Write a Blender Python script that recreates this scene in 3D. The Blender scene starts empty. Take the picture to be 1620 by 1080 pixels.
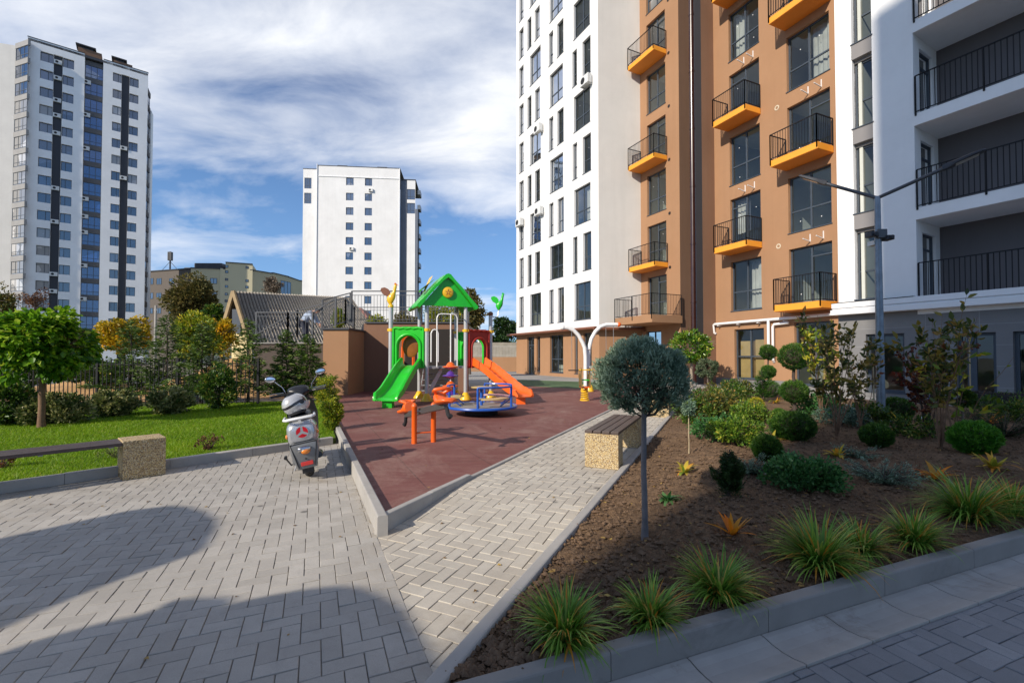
import bpy, bmesh, math, random
import numpy as np
from mathutils import Vector, Matrix, noise as mnoise
R = math.radians
scene = bpy.context.scene
col = scene.collection
rng = np.random.default_rng(7)
random.seed(7)

# ------------------------------------------------------------ camera model
F_PX, H_CAM, PITCH, SHIFT = 720.0, 1.5, R(1.2), 7.0
def ray(px, py):
    vx = (px-810.0)/F_PX; vy = (540.0+SHIFT-py)/F_PX
    c, s = math.cos(PITCH), math.sin(PITCH)
    return vx, c-vy*s, s+vy*c
def G(px, py, z=0.0):
    x, y, w = ray(px, py); t = (z-H_CAM)/w
    return (x*t, y*t)
def P(px, py, Y):
    x, y, w = ray(px, py); t = Y/y
    return Vector((x*t, Y, H_CAM+w*t))
def Z(py, Y): return P(810, py, Y).z

# ------------------------------------------------------------ objects
ORG = {}
def link(o): col.objects.link(o); return o
def thing(name, label, cat, loc=(0,0,0), group=None, local=False, rz=0):
    o = bpy.data.objects.new(name, None); link(o)
    o.location = loc; o.rotation_euler = (0,0,rz); o.empty_display_size = .2
    o['label'] = label; o['category'] = cat
    if group: o['group'] = group
    ORG[o.name] = Vector((0,0,0)) if local else Vector(loc)
    return o
def tag(o, label, cat, group=None):
    o['label'] = label; o['category'] = cat
    if group: o['group'] = group
    return o
def struct(o, kind='structure'):
    o['kind'] = kind; return o
def mesh_obj(name, verts, faces, mt, parent=None, smooth=False, rnd=None, mi=None, mode=None):
    verts = np.asarray(verts, dtype=np.float32).reshape(-1,3)
    if parent is not None:
        org = ORG.get(parent.name, Vector((0,0,0)))
        verts = verts - np.array(org, dtype=np.float32)
    me = bpy.data.meshes.new(name)
    if isinstance(faces, np.ndarray):
        nf, k = faces.shape
        me.vertices.add(len(verts)); me.vertices.foreach_set('co', verts.ravel())
        me.loops.add(nf*k); me.loops.foreach_set('vertex_index', faces.astype(np.int32).ravel())
        me.polygons.add(nf)
        me.polygons.foreach_set('loop_start', np.arange(0, nf*k, k, dtype=np.int32))
        me.polygons.foreach_set('loop_total', np.full(nf, k, dtype=np.int32))
        me.update(calc_edges=True)
    else:
        me.from_pydata(verts.tolist(), [], faces); me.update()
    if rnd is not None:
        a = me.attributes.new('rnd', 'FLOAT', 'POINT'); a.data.foreach_set('value', np.asarray(rnd, dtype=np.float32))
    for m in (mt if isinstance(mt, (list, tuple)) else [mt]): me.materials.append(m)
    if mi is not None: me.polygons.foreach_set('material_index', np.asarray(mi, dtype=np.int32))
    if smooth: me.polygons.foreach_set('use_smooth', np.ones(len(me.polygons), dtype=bool))
    o = bpy.data.objects.new(name, me); link(o)
    if parent is not None:
        o.parent = parent; ORG[o.name] = ORG.get(parent.name, Vector((0,0,0)))
    return o
def smooth_by_angle(o, ang=40):
    me = o.data
    bm = bmesh.new(); bm.from_mesh(me)
    for f in bm.faces: f.smooth = True
    for e in bm.edges:
        if len(e.link_faces) == 2 and e.calc_face_angle(0) > R(ang): e.smooth = False
    bm.to_mesh(me); bm.free()
    return o

class MB:
    """collects shapes for ONE mesh object"""
    def __init__(s): s.v = []; s.f = []; s.m = []; s.cur = 0; s.X = None
    def add(s, vs, fs):
        b = len(s.v)
        if s.X is not None: vs = [s.X @ Vector(v) for v in vs]
        s.v += [tuple(v) for v in vs]; s.f += [tuple(b+i for i in f) for f in fs]; s.m += [s.cur]*len(fs)
        return s
    def box(s, x0, x1, y0, y1, z0, z1):
        return s.add([(x0,y0,z0),(x1,y0,z0),(x1,y1,z0),(x0,y1,z0),(x0,y0,z1),(x1,y0,z1),(x1,y1,z1),(x0,y1,z1)],
              [(0,3,2,1),(4,5,6,7),(0,1,5,4),(1,2,6,5),(2,3,7,6),(3,0,4,7)])
    def prism(s, poly, z0, z1, cap=True):
        n = len(poly)
        z0s = z0 if isinstance(z0, (list,tuple)) else [z0]*n; z1s = z1 if isinstance(z1, (list,tuple)) else [z1]*n
        vs = [(p[0],p[1],z) for p,z in zip(poly,z0s)]+[(p[0],p[1],z) for p,z in zip(poly,z1s)]
        fs = [(i,(i+1)%n,n+(i+1)%n,n+i) for i in range(n)]
        if cap: fs += [tuple(range(n-1,-1,-1)), tuple(range(n,2*n))]
        return s.add(vs, fs)
    def quad(s, a, b, c, d): return s.add([a,b,c,d], [(0,1,2,3)])
    def bar(s, a, b, w, h=None, up=(0,0,1)):
        a = Vector(a); b = Vector(b); h = h or w; d = (b-a).normalized(); up = Vector(up)
        if abs(d.dot(up)) > .98: up = Vector((0,1,0)) if abs(d.y) < .9 else Vector((1,0,0))
        r = d.cross(up).normalized()*w/2; u = r.cross(d).normalized()*h/2
        vs = [a-r-u,a+r-u,a+r+u,a-r+u,b-r-u,b+r-u,b+r+u,b-r+u]
        return s.add(vs, [(0,1,2,3),(7,6,5,4),(0,4,5,1),(1,5,6,2),(2,6,7,3),(3,7,4,0)])
    def tube(s, pts, r, n=8, cap=True):
        pts = [Vector(p) for p in pts]; k = len(pts)
        rs = r if isinstance(r, (list, tuple)) else [r]*k
        vs = []; prev = None
        for i, p in enumerate(pts):
            d = (pts[min(i+1,k-1)]-pts[max(i-1,0)]).normalized()
            if prev is None:
                t = Vector((0,0,1)) if abs(d.z) < .9 else Vector((1,0,0)); a = d.cross(t).normalized()
            else:
                a = (prev-d*prev.dot(d)).normalized()
            prev = a; b = d.cross(a)
            for j in range(n):
                q = 2*math.pi*j/n; vs.append(p+(a*math.cos(q)+b*math.sin(q))*rs[i])
        fs = [(i*n+j, i*n+(j+1)%n, (i+1)*n+(j+1)%n, (i+1)*n+j) for i in range(k-1) for j in range(n)]
        if cap: fs += [tuple(range(n-1,-1,-1)), tuple(range((k-1)*n, k*n))]
        return s.add(vs, fs)
    def cyl(s, a, b, r0, r1=None, n=16): return s.tube([a,b], [r0, r0 if r1 is None else r1], n)
    def lathe(s, c, prof, n=24, axis='z', sq=None):
        """prof: list (r, h) bottom to top"""
        vs = []; k = len(prof)
        for r, h in prof:
            for j in range(n):
                q = 2*math.pi*j/n; x, y = r*math.cos(q), r*math.sin(q)
                if axis == 'z': vs.append((c[0]+x, c[1]+y, c[2]+h))
                elif axis == 'y': vs.append((c[0]+x, c[1]+h, c[2]+y))
                else: vs.append((c[0]+h, c[1]+x, c[2]+y))
        fs = [(i*n+j, i*n+(j+1)%n, (i+1)*n+(j+1)%n, (i+1)*n+j) for i in range(k-1) for j in range(n)]
        fs += [tuple(range(n-1,-1,-1)), tuple(range((k-1)*n, k*n))]
        return s.add(vs, fs)
    def ball(s, c, r, n=16, m=10, X=None):
        rx, ry, rz = r if isinstance(r, (tuple, list)) else (r,r,r)
        vs = []
        for i in range(m+1):
            t = math.pi*i/m
            for j in range(n):
                q = 2*math.pi*j/n
                v = Vector((rx*math.sin(t)*math.cos(q), ry*math.sin(t)*math.sin(q), rz*math.cos(t)))
                if X is not None: v = X @ v
                vs.append(v+Vector(c))
        fs = [(i*n+j, (i+1)*n+j, (i+1)*n+(j+1)%n, i*n+(j+1)%n) for i in range(m) for j in range(n)]
        return s.add(vs, fs)
    def loft(s, rings, cap=True):
        n = len(rings[0]); vs = [v for r in rings for v in r]
        fs = [(i*n+j, i*n+(j+1)%n, (i+1)*n+(j+1)%n, (i+1)*n+j) for i in range(len(rings)-1) for j in range(n)]
        if cap: fs += [tuple(range(n-1,-1,-1)), tuple(range((len(rings)-1)*n, len(rings)*n))]
        return s.add(vs, fs)
    def build(s, name, mt, parent=None, smooth=False, bevel=0, ang=40, subd=0):
        o = mesh_obj(name, s.v, s.f, mt, parent, mi=s.m)
        bm = bmesh.new(); bm.from_mesh(o.data); bmesh.ops.recalc_face_normals(bm, faces=bm.faces)
        bm.to_mesh(o.data); bm.free()
        if smooth: smooth_by_angle(o, ang)
        if bevel:
            b = o.modifiers.new('b', 'BEVEL'); b.width = bevel; b.segments = 2; b.limit_method = 'ANGLE'; b.angle_limit = R(35)
        if subd:
            b = o.modifiers.new('s', 'SUBSURF'); b.levels = subd; b.render_levels = subd
        return o

# ------------------------------------------------------------ materials
def new_mat(name):
    m = bpy.data.materials.new(name); m.use_nodes = True
    nt = m.node_tree; b = nt.nodes['Principled BSDF']
    return m, nt, b
def L(nt, a, b): nt.links.new(a, b)
def noise_fac(nt, scale, detail=6, rough=.6, coord='Object', dist=0, vec=None):
    n = nt.nodes.new('ShaderNodeTexNoise'); n.inputs['Scale'].default_value = scale
    n.inputs['Detail'].default_value = detail; n.inputs['Roughness'].default_value = rough; n.inputs['Distortion'].default_value = dist
    if vec is None:
        t = nt.nodes.new('ShaderNodeTexCoord'); L(nt, t.outputs[coord], n.inputs['Vector'])
    else: L(nt, vec, n.inputs['Vector'])
    return n.outputs['Fac']
def ramp(nt, fac, stops, interp='LINEAR'):
    r = nt.nodes.new('ShaderNodeValToRGB'); L(nt, fac, r.inputs['Fac']); e = r.color_ramp.elements
    r.color_ramp.interpolation = interp
    while len(e) < len(stops): e.new(.5)
    for k, (p, c) in enumerate(stops):
        e[k].position = p; e[k].color = (*c, 1) if len(c) == 3 else c
    return r.outputs['Color']
def mixc(nt, f, a, b, mode='MIX'):
    m = nt.nodes.new('ShaderNodeMix'); m.data_type = 'RGBA'; m.blend_type = mode
    for k, x in ((0, f), (6, a), (7, b)):
        if isinstance(x, (int, float)): m.inputs[k].default_value = x
        elif isinstance(x, (tuple, list)): m.inputs[k].default_value = (*x, 1) if len(x) == 3 else x
        else: L(nt, x, m.inputs[k])
    return m.outputs[2]
def mathn(nt, op, a, b=0.0, c=None, clamp=False):
    m = nt.nodes.new('ShaderNodeMath'); m.operation = op; m.use_clamp = clamp
    for k, x in enumerate((a, b) if c is None else (a, b, c)):
        if isinstance(x, (int, float)): m.inputs[k].default_value = x
        else: L(nt, x, m.inputs[k])
    return m.outputs[0]
def bump(nt, b, h, strength=.3, dist=.01):
    n = nt.nodes.new('ShaderNodeBump'); n.inputs['Strength'].default_value = strength; n.inputs['Distance'].default_value = dist
    L(nt, h, n.inputs['Height']); L(nt, n.outputs['Normal'], b.inputs['Normal'])
def surf(name, c, rough=.7, var=.15, scale=3, fine=60, bs=.15, bd=.004, metal=0, coat=0, spec=.5, dirt=None):
    """general painted / plastered / plastic surface with large and fine mottling"""
    m, nt, b = new_mat(name)
    f1 = noise_fac(nt, scale); f2 = noise_fac(nt, fine, 3)
    dk = tuple(x*(1-var) for x in c); lt = tuple(min(1, x*(1+var)) for x in c)
    cc = ramp(nt, f1, [(.3, dk), (.7, lt)])
    cc = mixc(nt, mathn(nt, 'MULTIPLY', f2, var*1.2), cc, tuple(x*.6 for x in c))
    if dirt:
        f3 = noise_fac(nt, scale*.6, 8, .75, dist=.6)
        cc = mixc(nt, ramp(nt, f3, [(.55, (0,0,0)), (.75, (dirt[1],)*3)]), cc, dirt[0])
    L(nt, cc, b.inputs['Base Color']); b.inputs['Metallic'].default_value = metal
    rr = nt.nodes.new('ShaderNodeMapRange'); L(nt, f1, rr.inputs[0]); rr.inputs[3].default_value = max(0, rough-.08); rr.inputs[4].default_value = min(1, rough+.08)
    L(nt, rr.outputs[0], b.inputs['Roughness']); b.inputs['Coat Weight'].default_value = coat; b.inputs['Coat Roughness'].default_value = .1
    b.inputs['Specular IOR Level'].default_value = spec
    if bs: bump(nt, b, f2, bs, bd)
    return m
def leafmat(name, stops, rough=.45, trans=.35, spec=.4):
    m, nt, b = new_mat(name)
    a = nt.nodes.new('ShaderNodeAttribute'); a.attribute_name = 'rnd'
    cc = ramp(nt, a.outputs['Fac'], stops)
    L(nt, cc, b.inputs['Base Color']); b.inputs['Roughness'].default_value = rough; b.inputs['Specular IOR Level'].default_value = spec
    t = nt.nodes.new('ShaderNodeBsdfTranslucent'); L(nt, mixc(nt, .6, cc, (.45,.6,.05), 'MULTIPLY') if False else cc, t.inputs['Color'])
    mx = nt.nodes.new('ShaderNodeMixShader'); mx.inputs[0].default_value = trans
    L(nt, b.outputs[0], mx.inputs[1]); L(nt, t.outputs[0], mx.inputs[2])
    L(nt, mx.outputs[0], nt.nodes['Material Output'].inputs['Surface'])
    return m
def glassmat(name, tint=(.72,.77,.78), refl=.06):
    m, nt, b = new_mat(name)
    g = nt.nodes.new('ShaderNodeBsdfGlossy'); g.inputs['Roughness'].default_value = .015; g.inputs['Color'].default_value = (.95,.97,1,1)
    w = noise_fac(nt, 1.6, 2); bp = nt.nodes.new('ShaderNodeBump'); bp.inputs['Strength'].default_value = .035; bp.inputs['Distance'].default_value = .05
    L(nt, w, bp.inputs['Height']); L(nt, bp.outputs['Normal'], g.inputs['Normal'])
    t = nt.nodes.new('ShaderNodeBsdfTransparent'); t.inputs['Color'].default_value = (*tint, 1)
    fr = nt.nodes.new('ShaderNodeLayerWeight'); fr.inputs['Blend'].default_value = .16
    f = mathn(nt, 'ADD', mathn(nt, 'MULTIPLY', fr.outputs['Fresnel'], .75), refl, clamp=True)
    mx = nt.nodes.new('ShaderNodeMixShader'); L(nt, f, mx.inputs[0]); L(nt, t.outputs[0], mx.inputs[1]); L(nt, g.outputs[0], mx.inputs[2])
    L(nt, mx.outputs[0], nt.nodes['Material Output'].inputs['Surface'])
    return m
def farglass(name, c=(.018,.035,.075), refl=.45):
    """opaque dark pane for far windows: mirrors the sky over a dark or curtained room"""
    m, nt, b = new_mat(name)
    oi = nt.nodes.new('ShaderNodeTexCoord')
    n = nt.nodes.new('ShaderNodeTexVoronoi'); n.inputs['Scale'].default_value = .55; L(nt, oi.outputs['Object'], n.inputs['Vector'])
    cc = ramp(nt, n.outputs['Color'], [(.0, c), (.72, c), (.85, tuple(x*2+.03 for x in c)), (1, (.30,.29,.28))])
    L(nt, cc, b.inputs['Base Color']); b.inputs['Roughness'].default_value = .06; b.inputs['Specular IOR Level'].default_value = 1
    b.inputs['IOR'].default_value = 1.5+refl
    return m

def wallmat(name, c, st):
    """render coat: trowel mottling, rain streaks, dusty patches"""
    m, nt, b = new_mat(name)
    t = nt.nodes.new('ShaderNodeTexCoord'); mp = nt.nodes.new('ShaderNodeMapping'); L(nt, t.outputs['Object'], mp.inputs[0]); mp.inputs['Scale'].default_value = (2.2,2.2,.10)
    f1 = noise_fac(nt, .35, 8, .65); f2 = noise_fac(nt, 90, 3); f3 = noise_fac(nt, 1, 7, .7, vec=mp.outputs[0]); f4 = noise_fac(nt, 2.2, 9, .75, dist=.4)
    cc = ramp(nt, f1, [(.3, tuple(x*.93 for x in c)), (.7, tuple(min(1,x*1.05) for x in c))])
    cc = mixc(nt, ramp(nt, f3, [(.48,(0,)*3),(.75,(st,)*3)]), cc, tuple(x*.62 for x in c))
    cc = mixc(nt, ramp(nt, f4, [(.5,(0,)*3),(.72,(st*.7,)*3)]), cc, tuple(x*.72 for x in c))
    L(nt, cc, b.inputs['Base Color']); b.inputs['Roughness'].default_value = .9; b.inputs['Specular IOR Level'].default_value = .3
    bump(nt, b, f2, .15, .004); return m

M = {}
M['stucco_white'] = wallmat('white_stucco', (.76,.75,.735), .14); M['stucco_bright'] = wallmat('bright_white_stucco', (.90,.89,.875), .10)
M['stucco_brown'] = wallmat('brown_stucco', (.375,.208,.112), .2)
M['stucco_taupe_and_shade'] = wallmat('taupe_and_shade_stucco', (.235,.135,.085), .25)  # darker brown puts shade into two turned walls; also the chimneys' own taupe
M['stucco_brown2'] = wallmat('retaining_wall_stucco', (.23,.125,.08), .35)
M['stucco_pale'] = wallmat('dimmed_white_stucco', (.64,.62,.585), .14)
M['stucco_grey'] = wallmat('dark_grey_stucco', (.14,.13,.135), .15)
M['soffit'] = surf('soffit_white', (.62,.62,.63), .9, .05, .6, 60, .1)
M['recess'] = surf('shade_and_vent_brown', (.014,.010,.009), .6, .1, 1, 60, .1)  # near black for the painted shade beside the downpipe, and for the vents
M['orange'] = surf('orange_paint', (.90,.36,.03), .6, .05, 1.5, 60, .08)
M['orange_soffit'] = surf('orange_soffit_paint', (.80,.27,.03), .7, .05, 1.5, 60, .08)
M['rail'] = surf('black_railing', (.012,.012,.014), .6, .2, 4, 80, .1, spec=.25)
M['rail_grey'] = surf('grey_railing', (.085,.09,.10), .5, .15, 4, 80, .1, metal=.3)
M['frame'] = surf('anthracite_frame', (.05,.065,.085), .5, .1, 3, 60, .05)
M['glass'] = glassmat('window_glass')
M['farglass'] = farglass('far_window_glass'); M['blueglass'] = farglass('blue_balcony_glass', (.015,.07,.24), .3)
M['room'] = surf('room_plaster', (.58,.59,.53), .9, .12, .5, 30, .1)
M['roomfloor'] = surf('room_screed', (.3,.29,.27), .9, .15, .5, 30, .1)
M['ac'] = surf('ac_casing', (.68,.68,.66), .5, .06, 4, 60, .05)
M['dark'] = surf('dark_void', (.015,.015,.017), .8, .2, 3, 60, 0)
M['pipe_brown'] = surf('brown_downpipe', (.040,.014,.011), .25, .1, 2, 60, .03, spec=.7)
M['brown_metal'] = surf('brown_gutter', (.20,.075,.04), .4, .1, 2, 60, .05)
M['white_pvc'] = surf('white_pvc', (.82,.81,.80), .35, .03, 3, 60, .03)
M['panel'] = surf('dark_cladding', (.035,.038,.048), .6, .08, .6, 60, .08)
M['roof_dark'] = surf('roof_metal', (.05,.05,.055), .5, .1, 1, 60, .05)
def tilemat():
    m, nt, b = new_mat('grey_stone_tile')
    t = nt.nodes.new('ShaderNodeTexCoord'); br = nt.nodes.new('ShaderNodeTexBrick')
    sp = nt.nodes.new('ShaderNodeSeparateXYZ'); L(nt, t.outputs['Object'], sp.inputs[0])
    cb = nt.nodes.new('ShaderNodeCombineXYZ')
    s = mathn(nt, 'SUBTRACT', mathn(nt, 'MULTIPLY', sp.outputs[1], .9), mathn(nt, 'MULTIPLY', sp.outputs[0], .42))
    L(nt, s, cb.inputs[0]); L(nt, sp.outputs[2], cb.inputs[1]); L(nt, cb.outputs[0], br.inputs['Vector'])
    br.inputs['Scale'].default_value = 1; br.inputs['Brick Width'].default_value = 1.2; br.inputs['Row Height'].default_value = .6; br.offset = 0
    br.inputs['Mortar Size'].default_value = .006
    br.inputs['Color1'].default_value = (.185,.18,.18,1); br.inputs['Color2'].default_value = (.215,.21,.205,1); br.inputs['Mortar'].default_value = (.30,.30,.30,1)
    f = noise_fac(nt, 2.5, 8, .7); f2 = noise_fac(nt, 30, 3)
    cc = mixc(nt, ramp(nt, f, [(.35,(.2,.2,.2)),(.7,(0,0,0))]), br.outputs['Color'], (.11,.105,.1))
    L(nt, cc, b.inputs['Base Color']); b.inputs['Roughness'].default_value = .55; bump(nt, b, f2, .1, .003)
    return m
M['tile'] = tilemat()
# ------------------------------------------------------------ ground layout
def V2(a): return np.array(a, float)
def unit(v): v = V2(v); return v/np.linalg.norm(v)
C0 = V2(G(597, 850, .0))                       # corner of the rubber mat
dM = unit(V2(G(532,692))-C0)                   # mat's left edge, away
dR = unit(V2(G(965,645,.11))-V2(G(600,814,.11)))   # mat's right edge and path, away
K0 = V2(G(722,1066)); dK = unit(V2(G(1000,722,.1))-V2(G(722,1066)))
def pz(x, y):
    s = min(1, max(0, ((x-C0[0])*dR[0]+(y-C0[1])*dR[1]+.1)/1.7)); return .10*s*s*(3-2*s)   # the path climbs to the yard level
dL = unit(V2(G(1620,876))-V2(G(1086,1043)))    # kerb of the lower pavement
lw0 = V2(G(0,781)); lw1 = V2(G(450,714)); dG = unit(lw1-lw0)   # lawn kerb
def isect(p, d, q, e):
    t = np.linalg.solve(np.array([[d[0], -e[0]],[d[1], -e[1]]]), q-p); return p+d*t[0]
def perp(d): return V2((d[1], -d[0]))          # to the right of d
BASE_Z = -.009
GUT = 0

def clip(poly, p, n):
    """keep the side where (x-p).n <= 0"""
    out = []
    for i in range(len(poly)):
        a, b = poly[i], poly[(i+1)%len(poly)]
        da = (a[0]-p[0])*n[0]+(a[1]-p[1])*n[1]; db = (b[0]-p[0])*n[0]+(b[1]-p[1])*n[1]
        if da <= 0: out.append(a)
        if (da < 0 < db) or (db < 0 < da):
            t = da/(da-db); out.append((a[0]+(b[0]-a[0])*t, a[1]+(b[1]-a[1])*t))
    return out
def clip_poly(poly, region):
    """region: convex, counter clockwise"""
    for i in range(len(region)):
        a, b = V2(region[i]), V2(region[(i+1)%len(region)])
        n = perp(b-a)
        if max((p[0]-a[0])*n[0]+(p[1]-a[1])*n[1] for p in poly) <= 0: continue
        poly = clip(poly, a, n)
        if len(poly) < 3: return []
    return poly
def ccw(poly):
    a = sum(poly[i][0]*poly[(i+1)%len(poly)][1]-poly[(i+1)%len(poly)][0]*poly[i][1] for i in range(len(poly)))
    return poly if a > 0 else poly[::-1]
def pave(name, region, org, d, mt, Lb=.2, Wb=.1, gap=.0022, ch=.0035, seed=1, zt=.0, zf=lambda x, y: 0):
    region = ccw([tuple(p) for p in region]); r = random.Random(seed)
    e = perp(d); pts = [V2(p)-org for p in region]
    us = [p@d for p in pts]; vs = [p@e for p in pts]; g = Wb
    V, Fc, A = [], [], []
    for i in range(int(min(us)/g)-3, int(max(us)/g)+3):
        for j in range(int(min(vs)/g)-3, int(max(vs)/g)+3):
            m = (i-j) % 4
            if m == 0: x0, x1, y0, y1 = i*g, (i+2)*g, j*g, (j+1)*g
            elif m == 3: x0, x1, y0, y1 = i*g, (i+1)*g, j*g, (j+2)*g
            else: continue
            x0 += gap; y0 += gap; x1 -= gap; y1 -= gap
            q = [tuple(org+d*a+e*b) for a, b in ((x0,y0),(x1,y0),(x1,y1),(x0,y1))]
            q = clip_poly(ccw(q), region)
            if len(q) < 3: continue
            cx = sum(p[0] for p in q)/len(q); cy = sum(p[1] for p in q)/len(q)
            if abs(cx) > cy*1.35+1.5 or cy < .4: continue
            zz = zt+r.gauss(0, .0013); tx, ty = r.gauss(0, .010), r.gauss(0, .010)
            n = len(q); b = len(V); w = r.random()
            for p in q: V.append((p[0], p[1], zz-.009+zf(*p))); A.append(w)
            for p in q: V.append((p[0], p[1], zf(*p)+zz-ch+(p[0]-cx)*tx+(p[1]-cy)*ty)); A.append(w)
            for p in q:
                s = max(0, 1-ch*1.2/max(.01, math.hypot(p[0]-cx, p[1]-cy)))
                V.append((cx+(p[0]-cx)*s, cy+(p[1]-cy)*s, zf(*p)+zz+(p[0]-cx)*tx+(p[1]-cy)*ty)); A.append(w)
            Fc.append(tuple(range(b+2*n, b+3*n)))
            for k in range(n):
                k2 = (k+1)%n
                Fc.append((b+n+k, b+n+k2, b+2*n+k2, b+2*n+k)); Fc.append((b+k, b+k2, b+n+k2, b+n+k))
    return struct(mesh_obj(name, V, Fc, mt, rnd=A))
def pavermat(name, a, b_):
    m, nt, b = new_mat(name)
    at = nt.nodes.new('ShaderNodeAttribute'); at.attribute_name = 'rnd'
    c = ramp(nt, at.outputs['Fac'], [(0, a), (.5, tuple((x+y)/2 for x, y in zip(a, b_))), (1, b_)])
    f1 = noise_fac(nt, .7, 8, .65); f2 = noise_fac(nt, 260, 4, .7); f3 = noise_fac(nt, 9, 8, .75, dist=.4)
    c = mixc(nt, ramp(nt, f1, [(.35,(.6,)*3),(.62,(0,)*3)]), c, tuple(x*.66 for x in a))
    c = mixc(nt, ramp(nt, f3, [(.5,(0,)*3),(.75,(.4,)*3)]), c, tuple(x*.6 for x in a))
    c = mixc(nt, ramp(nt, f2, [(.35,(.4,)*3),(.6,(0,)*3)]), c, tuple(x*.5 for x in a))
    vo = nt.nodes.new('ShaderNodeTexVoronoi'); vo.inputs['Scale'].default_value = 1.7; vo.inputs['Randomness'].default_value = 1
    tc = nt.nodes.new('ShaderNodeTexCoord'); L(nt, tc.outputs['Object'], vo.inputs['Vector'])
    c = mixc(nt, ramp(nt, mathn(nt, 'ADD', vo.outputs['Distance'], mathn(nt, 'MULTIPLY', f3, .06)), [(.07,(.65,)*3),(.10,(0,)*3)]), c, (.05,.047,.045))
    f5 = noise_fac(nt, .45, 10, .8, dist=1.2); c = mixc(nt, ramp(nt, f5, [(.54,(0,)*3),(.66,(.45,)*3)]), c, (.30,.235,.16))
    L(nt, c, b.inputs['Base Color']); b.inputs['Roughness'].default_value = .85
    bump(nt, b, f2, .35, .002)
    return m
M['paver'] = pavermat('grey_paver', (.43,.395,.345), (.55,.51,.45))
M['paver_path'] = pavermat('path_paver', (.52,.465,.385), (.63,.575,.48))
M['paver_road'] = pavermat('lower_paver', (.24,.245,.255), (.34,.345,.355))
M['sand'] = surf('joint_sand', (.24,.20,.15), .95, .25, 6, 200, .5, .004)
M['kerb'] = surf('kerb_concrete', (.40,.375,.34), .85, .14, 2.2, 160, .35, .002, dirt=((.16,.14,.12), .6))
M['kerb_dark'] = surf('kerb_concrete_dark', (.27,.255,.235), .85, .16, 2.2, 160, .35, .002, dirt=((.11,.10,.09), .6))
M['gutter'] = surf('gutter_concrete', (.40,.38,.35), .8, .14, 3, 160, .3, .002, dirt=((.13,.09,.05), .75))
def groundmat():
    m, nt, b = new_mat('far_ground')
    f = noise_fac(nt, .05, 8, .7); f2 = noise_fac(nt, 2, 6, .7)
    c = ramp(nt, f, [(.35,(.13,.12,.09)),(.5,(.10,.12,.06)),(.65,(.19,.16,.11))])
    c = mixc(nt, ramp(nt, f2, [(.4,(.5,)*3),(.7,(0,)*3)]), c, (.06,.06,.04))
    L(nt, c, b.inputs['Base Color']); b.inputs['Roughness'].default_value = .95
    return m
g = MB(); g.quad((-900,-300,-.30),(900,-300,-.30),(900,1500,-.30),(-900,1500,-.30))
struct(g.build('ground', groundmat()))
# bedding under every paved sheet
g = MB(); g.quad((-9,-3,BASE_Z),(16,-3,BASE_Z),(16,16,BASE_Z),(-9,16,BASE_Z)); struct(g.build('paving_bed', M['sand']))

kw = .1
matL = lambda t: C0+dM*t; matR = lambda t: C0+dR*t
nG = perp(dG)                                    # towards the plaza
plz = [isect(lw0,dG,C0,dM)+0, lw0-dG*3, V2((-9,-.5)), isect(V2((0,.3)),V2((1,0)),C0,dM)]
pA = unit((-.395,.918))
pave('plaza', plz, V2((-1.3,2.1)), pA, M['paver'], seed=2)
Kb = K0-dK*.0
pth = [isect(C0,dM,K0,dK), K0+dK*13.5, isect(C0,dR,K0+dK*13.5,perp(dR)), C0]
g = MB()
for i in range(40):
    a, b = i*.36-1.2, (i+1)*.36-1.2; pa, pb = C0+dR*a, C0+dR*b; e_ = perp(dR); qa, qb = isect(pa,e_,K0,dK), isect(pb,e_,K0,dK); g.quad((*pa,pz(*pa)-.008),(*qa,pz(*pa)-.008),(*qb,pz(*pb)-.008),(*pb,pz(*pb)-.008))
struct(g.build('path_bed', M['sand']))
pave('path', pth, C0, dR, M['paver_path'], seed=3, zf=pz)
far_path = [K0+dK*13.5, K0+dK*21, isect(C0,dR,K0+dK*21,perp(dR)), isect(C0,dR,K0+dK*13.5,perp(dR))]
def slabmat(name, c, sc, rot=0, w=.6, h=.3, mort=.02):
    m, nt, b = new_mat(name); t = nt.nodes.new('ShaderNodeTexCoord'); mp = nt.nodes.new('ShaderNodeMapping'); L(nt, t.outputs['Object'], mp.inputs[0])
    mp.inputs['Rotation'].default_value[2] = rot
    br = nt.nodes.new('ShaderNodeTexBrick'); L(nt, mp.outputs[0], br.inputs['Vector']); br.inputs['Scale'].default_value = sc
    br.inputs['Brick Width'].default_value = w; br.inputs['Row Height'].default_value = h; br.inputs['Mortar Size'].default_value = mort
    br.inputs['Color1'].default_value = (*c,1); br.inputs['Color2'].default_value = (*[x*1.12 for x in c],1); br.inputs['Mortar'].default_value = (*[x*.6 for x in c],1)
    f = noise_fac(nt, .5, 8, .7)
    L(nt, mixc(nt, ramp(nt, f, [(.35,(.4,)*3),(.65,(0,)*3)]), br.outputs['Color'], tuple(x*.7 for x in c)), b.inputs['Base Color']); b.inputs['Roughness'].default_value = .85
    bump(nt, b, br.outputs['Fac'], .2, -.003)
    return m
g = MB(); g.prism(ccw([tuple(p) for p in far_path]), -.02, .1); struct(g.build('far_path', slabmat('far_paver', (.36,.33,.28), 5, math.atan2(dR[1],dR[0]))))
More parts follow.
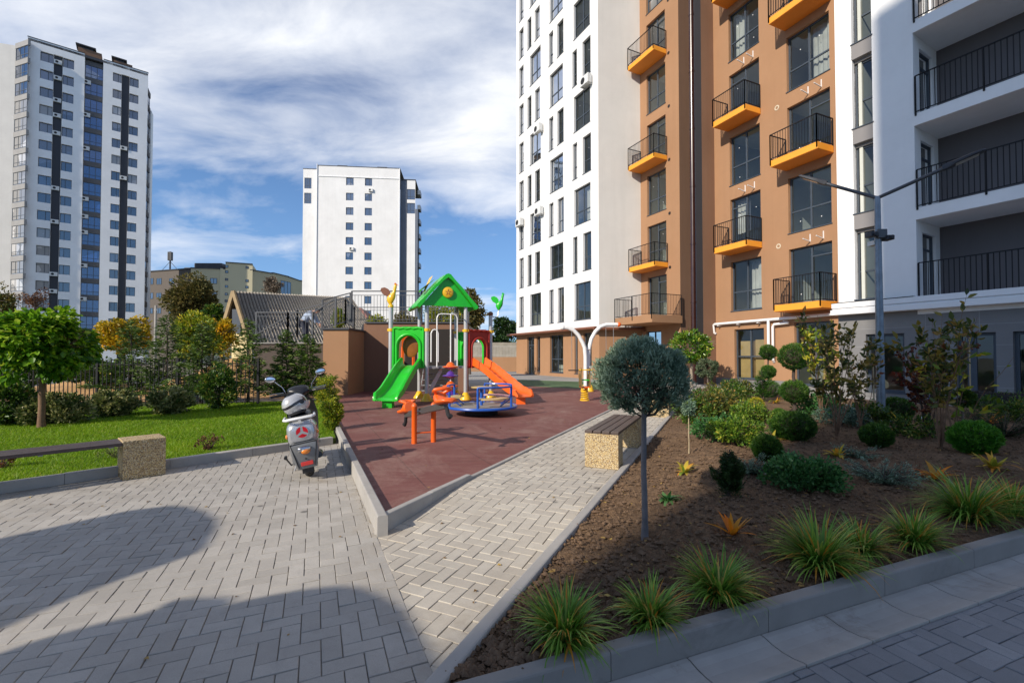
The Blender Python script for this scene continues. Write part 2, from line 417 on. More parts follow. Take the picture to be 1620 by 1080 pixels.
# lower pavement with its gutter
q0 = V2(G(1086,1043)); nL = perp(dL)
gutw = .26
low = [q0-dL*4+nL*(gutw), q0+dL*10+nL*gutw, V2((14,.3)), V2((-3,.3))]
pave('lower_pavement', low, q0, dL, M['paver_road'], seed=4)
def kerb_run(name, a, d, length, w, h, side, mt, seg=1.0, z0=-.02, r=.012, gap=.004, zf=lambda x, y: 0):
    """a run of kerb stones: face line starts at a, body lies to `side` (+1 right of d)"""
    n = perp(d)*side; mb = MB(); k = 0.0
    while k < length-.02:
        e = min(k+seg, length); s0, s1 = k+gap/2, e-gap/2
        rings = []
        for s in (s0, s1):
            p = a+d*s
            prof = [(0,z0),(0,h-r),(r*.3,h-r*.3),(r,h),(w-r,h),(w-r*.3,h-r*.3),(w,h-r),(w,z0)]
            dz = random.gauss(0,.0015)
            rings.append([(p[0]+n[0]*o, p[1]+n[1]*o, z+dz) for o, z in [(o_, z_+(zf(*p) if z_ > z0 else 0)) for o_, z_ in prof]])
        mb.loft(rings); k = e
    return struct(mb.build(name, mt))
kerb_run('bed_front_kerb', q0-dL*((q0-isect(q0,dL,K0,dK))@dL)-dL*.02, dL, 13, .085, .14, -1, M['kerb_dark'])
nK = perp(dK)
kerb_run('bed_path_kerb', isect(q0,dL,K0,dK), dK, 19, .08, .135, 1, M['kerb'], seg=1)
kerb_run('lawn_kerb', lw0-dG*4.5, dG, np.linalg.norm(isect(lw0,dG,C0,dM)-lw0)+4.4, .1, .12, -1, M['kerb'])
kerb_run('mat_side_kerb', C0, dM, 15.2, .085, .17, 1, M['kerb'])
kerb_run('mat_path_kerb', C0+dR*.04, dR, 1.5, .07, .155, -1, M['kerb'], seg=.75)
kerb_run('mat_path_edging', C0+dR*1.54, dR, 17.2, .06, .122, -1, M['kerb'], seg=1.0)
# gutter channel
mb = MB(); k = -4.0
while k < 10:
    rings = []
    for s in (k+.004, k+.496):
        p = q0+dL*s; rings.append([(p[0]+nL[0]*o, p[1]+nL[1]*o, z) for o, z in ((0.004,-.02),(0.004,.012),(.03,.010),(.07,.0),(.13,-.005),(.19,.0),(.235,.010),(.256,.012),(.256,-.02))])
    mb.loft(rings); k += .5
struct(mb.build('gutter_channel', M['gutter']))
# rubber mat, raised on its kerbs
MAT_Z = .11
def rubber():
    m, nt, b = new_mat('red_rubber_tiles'); t = nt.nodes.new('ShaderNodeTexCoord'); mp = nt.nodes.new('ShaderNodeMapping'); L(nt, t.outputs['Object'], mp.inputs[0])
    mp.inputs['Rotation'].default_value[2] = -math.atan2(dM[1], dM[0]); mp.inputs['Location'].default_value = (.3,.2,0)
    br = nt.nodes.new('ShaderNodeTexBrick'); L(nt, mp.outputs[0], br.inputs['Vector']); br.offset = 0
    br.inputs['Scale'].default_value = 1; br.inputs['Brick Width'].default_value = 1; br.inputs['Row Height'].default_value = 1; br.inputs['Mortar Size'].default_value = .007; br.inputs['Mortar Smooth'].default_value = .3
    br.inputs['Color1'].default_value = (.20,.064,.052,1); br.inputs['Color2'].default_value = (.175,.055,.045,1); br.inputs['Mortar'].default_value = (.07,.025,.02,1)
    f = noise_fac(nt, 1.3, 9, .75, dist=.5); f2 = noise_fac(nt, 320, 3, .8)
    w = nt.nodes.new('ShaderNodeTexNoise'); w.inputs['Scale'].default_value = 5; w.inputs['Detail'].default_value = 8; w.inputs['Roughness'].default_value = .8
    mp2 = nt.nodes.new('ShaderNodeMapping'); L(nt, t.outputs['Object'], mp2.inputs[0]); mp2.inputs['Scale'].default_value = (.35,2,1); L(nt, mp2.outputs[0], w.inputs['Vector'])
    c = mixc(nt, ramp(nt, f, [(.4,(0,)*3),(.75,(.45,)*3)]), br.outputs['Color'], (.34,.17,.14))
    c = mixc(nt, ramp(nt, w.outputs['Fac'], [(.5,(0,)*3),(.7,(.45,)*3)]), c, (.40,.22,.18))
    c = mixc(nt, ramp(nt, f2, [(.4,(.45,)*3),(.6,(0,)*3)]), c, (.08,.02,.015)); f6 = noise_fac(nt, .5, 10, .8, dist=1.5); c = mixc(nt, ramp(nt, f6, [(.5,(0,)*3),(.68,(.5,)*3)]), c, (.36,.24,.19)); f7 = noise_fac(nt, 2.2, 8, .8, dist=.8); c = mixc(nt, ramp(nt, f7, [(.58,(0,)*3),(.7,(.55,)*3)]), c, (.10,.035,.03))
    L(nt, c, b.inputs['Base Color']); b.inputs['Roughness'].default_value = .8
    hh = mathn(nt, 'SUBTRACT', mathn(nt, 'MULTIPLY', f2, .3), mathn(nt, 'MULTIPLY', br.outputs['Fac'], 1.5)); bump(nt, b, hh, .5, .004)
    return m
mA = isect(C0+perp(dM)*.085, dM, C0-perp(dR)*.07, dR)
mat_poly = [tuple(mA), tuple(mA+dR*18.3), tuple(mA+dR*18.3+V2((-9.3,.0))), tuple(mA+dM*14.2)]
g = MB(); g.prism(ccw(mat_poly), -.02, MAT_Z); struct(g.build('rubber_playground_surface', rubber()))
gm = [tuple(mA+dR*15.2), tuple(mA+dR*18.0), (-3.4, (mA+dR*18.0)[1]), (-3.4, (mA+dR*15.2)[1])]
gm = [V2(G(965,617,.11)), V2(G(985,606,.11)), V2(G(805,600,.11)), V2(G(805,609,.11))]
g = MB(); g.prism(ccw([tuple(p) for p in gm]), MAT_Z-.01, MAT_Z+.005); struct(g.build('green_rubber_strip', surf('green_rubber', (.07,.13,.05), .85, .2, 2, 200, .3)))
# concrete yard beyond
g = MB(); g.quad((-7,17,.09),(20,17,.09),(20,48,.09),(-7,48,.09)); struct(g.build('concrete_yard', slabmat('yard_slabs', (.33,.32,.30), .5, -.5, 1, 1, .01)))

# planting bed -------------------------------------------------------
bedN = isect(q0,dL,K0,dK)
def plane_pts(pxL, sL, pxR, sR):
    DL, DR = 2160.0/sL, 2160.0/sR
    return V2(((pxL-810)/720*DL, DL)), V2(((pxR-810)/720*DR, DR))
wingA, wingB = plane_pts(1133, 96.0, 1328, 125.2)
greyA, greyB = plane_pts(1328, 132.6, 2100, 244.0)
nW = -perp(unit(wingB-wingA)); nW = nW if nW[0] < 0 else -nW
nY = -perp(unit(greyB-greyA)); nY = nY if nY[0] < 0 else -nY
b1 = bedN+dK*18.3; b2 = V2((8.5,20.1))
b4 = greyB+nY*1.75; b5 = bedN+dL*15.3
bed = ccw([tuple(p) for p in (bedN, b1, b2, b4, b5)])
def in_bed(x, y): # signed inset distance
    d = 9
    for i in range(len(bed)):
        a, b = V2(bed[i]), V2(bed[(i+1)%len(bed)]); n = perp(unit(b-a))
        d = min(d, -((x-a[0])*n[0]+(y-a[1])*n[1]))
    return d
def soil_z(x, y):
    d = max(0, in_bed(x, y)); s = min(1, d/1.3)
    return .09+.12*s*s*(3-2*s)*(.6+.6*mnoise.noise(Vector((x*.35, y*.35, 3))))+.04*s
def soilmat():
    m, nt, b = new_mat('dry_garden_soil')
    f = noise_fac(nt, .9, 8, .7); f2 = noise_fac(nt, 22, 9, .75); f3 = noise_fac(nt, 120, 6, .8)
    c = ramp(nt, f, [(.3,(.155,.095,.053)),(.7,(.27,.172,.10))])
    c = mixc(nt, ramp(nt, f2, [(.36,(.6,)*3),(.55,(0,)*3)]), c, (.065,.043,.030))
    c = mixc(nt, ramp(nt, f3, [(.6,(0,)*3),(.8,(.5,)*3)]), c, (.33,.25,.18))
    L(nt, c, b.inputs['Base Color']); b.inputs['Roughness'].default_value = .97; b.inputs['Specular IOR Level'].default_value = .2
    vo = nt.nodes.new('ShaderNodeTexVoronoi'); vo.inputs['Scale'].default_value = 70; tc_ = nt.nodes.new('ShaderNodeTexCoord'); L(nt, tc_.outputs['Object'], vo.inputs['Vector'])
    bump(nt, b, mathn(nt, 'SUBTRACT', mathn(nt, 'ADD', f2, mathn(nt, 'MULTIPLY', f3, .4)), mathn(nt, 'MULTIPLY', vo.outputs['Distance'], .35)), .9, .025)
    return m
M['soil'] = soilmat()
# polar grid so that the near soil is finely modelled
nr, na = 430, 430
rr = 1.9*(24/1.9)**(np.linspace(0,1,nr)); aa = np.linspace(R(-22), R(66), na)
xs = np.outer(rr, np.sin(aa)); ys = np.outer(rr, np.cos(aa))
ins = np.full(xs.shape, 9.0)
for i in range(len(bed)):
    a, b = V2(bed[i]), V2(bed[(i+1)%len(bed)]); n = perp(unit(b-a)); ins = np.minimum(ins, -((xs-a[0])*n[0]+(ys-a[1])*n[1]))
zs = np.zeros(xs.shape)
for i in range(nr):
    for j in range(na):
        if ins[i,j] > -.3:
            x, y = xs[i,j], ys[i,j]; q = Vector((x,y,0))
            fall = 1 if rr[i] < 9 else .5
            rough = (mnoise.fractal(q*6, .9, 2.1, 4)*.030 + abs(mnoise.noise(q*13))*.022+max(0, mnoise.noise(q*34))*.030)*fall
            zs[i,j] = soil_z(x,y)+rough*min(1, max(0, ins[i,j])/.12+.2)
fc = []
idx = np.arange(nr*na).reshape(nr,na)
keep = (ins[:-1,:-1] > .03)&(ins[1:,1:] > .03)&(ins[1:,:-1] > .03)&(ins[:-1,1:] > .03)
q = np.stack([idx[:-1,:-1][keep], idx[:-1,1:][keep], idx[1:,1:][keep], idx[1:,:-1][keep]], 1)
struct(mesh_obj('garden_soil', np.stack([xs,ys,zs],-1).reshape(-1,3), q, M['soil'], smooth=True))
bc = np.mean([V2(p) for p in bed], axis=0); g = MB(); g.prism([tuple(bc+(V2(p)-bc)*.98) for p in bed], -.02, .05); struct(g.build('soil_subsurface', M['soil']))
# clods of earth
def clods():
    V, Fc = [], []
    base = [(1,0,0),(-1,0,0),(0,1,0),(0,-1,0),(0,0,1),(0,0,-1)]
    fb = [(0,2,4),(2,1,4),(1,3,4),(3,0,4),(2,0,5),(1,2,5),(3,1,5),(0,3,5)]
    r = random.Random(5); n = 0; k = 0
    while n < 20000 and k < 160000:
        k += 1
        rad = 2.0+(r.random()**1.5)*9; an = R(-20+80*r.random()); x, y = rad*math.sin(an), rad*math.cos(an)
        if in_bed(x, y) < .05: continue
        n += 1; s = (.003+.020*r.random()**4)*(1 if rad > 3 else 1.1); z = soil_z(x, y)+.022+.02*mnoise.noise(Vector((x*6,y*6,0)))
        b = len(V); w = r.random()*6
        for v in base:
            f = s*(.7+.6*r.random()); V.append((x+(v[0]*math.cos(w)-v[1]*math.sin(w))*f*1.2, y+(v[0]*math.sin(w)+v[1]*math.cos(w))*f, z+v[2]*f*.8))
        for q in fb: Fc.append(tuple(b+i for i in q))
    return mesh_obj('earth_clods', V, Fc, surf('earth_clod', (.16,.098,.056), .97, .35, 9, 160, .6))
struct(clods(), 'stuff')
def B(px, py):
    """point of the bed's soil seen at a pixel"""
    z = .12
    for _ in range(5): p = G(px, py, z); z = soil_z(*p)+.018
    return Vector((p[0], p[1], z))

# lawn ----------------------------------------------------------------
FENCE_Y = 13.2
lawnA = isect(lw0,dG,C0,dM)
lawn_poly = ccw([tuple(p) for p in (lw0-dG*4.5-nG*.1, lawnA-dM*.0-nG*.1, lawnA+dM*7.5-perp(dM)*.02, V2((-7.6,FENCE_Y+.6)), V2((-24,FENCE_Y+.6)), V2((-17,3)))])
def lawnbase():
    m, nt, b = new_mat('lawn_soil'); f = noise_fac(nt, 1.2, 8, .7); f2 = noise_fac(nt, 40, 4)
    c = ramp(nt, f, [(.3,(.05,.09,.008)),(.7,(.11,.16,.012))]); c = mixc(nt, ramp(nt, f2, [(.4,(.6,)*3),(.7,(0,)*3)]), c, (.035,.03,.012))
    L(nt, c, b.inputs['Base Color']); b.inputs['Roughness'].default_value = .95; bump(nt, b, f2, .8, .02)
    return m
g = MB(); g.prism(lawn_poly, -.02, .085); struct(g.build('lawn_ground', lawnbase()))
M['grass'] = leafmat('grass_blades', [(0,(.07,.15,.006)),(.5,(.20,.36,.010)),(.85,(.36,.50,.02)),(1,(.55,.50,.10))], .5, .45)
def lawn_blades(n=190000):
    r = np.random.default_rng(3)
    X = r.uniform(-13.5,-2.6,n*3); Y = 4.2*(13.9/4.2)**r.uniform(0,1,n*3)
    ok = np.ones(len(X), bool)
    for i in range(len(lawn_poly)):
        a, b = V2(lawn_poly[i]), V2(lawn_poly[(i+1)%len(lawn_poly)]); nn = perp(unit(b-a)); ok &= ((X-a[0])*nn[0]+(Y-a[1])*nn[1]) < -.02
    ok &= (X > -Y*1.22-.5)
    X, Y = X[ok][:n], Y[ok][:n]; n = len(X)
    s = (.35+Y*.075); a = r.uniform(0,2*np.pi,n); h = r.uniform(.018,.05,n)*(.8+s*.3); w = .0045*s*1.6
    clump = np.array([mnoise.noise(Vector((x*.7,y*.7,1))) for x, y in zip(X,Y)])
    h *= 1+.5*clump
    lx, ly = r.normal(0,.03,n), r.normal(0,.03,n)
    V = np.empty((n,3,3)); z0 = .083
    V[:,0] = np.stack([X-np.cos(a)*w, Y-np.sin(a)*w, np.full(n,z0)],1); V[:,1] = np.stack([X+np.cos(a)*w, Y+np.sin(a)*w, np.full(n,z0)],1)
    V[:,2] = np.stack([X+lx, Y+ly, z0+h],1)
    rn = np.clip(r.normal(.5,.16,n)+.25*clump,0,1); rn[r.random(n) < .02] = 1
    return mesh_obj('lawn_grass', V.reshape(-1,3), np.arange(n*3).reshape(n,3), M['grass'], rnd=np.repeat(rn,3))
struct(lawn_blades(), 'stuff')

# ground beyond the fence ---------------------------------------------
def heap(name, cx, cy, rx, ry, h, mt, seed):
    n = 60; V = []
    for i in range(n+1):
        for j in range(n+1):
            u, v = i/n*2-1, j/n*2-1; d = min(1, math.hypot(u, v)); q = Vector((u*2+seed, v*2, seed))
            z = h*(math.cos(d*math.pi)*.5+.5)*(1+.45*mnoise.fractal(q, 1, 2, 5))+.05*mnoise.noise(q*6)*(1-d)
            V.append((cx+u*rx, cy+v*ry, -.02+max(-.1,z)))
    Fc = [(i*(n+1)+j, (i+1)*(n+1)+j, (i+1)*(n+1)+j+1, i*(n+1)+j+1) for i in range(n) for j in range(n)]
    return mesh_obj(name, V, Fc, mt, smooth=True)
M['sandheap'] = surf('orange_sand', (.50,.29,.12), .95, .3, 2, 40, .8, .03)
M['rubble'] = surf('grey_rubble', (.26,.25,.23), .95, .3, 3, 30, .9, .05)
g = MB(); g.quad((-60,FENCE_Y+.55,-.05),(-5,FENCE_Y+.55,-.05),(-5,75,-.05),(-60,75,-.05)); struct(g.build('building_site_ground', surf('site_earth', (.25,.21,.15), .95, .35, .4, 20, .6, .05)))
g = MB(); g.quad((-60,22,-.03),(-13,20,-.03),(-13,30,-.03),(-60,36,-.03)); struct(g.build('road', surf('grey_road', (.12,.12,.125), .9, .1, 1, 60, .3)))
struct(heap('sand_heap', -11.2, 18.5, 4.0, 2.6, 1.35, M['sandheap'], 1))
struct(heap('sand_heap', -16.6, 17.5, 4.8, 2.4, .5, M['sandheap'], 4))
struct(heap('rubble_heap', -10.3, 15.2, 1.5, .9, .75, M['rubble'], 7))
struct(heap('rubble_heap', -13.9, 20.5, 2.5, 1.5, 1.0, M['rubble'], 9))

def litter():
    r = np.random.default_rng(12); V, Fc, A = [], [], []
    def leaf(x, y, z, s):
        a = r.uniform(0,6.28); b = len(V); w = s*.35; c_, s_ = math.cos(a), math.sin(a); h = r.uniform(.002,.012)
        for u, v, k in ((-s/2,0,0),(0,-w,h),(s/2,0,h*.3),(0,w,h*.7)): V.append((x+u*c_-v*s_, y+u*s_+v*c_, z+.003+k))
        Fc.append((b,b+1,b+2,b+3)); q = r.random(); A.extend([q]*4)
    n = 0
    while n < 210:
        x, y = r.uniform(-6,2.5), r.uniform(2,13); 
        if abs(x) > y*1.1: continue
        n += 1; on_mat = (V2((x,y))-C0)@perp(dM) > .1 and (V2((x,y))-C0)@perp(dR) < -.1
        if (V2((x,y))-lw0)@nG < .15 and x < -2.5: continue
        leaf(x, y, MAT_Z if on_mat else (pz(x,y) if (V2((x,y))-C0)@perp(dM) > 0 else 0), r.uniform(.018,.042))
    for k in range(420):
        p = G(r.uniform(760,1600), r.uniform(690,1000), .12)
        if in_bed(*p) > .1: leaf(p[0], p[1], soil_z(*p)+.02, r.uniform(.02,.05))
    return mesh_obj('fallen_leaves', V, Fc, leafmat('fallen_leaf', [(0,(.10,.05,.02)),(.5,(.30,.17,.05)),(1,(.50,.33,.08))], .7, .1), rnd=A)
struct(litter(), 'stuff')
def pebbles():
    r = np.random.default_rng(13); V, Fc = [], []
    for k in range(1500):
        q = r.random()
        if q < .5: s = r.uniform(0,6); p = C0+dM*s-perp(dM)*abs(r.normal(.01,.035)); z = 0
        elif q < .7: s = r.uniform(-.5,9); p = isect(C0,dM,K0,dK)+dK*s-perp(dK)*abs(r.normal(0,.04)); z = pz(*p)
        else: p = lw0+dG*r.uniform(0,5)+nG*abs(r.normal(.01,.05)); z = 0
        h = r.uniform(.0015,.005); b = len(V)
        for v in ((h,0,0),(-h,0,0),(0,h,0),(0,-h,0),(0,0,h)): V.append((p[0]+v[0],p[1]+v[1],z+v[2]))
        Fc += [(b,b+2,b+4),(b+2,b+1,b+4),(b+1,b+3,b+4),(b+3,b,b+4)]
    return mesh_obj('grit', V, Fc, surf('grit', (.32,.27,.20), .9, .4, 30, 90, .3))
struct(pebbles(), 'stuff')
# ------------------------------------------------------------ facade tools
class FP:
    """vertical plane: a along u, b along the outward normal"""
    def __init__(s, p0, p1, flip=None):
        s.o = V2(p0); s.u = unit(V2(p1)-s.o); s.len = float(np.linalg.norm(V2(p1)-s.o))
        n = -perp(s.u)
        if n @ (V2((0,0))-s.o) < 0: n = -n
        s.n = n if flip is None else n*flip
    def pt(s, a, b, z): p = s.o+s.u*a+s.n*b; return (p[0], p[1], z)
    def a(s, px, b=0):
        d = V2(((px-810)/720.0, 1.0)); return float((isect(s.o+s.n*b, s.u, V2((0,0)), d)-s.o) @ s.u)
    def box(s, mb, a0, a1, b0, b1, z0, z1):
        c = [s.pt(a,b,z) for z in (z0,z1) for a,b in ((a0,b0),(a1,b0),(a1,b1),(a0,b1))]
        return mb.add(c, [(0,3,2,1),(4,5,6,7),(0,1,5,4),(1,2,6,5),(2,3,7,6),(3,0,4,7)])
    def wall(s, mb, a0, a1, z0, z1, holes=(), depth=.22, b=0.0):
        """flat wall with real openings and their reveals"""
        hs = [h for h in holes if h[0] < a1 and h[1] > a0 and h[2] < z1 and h[3] > z0]
        A = sorted({a0, a1, *[min(max(x, a0), a1) for h in hs for x in h[:2]]}); Zs = sorted({z0, z1, *[min(max(x, z0), z1) for h in hs for x in h[2:4]]})
        for i in range(len(A)-1):
            j = 0
            while j < len(Zs)-1:
                cx = (A[i]+A[i+1])/2; 
                def hole(jj): cz = (Zs[jj]+Zs[jj+1])/2; return any(h[0] < cx < h[1] and h[2] < cz < h[3] for h in hs)
                if hole(j): j += 1; continue
                k = j
                while k+1 < len(Zs)-1 and not hole(k+1): k += 1
                mb.quad(s.pt(A[i],b,Zs[j]), s.pt(A[i+1],b,Zs[j]), s.pt(A[i+1],b,Zs[k+1]), s.pt(A[i],b,Zs[k+1])); j = k+1
        for h in hs:
            x0, x1, y0, y1 = h[:4]
            mb.quad(s.pt(x0,b,y0), s.pt(x0,b-depth,y0), s.pt(x0,b-depth,y1), s.pt(x0,b,y1)); mb.quad(s.pt(x1,b,y0), s.pt(x1,b-depth,y0), s.pt(x1,b-depth,y1), s.pt(x1,b,y1))
            mb.quad(s.pt(x0,b,y0), s.pt(x1,b,y0), s.pt(x1,b-depth,y0), s.pt(x0,b-depth,y0)); mb.quad(s.pt(x0,b,y1), s.pt(x1,b,y1), s.pt(x1,b-depth,y1), s.pt(x0,b-depth,y1))
        return mb
def window(fp, parent, h, b=-.16, mull=(.5,), trans=(.36,), door=None, w=.06, name='window', glass='glass', stickers=True, sill=True):
    a0, a1, z0, z1 = h[:4]; mb = MB(); d0, d1 = b-.05, b+.02
    fp.box(mb, a0, a1, d0, d1, z0, z0+w); fp.box(mb, a0, a1, d0, d1, z1-w, z1)
    fp.box(mb, a0, a0+w, d0, d1, z0+w, z1-w); fp.box(mb, a1-w, a1, d0, d1, z0+w, z1-w)
    for m in mull: x = a0+(a1-a0)*m; fp.box(mb, x-w*.55, x+w*.55, d0, d1-.003, z0+w, z1-w)
    for t in trans: z = z0+(z1-z0)*t; fp.box(mb, a0+w, a1-w, d0, d1-.006, z-w*.5, z+w*.5)
    if door: # casement frame of one leaf
        x0, x1, y0, y1 = door; x0, x1 = a0+(a1-a0)*x0, a0+(a1-a0)*x1; y0, y1 = z0+(z1-z0)*y0, z0+(z1-z0)*y1; k = w*.9
        for q in ((x0,x1,y0,y0+k),(x0,x1,y1-k,y1),(x0,x0+k,y0+k,y1-k),(x1-k,x1,y0+k,y1-k)): fp.box(mb, q[0], q[1], d1-.004, d1+.02, q[2], q[3])
    if sill: fp.box(mb, a0-.03, a1+.03, d1, .03, z0-.03, z0+.004)
    f = mb.build(name, M['frame'], parent)
    p = MB(); bb = b-.015; p.quad(fp.pt(a0+w,bb,z0+w), fp.pt(a1-w,bb,z0+w), fp.pt(a1-w,bb,z1-w), fp.pt(a0+w,bb,z1-w))
    pane = p.build('pane', M[glass], f)
    if stickers and random.random() < .8:
        s = MB()
        for x in ([.25,.75] if len(mull) else [.5]):
            for zz in (.18, .7):
                if random.random() < .5:
                    aa, z = a0+(a1-a0)*x+random.uniform(-.06,.06), z0+(z1-z0)*zz+random.uniform(-.1,.1)
                    r = .022; s.add([fp.pt(aa+r*math.cos(q*math.pi/3),bb+.006,z+r*math.sin(q*math.pi/3)) for q in range(6)], [tuple(range(6))])
        if s.v: s.build('protective_sticker', M['white_pvc'], f)
    return f
def rooms(fp, parent, a0, a1, z0, n, fh=3.0, depth=3.2, b=-.25, name='room_interior', cuts=()):
    """floor slabs, partitions and back wall seen through the glass"""
    mb = MB(); 
    fp.box(mb, a0, a1, b-depth-.1, b-depth, z0, z0+n*fh)
    for k in range(n+1): fp.box(mb, a0, a1, b-depth, b, z0+k*fh-.32, z0+k*fh-.02)
    for a in (a0, a1, *cuts): fp.box(mb, a-.05, a+.05, b-depth, b, z0, z0+n*fh)
    return mb.build(name, M['room'], parent)
def railing(fp, parent, path, z0, h=1.05, gap=.11, t=.014, mt='rail', name='railing', lower=.0, posts=True):
    """path: list of (a,b); bars and rails"""
    mb = MB()
    for (a0,b0),(a1,b1) in zip(path[:-1], path[1:]):
        n = max(2, int(round(math.hypot(a1-a0,b1-b0)/gap)))
        mb.bar(fp.pt(a0,b0,z0+h), fp.pt(a1,b1,z0+h), .04, .03); mb.bar(fp.pt(a0,b0,z0+.08), fp.pt(a1,b1,z0+.08), .03, .025)
        for i in range(1, n):
            t_ = i/n; a, b = a0+(a1-a0)*t_, b0+(b1-b0)*t_; mb.bar(fp.pt(a,b,z0+.08), fp.pt(a,b,z0+h), t)
        if posts:
            m = max(1, int(round(math.hypot(a1-a0,b1-b0)/1.5)))
            for i in range(m+1):
                t_ = i/m; a, b = a0+(a1-a0)*t_, b0+(b1-b0)*t_; mb.bar(fp.pt(a,b,z0-lower), fp.pt(a,b,z0+h), .035)
    return mb.build(name, M[mt], parent)
def aircon(fp, parent, a, z, w=.8, h=.55, b=0.0):
    mb = MB(); fp.box(mb, a-w/2, a+w/2, b+.08, b+.38, z, z+h); fp.box(mb, a-w/2+.06, a-w/2+.1, b, b+.42, z-.05, z); fp.box(mb, a+w/2-.1, a+w/2-.06, b, b+.42, z-.05, z)
    o = mb.build('air_conditioner', M['ac'], parent, bevel=.015)
    f = MB(); c = [fp.pt(a-.12+.2*math.cos(q*math.pi/9), b+.386, z+h/2+.2*math.sin(q*math.pi/9)) for q in range(18)]
    f.add(c, [tuple(range(18))]); f.build('fan_grille', M['dark'], o)
    return o

# ============================================================ 1 white and brown tower
FH = 3.0; NF = 13
p0, p1 = plane_pts(817, 60.3, 948, 81.0)
WF = FP(p0, p1)
W = thing('apartment_building', 'tall white apartment block with tall narrow windows and a brown strip of orange balconies', 'apartment building', (p1[0], p1[1], 0))
ZS = 3.72; Hh = 2.3; ztop = ZS+NF*FH+1
holes = []
for k in range(NF):
    z0 = ZS+k*FH; z1 = z0+Hh; e = k % 2 == 0
    def H_(l, r): return (WF.a(l), WF.a(r), z0, z1)
    holes.append(H_(821.5,828.5)+('n',))
    if e: holes += [H_(838.7,856)+('w',), H_(869,876)+('n',), H_(882.5,892.5)+('n',), H_(909,935)+('w',)]
    else: holes += [H_(834.8,841)+('n',), H_(846.5,854.5)+('n',), H_(870.5,891.5)+('w',), H_(906.8,914)+('n',), H_(923,936)+('n',)]
mb = MB(); WF.wall(mb, 0, WF.len, 3.12, ztop, holes, .2)
# strip wall beside it, brown strip and recess
pc0, pc1 = plane_pts(948, 81.0, 1015, 79.5); SW = FP(pc0, pc1)
m9 = MB(); SW.wall(m9, 0, SW.len, 3.12, ztop); m9.build('dimmed_side_wall', M['stucco_pale'], W)  # greyer than the white wall: weaker light on this face put into the colour
# hidden sides and roof
back = [V2(p0), V2(p1), V2(pc1), V2(pc1)+V2((9,9)), V2(p0)+V2((9,9))]
mb.add([(q[0],q[1],3.12) for q in (p0, V2(p0)+V2((7,14)))]+[(q[0],q[1],ztop) for q in (V2(p0)+V2((7,14)), p0)], [(0,1,2,3)])
mb.build('white_wall', M['stucco_white'], W)
bd0, bd1 = plane_pts(1015, 79.5, 1077, 88.5); BS = FP(bd0, bd1)
vd = unit(perp(WF.u)) if perp(WF.u)[0] > 0 else -unit(perp(WF.u))
E0 = V2(bd1); E1 = E0+vd*2.6
SE = FP(E0, E1)
bh = []
for k in range(0, NF):
    z0 = ZS-.02+k*FH; bh.append((BS.a(1025.5), BS.a(1055.5), z0, z0+Hh+.05, k))
gz = 2.87
gh = [(WF.a(834), WF.a(845), .1, gz), (WF.a(849), WF.a(854.5), .35, gz), (WF.a(870), WF.a(891), .35, gz), (WF.a(909), WF.a(914), .35, gz), (WF.a(923), WF.a(936), .35, gz)]
mb = MB(); WF.wall(mb, 0, WF.len, 0, 3.1, gh, .2); 
sgh = [(SW.a(1010), SW.a(1014), .1, 2.6)]
SW.wall(mb, 0, SW.len, 0, 3.1)
gb = [(BS.a(1022), BS.a(1046), .1, 2.9)]
BS.wall(mb, 0, BS.len, 0, ztop+1.2, bh+gb, .2)
m8 = MB(); SE.wall(m8, 0, SE.len, 0, ztop+1.2); m8.build('shaded_brown_wall', M['stucco_taupe_and_shade'], W)  # brown wall turned from the sun, its dimness put into the colour
mb.build('brown_wall', M['stucco_brown'], W)
for h in holes: window(WF, W, h, mull=(.5,) if h[4] == 'w' else (), trans=(.36,), w=.05 if h[4] == 'n' else .06)
for h in gh[1:]: window(WF, W, h, mull=(.5,) if h[1]-h[0] > 1 else ())
d = window(WF, W, gh[0], mull=(.35,), trans=(.78,), name='door')
for h in bh: window(BS, W, h, mull=(.5,), trans=(.36,), door=(.5,1,.02,.85) if h[4] % 2 == 1 or h[4] == 0 else None)
window(BS, W, gb[0], name='door')
rooms(WF, W, 0, WF.len, ZS, NF, cuts=(WF.a(862), WF.a(898)))
rooms(WF, W, 0, WF.len, 0.1, 1, fh=3.3)
rooms(BS, W, .02, BS.a(1058), ZS, NF, depth=2.0)
# balconies with orange slabs
def balcony(fp, root, pxL, pxR, pxAttach, zf, proj, mt='orange', th=.26, h=1.08, label=None, wL=None):
    aR = fp.a(pxAttach); aL = wL if wL is not None else fp.a(pxL, proj)
    mb = MB(); fp.box(mb, aL, aR, 0, proj, zf-th, zf)
    s = mb.build('balcony', M[mt], root, bevel=.01)
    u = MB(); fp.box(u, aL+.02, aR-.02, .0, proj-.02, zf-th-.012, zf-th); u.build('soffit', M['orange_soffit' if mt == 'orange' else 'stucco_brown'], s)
    railing(fp, s, [(aL+.02,.03),(aL+.02,proj+.025),(aR-.02,proj+.025),(aR-.02,.03)], zf-.02, h, lower=.18)
    return s
for k in (1,3,5,7,9,11): balcony(BS, W, 994, 1038, 1058, ZS-.06+k*FH, .95, wL=.03)
# low wide brown balcony over the entrance
bw = MB(); aL = BS.a(972.5, 2.1); BS.box(bw, aL, BS.a(1080), 0.0, 2.1, 3.22, 3.62)
s = bw.build('balcony', M['stucco_brown'], W); s['label'] = 'wide brown entrance balcony with a black railing'
railing(BS, s, [(aL+.03,.9),(aL+.03,2.12),(BS.a(1080)-.03,2.12),(BS.a(1080)-.03,.05)], 3.6, 1.12, lower=.2)
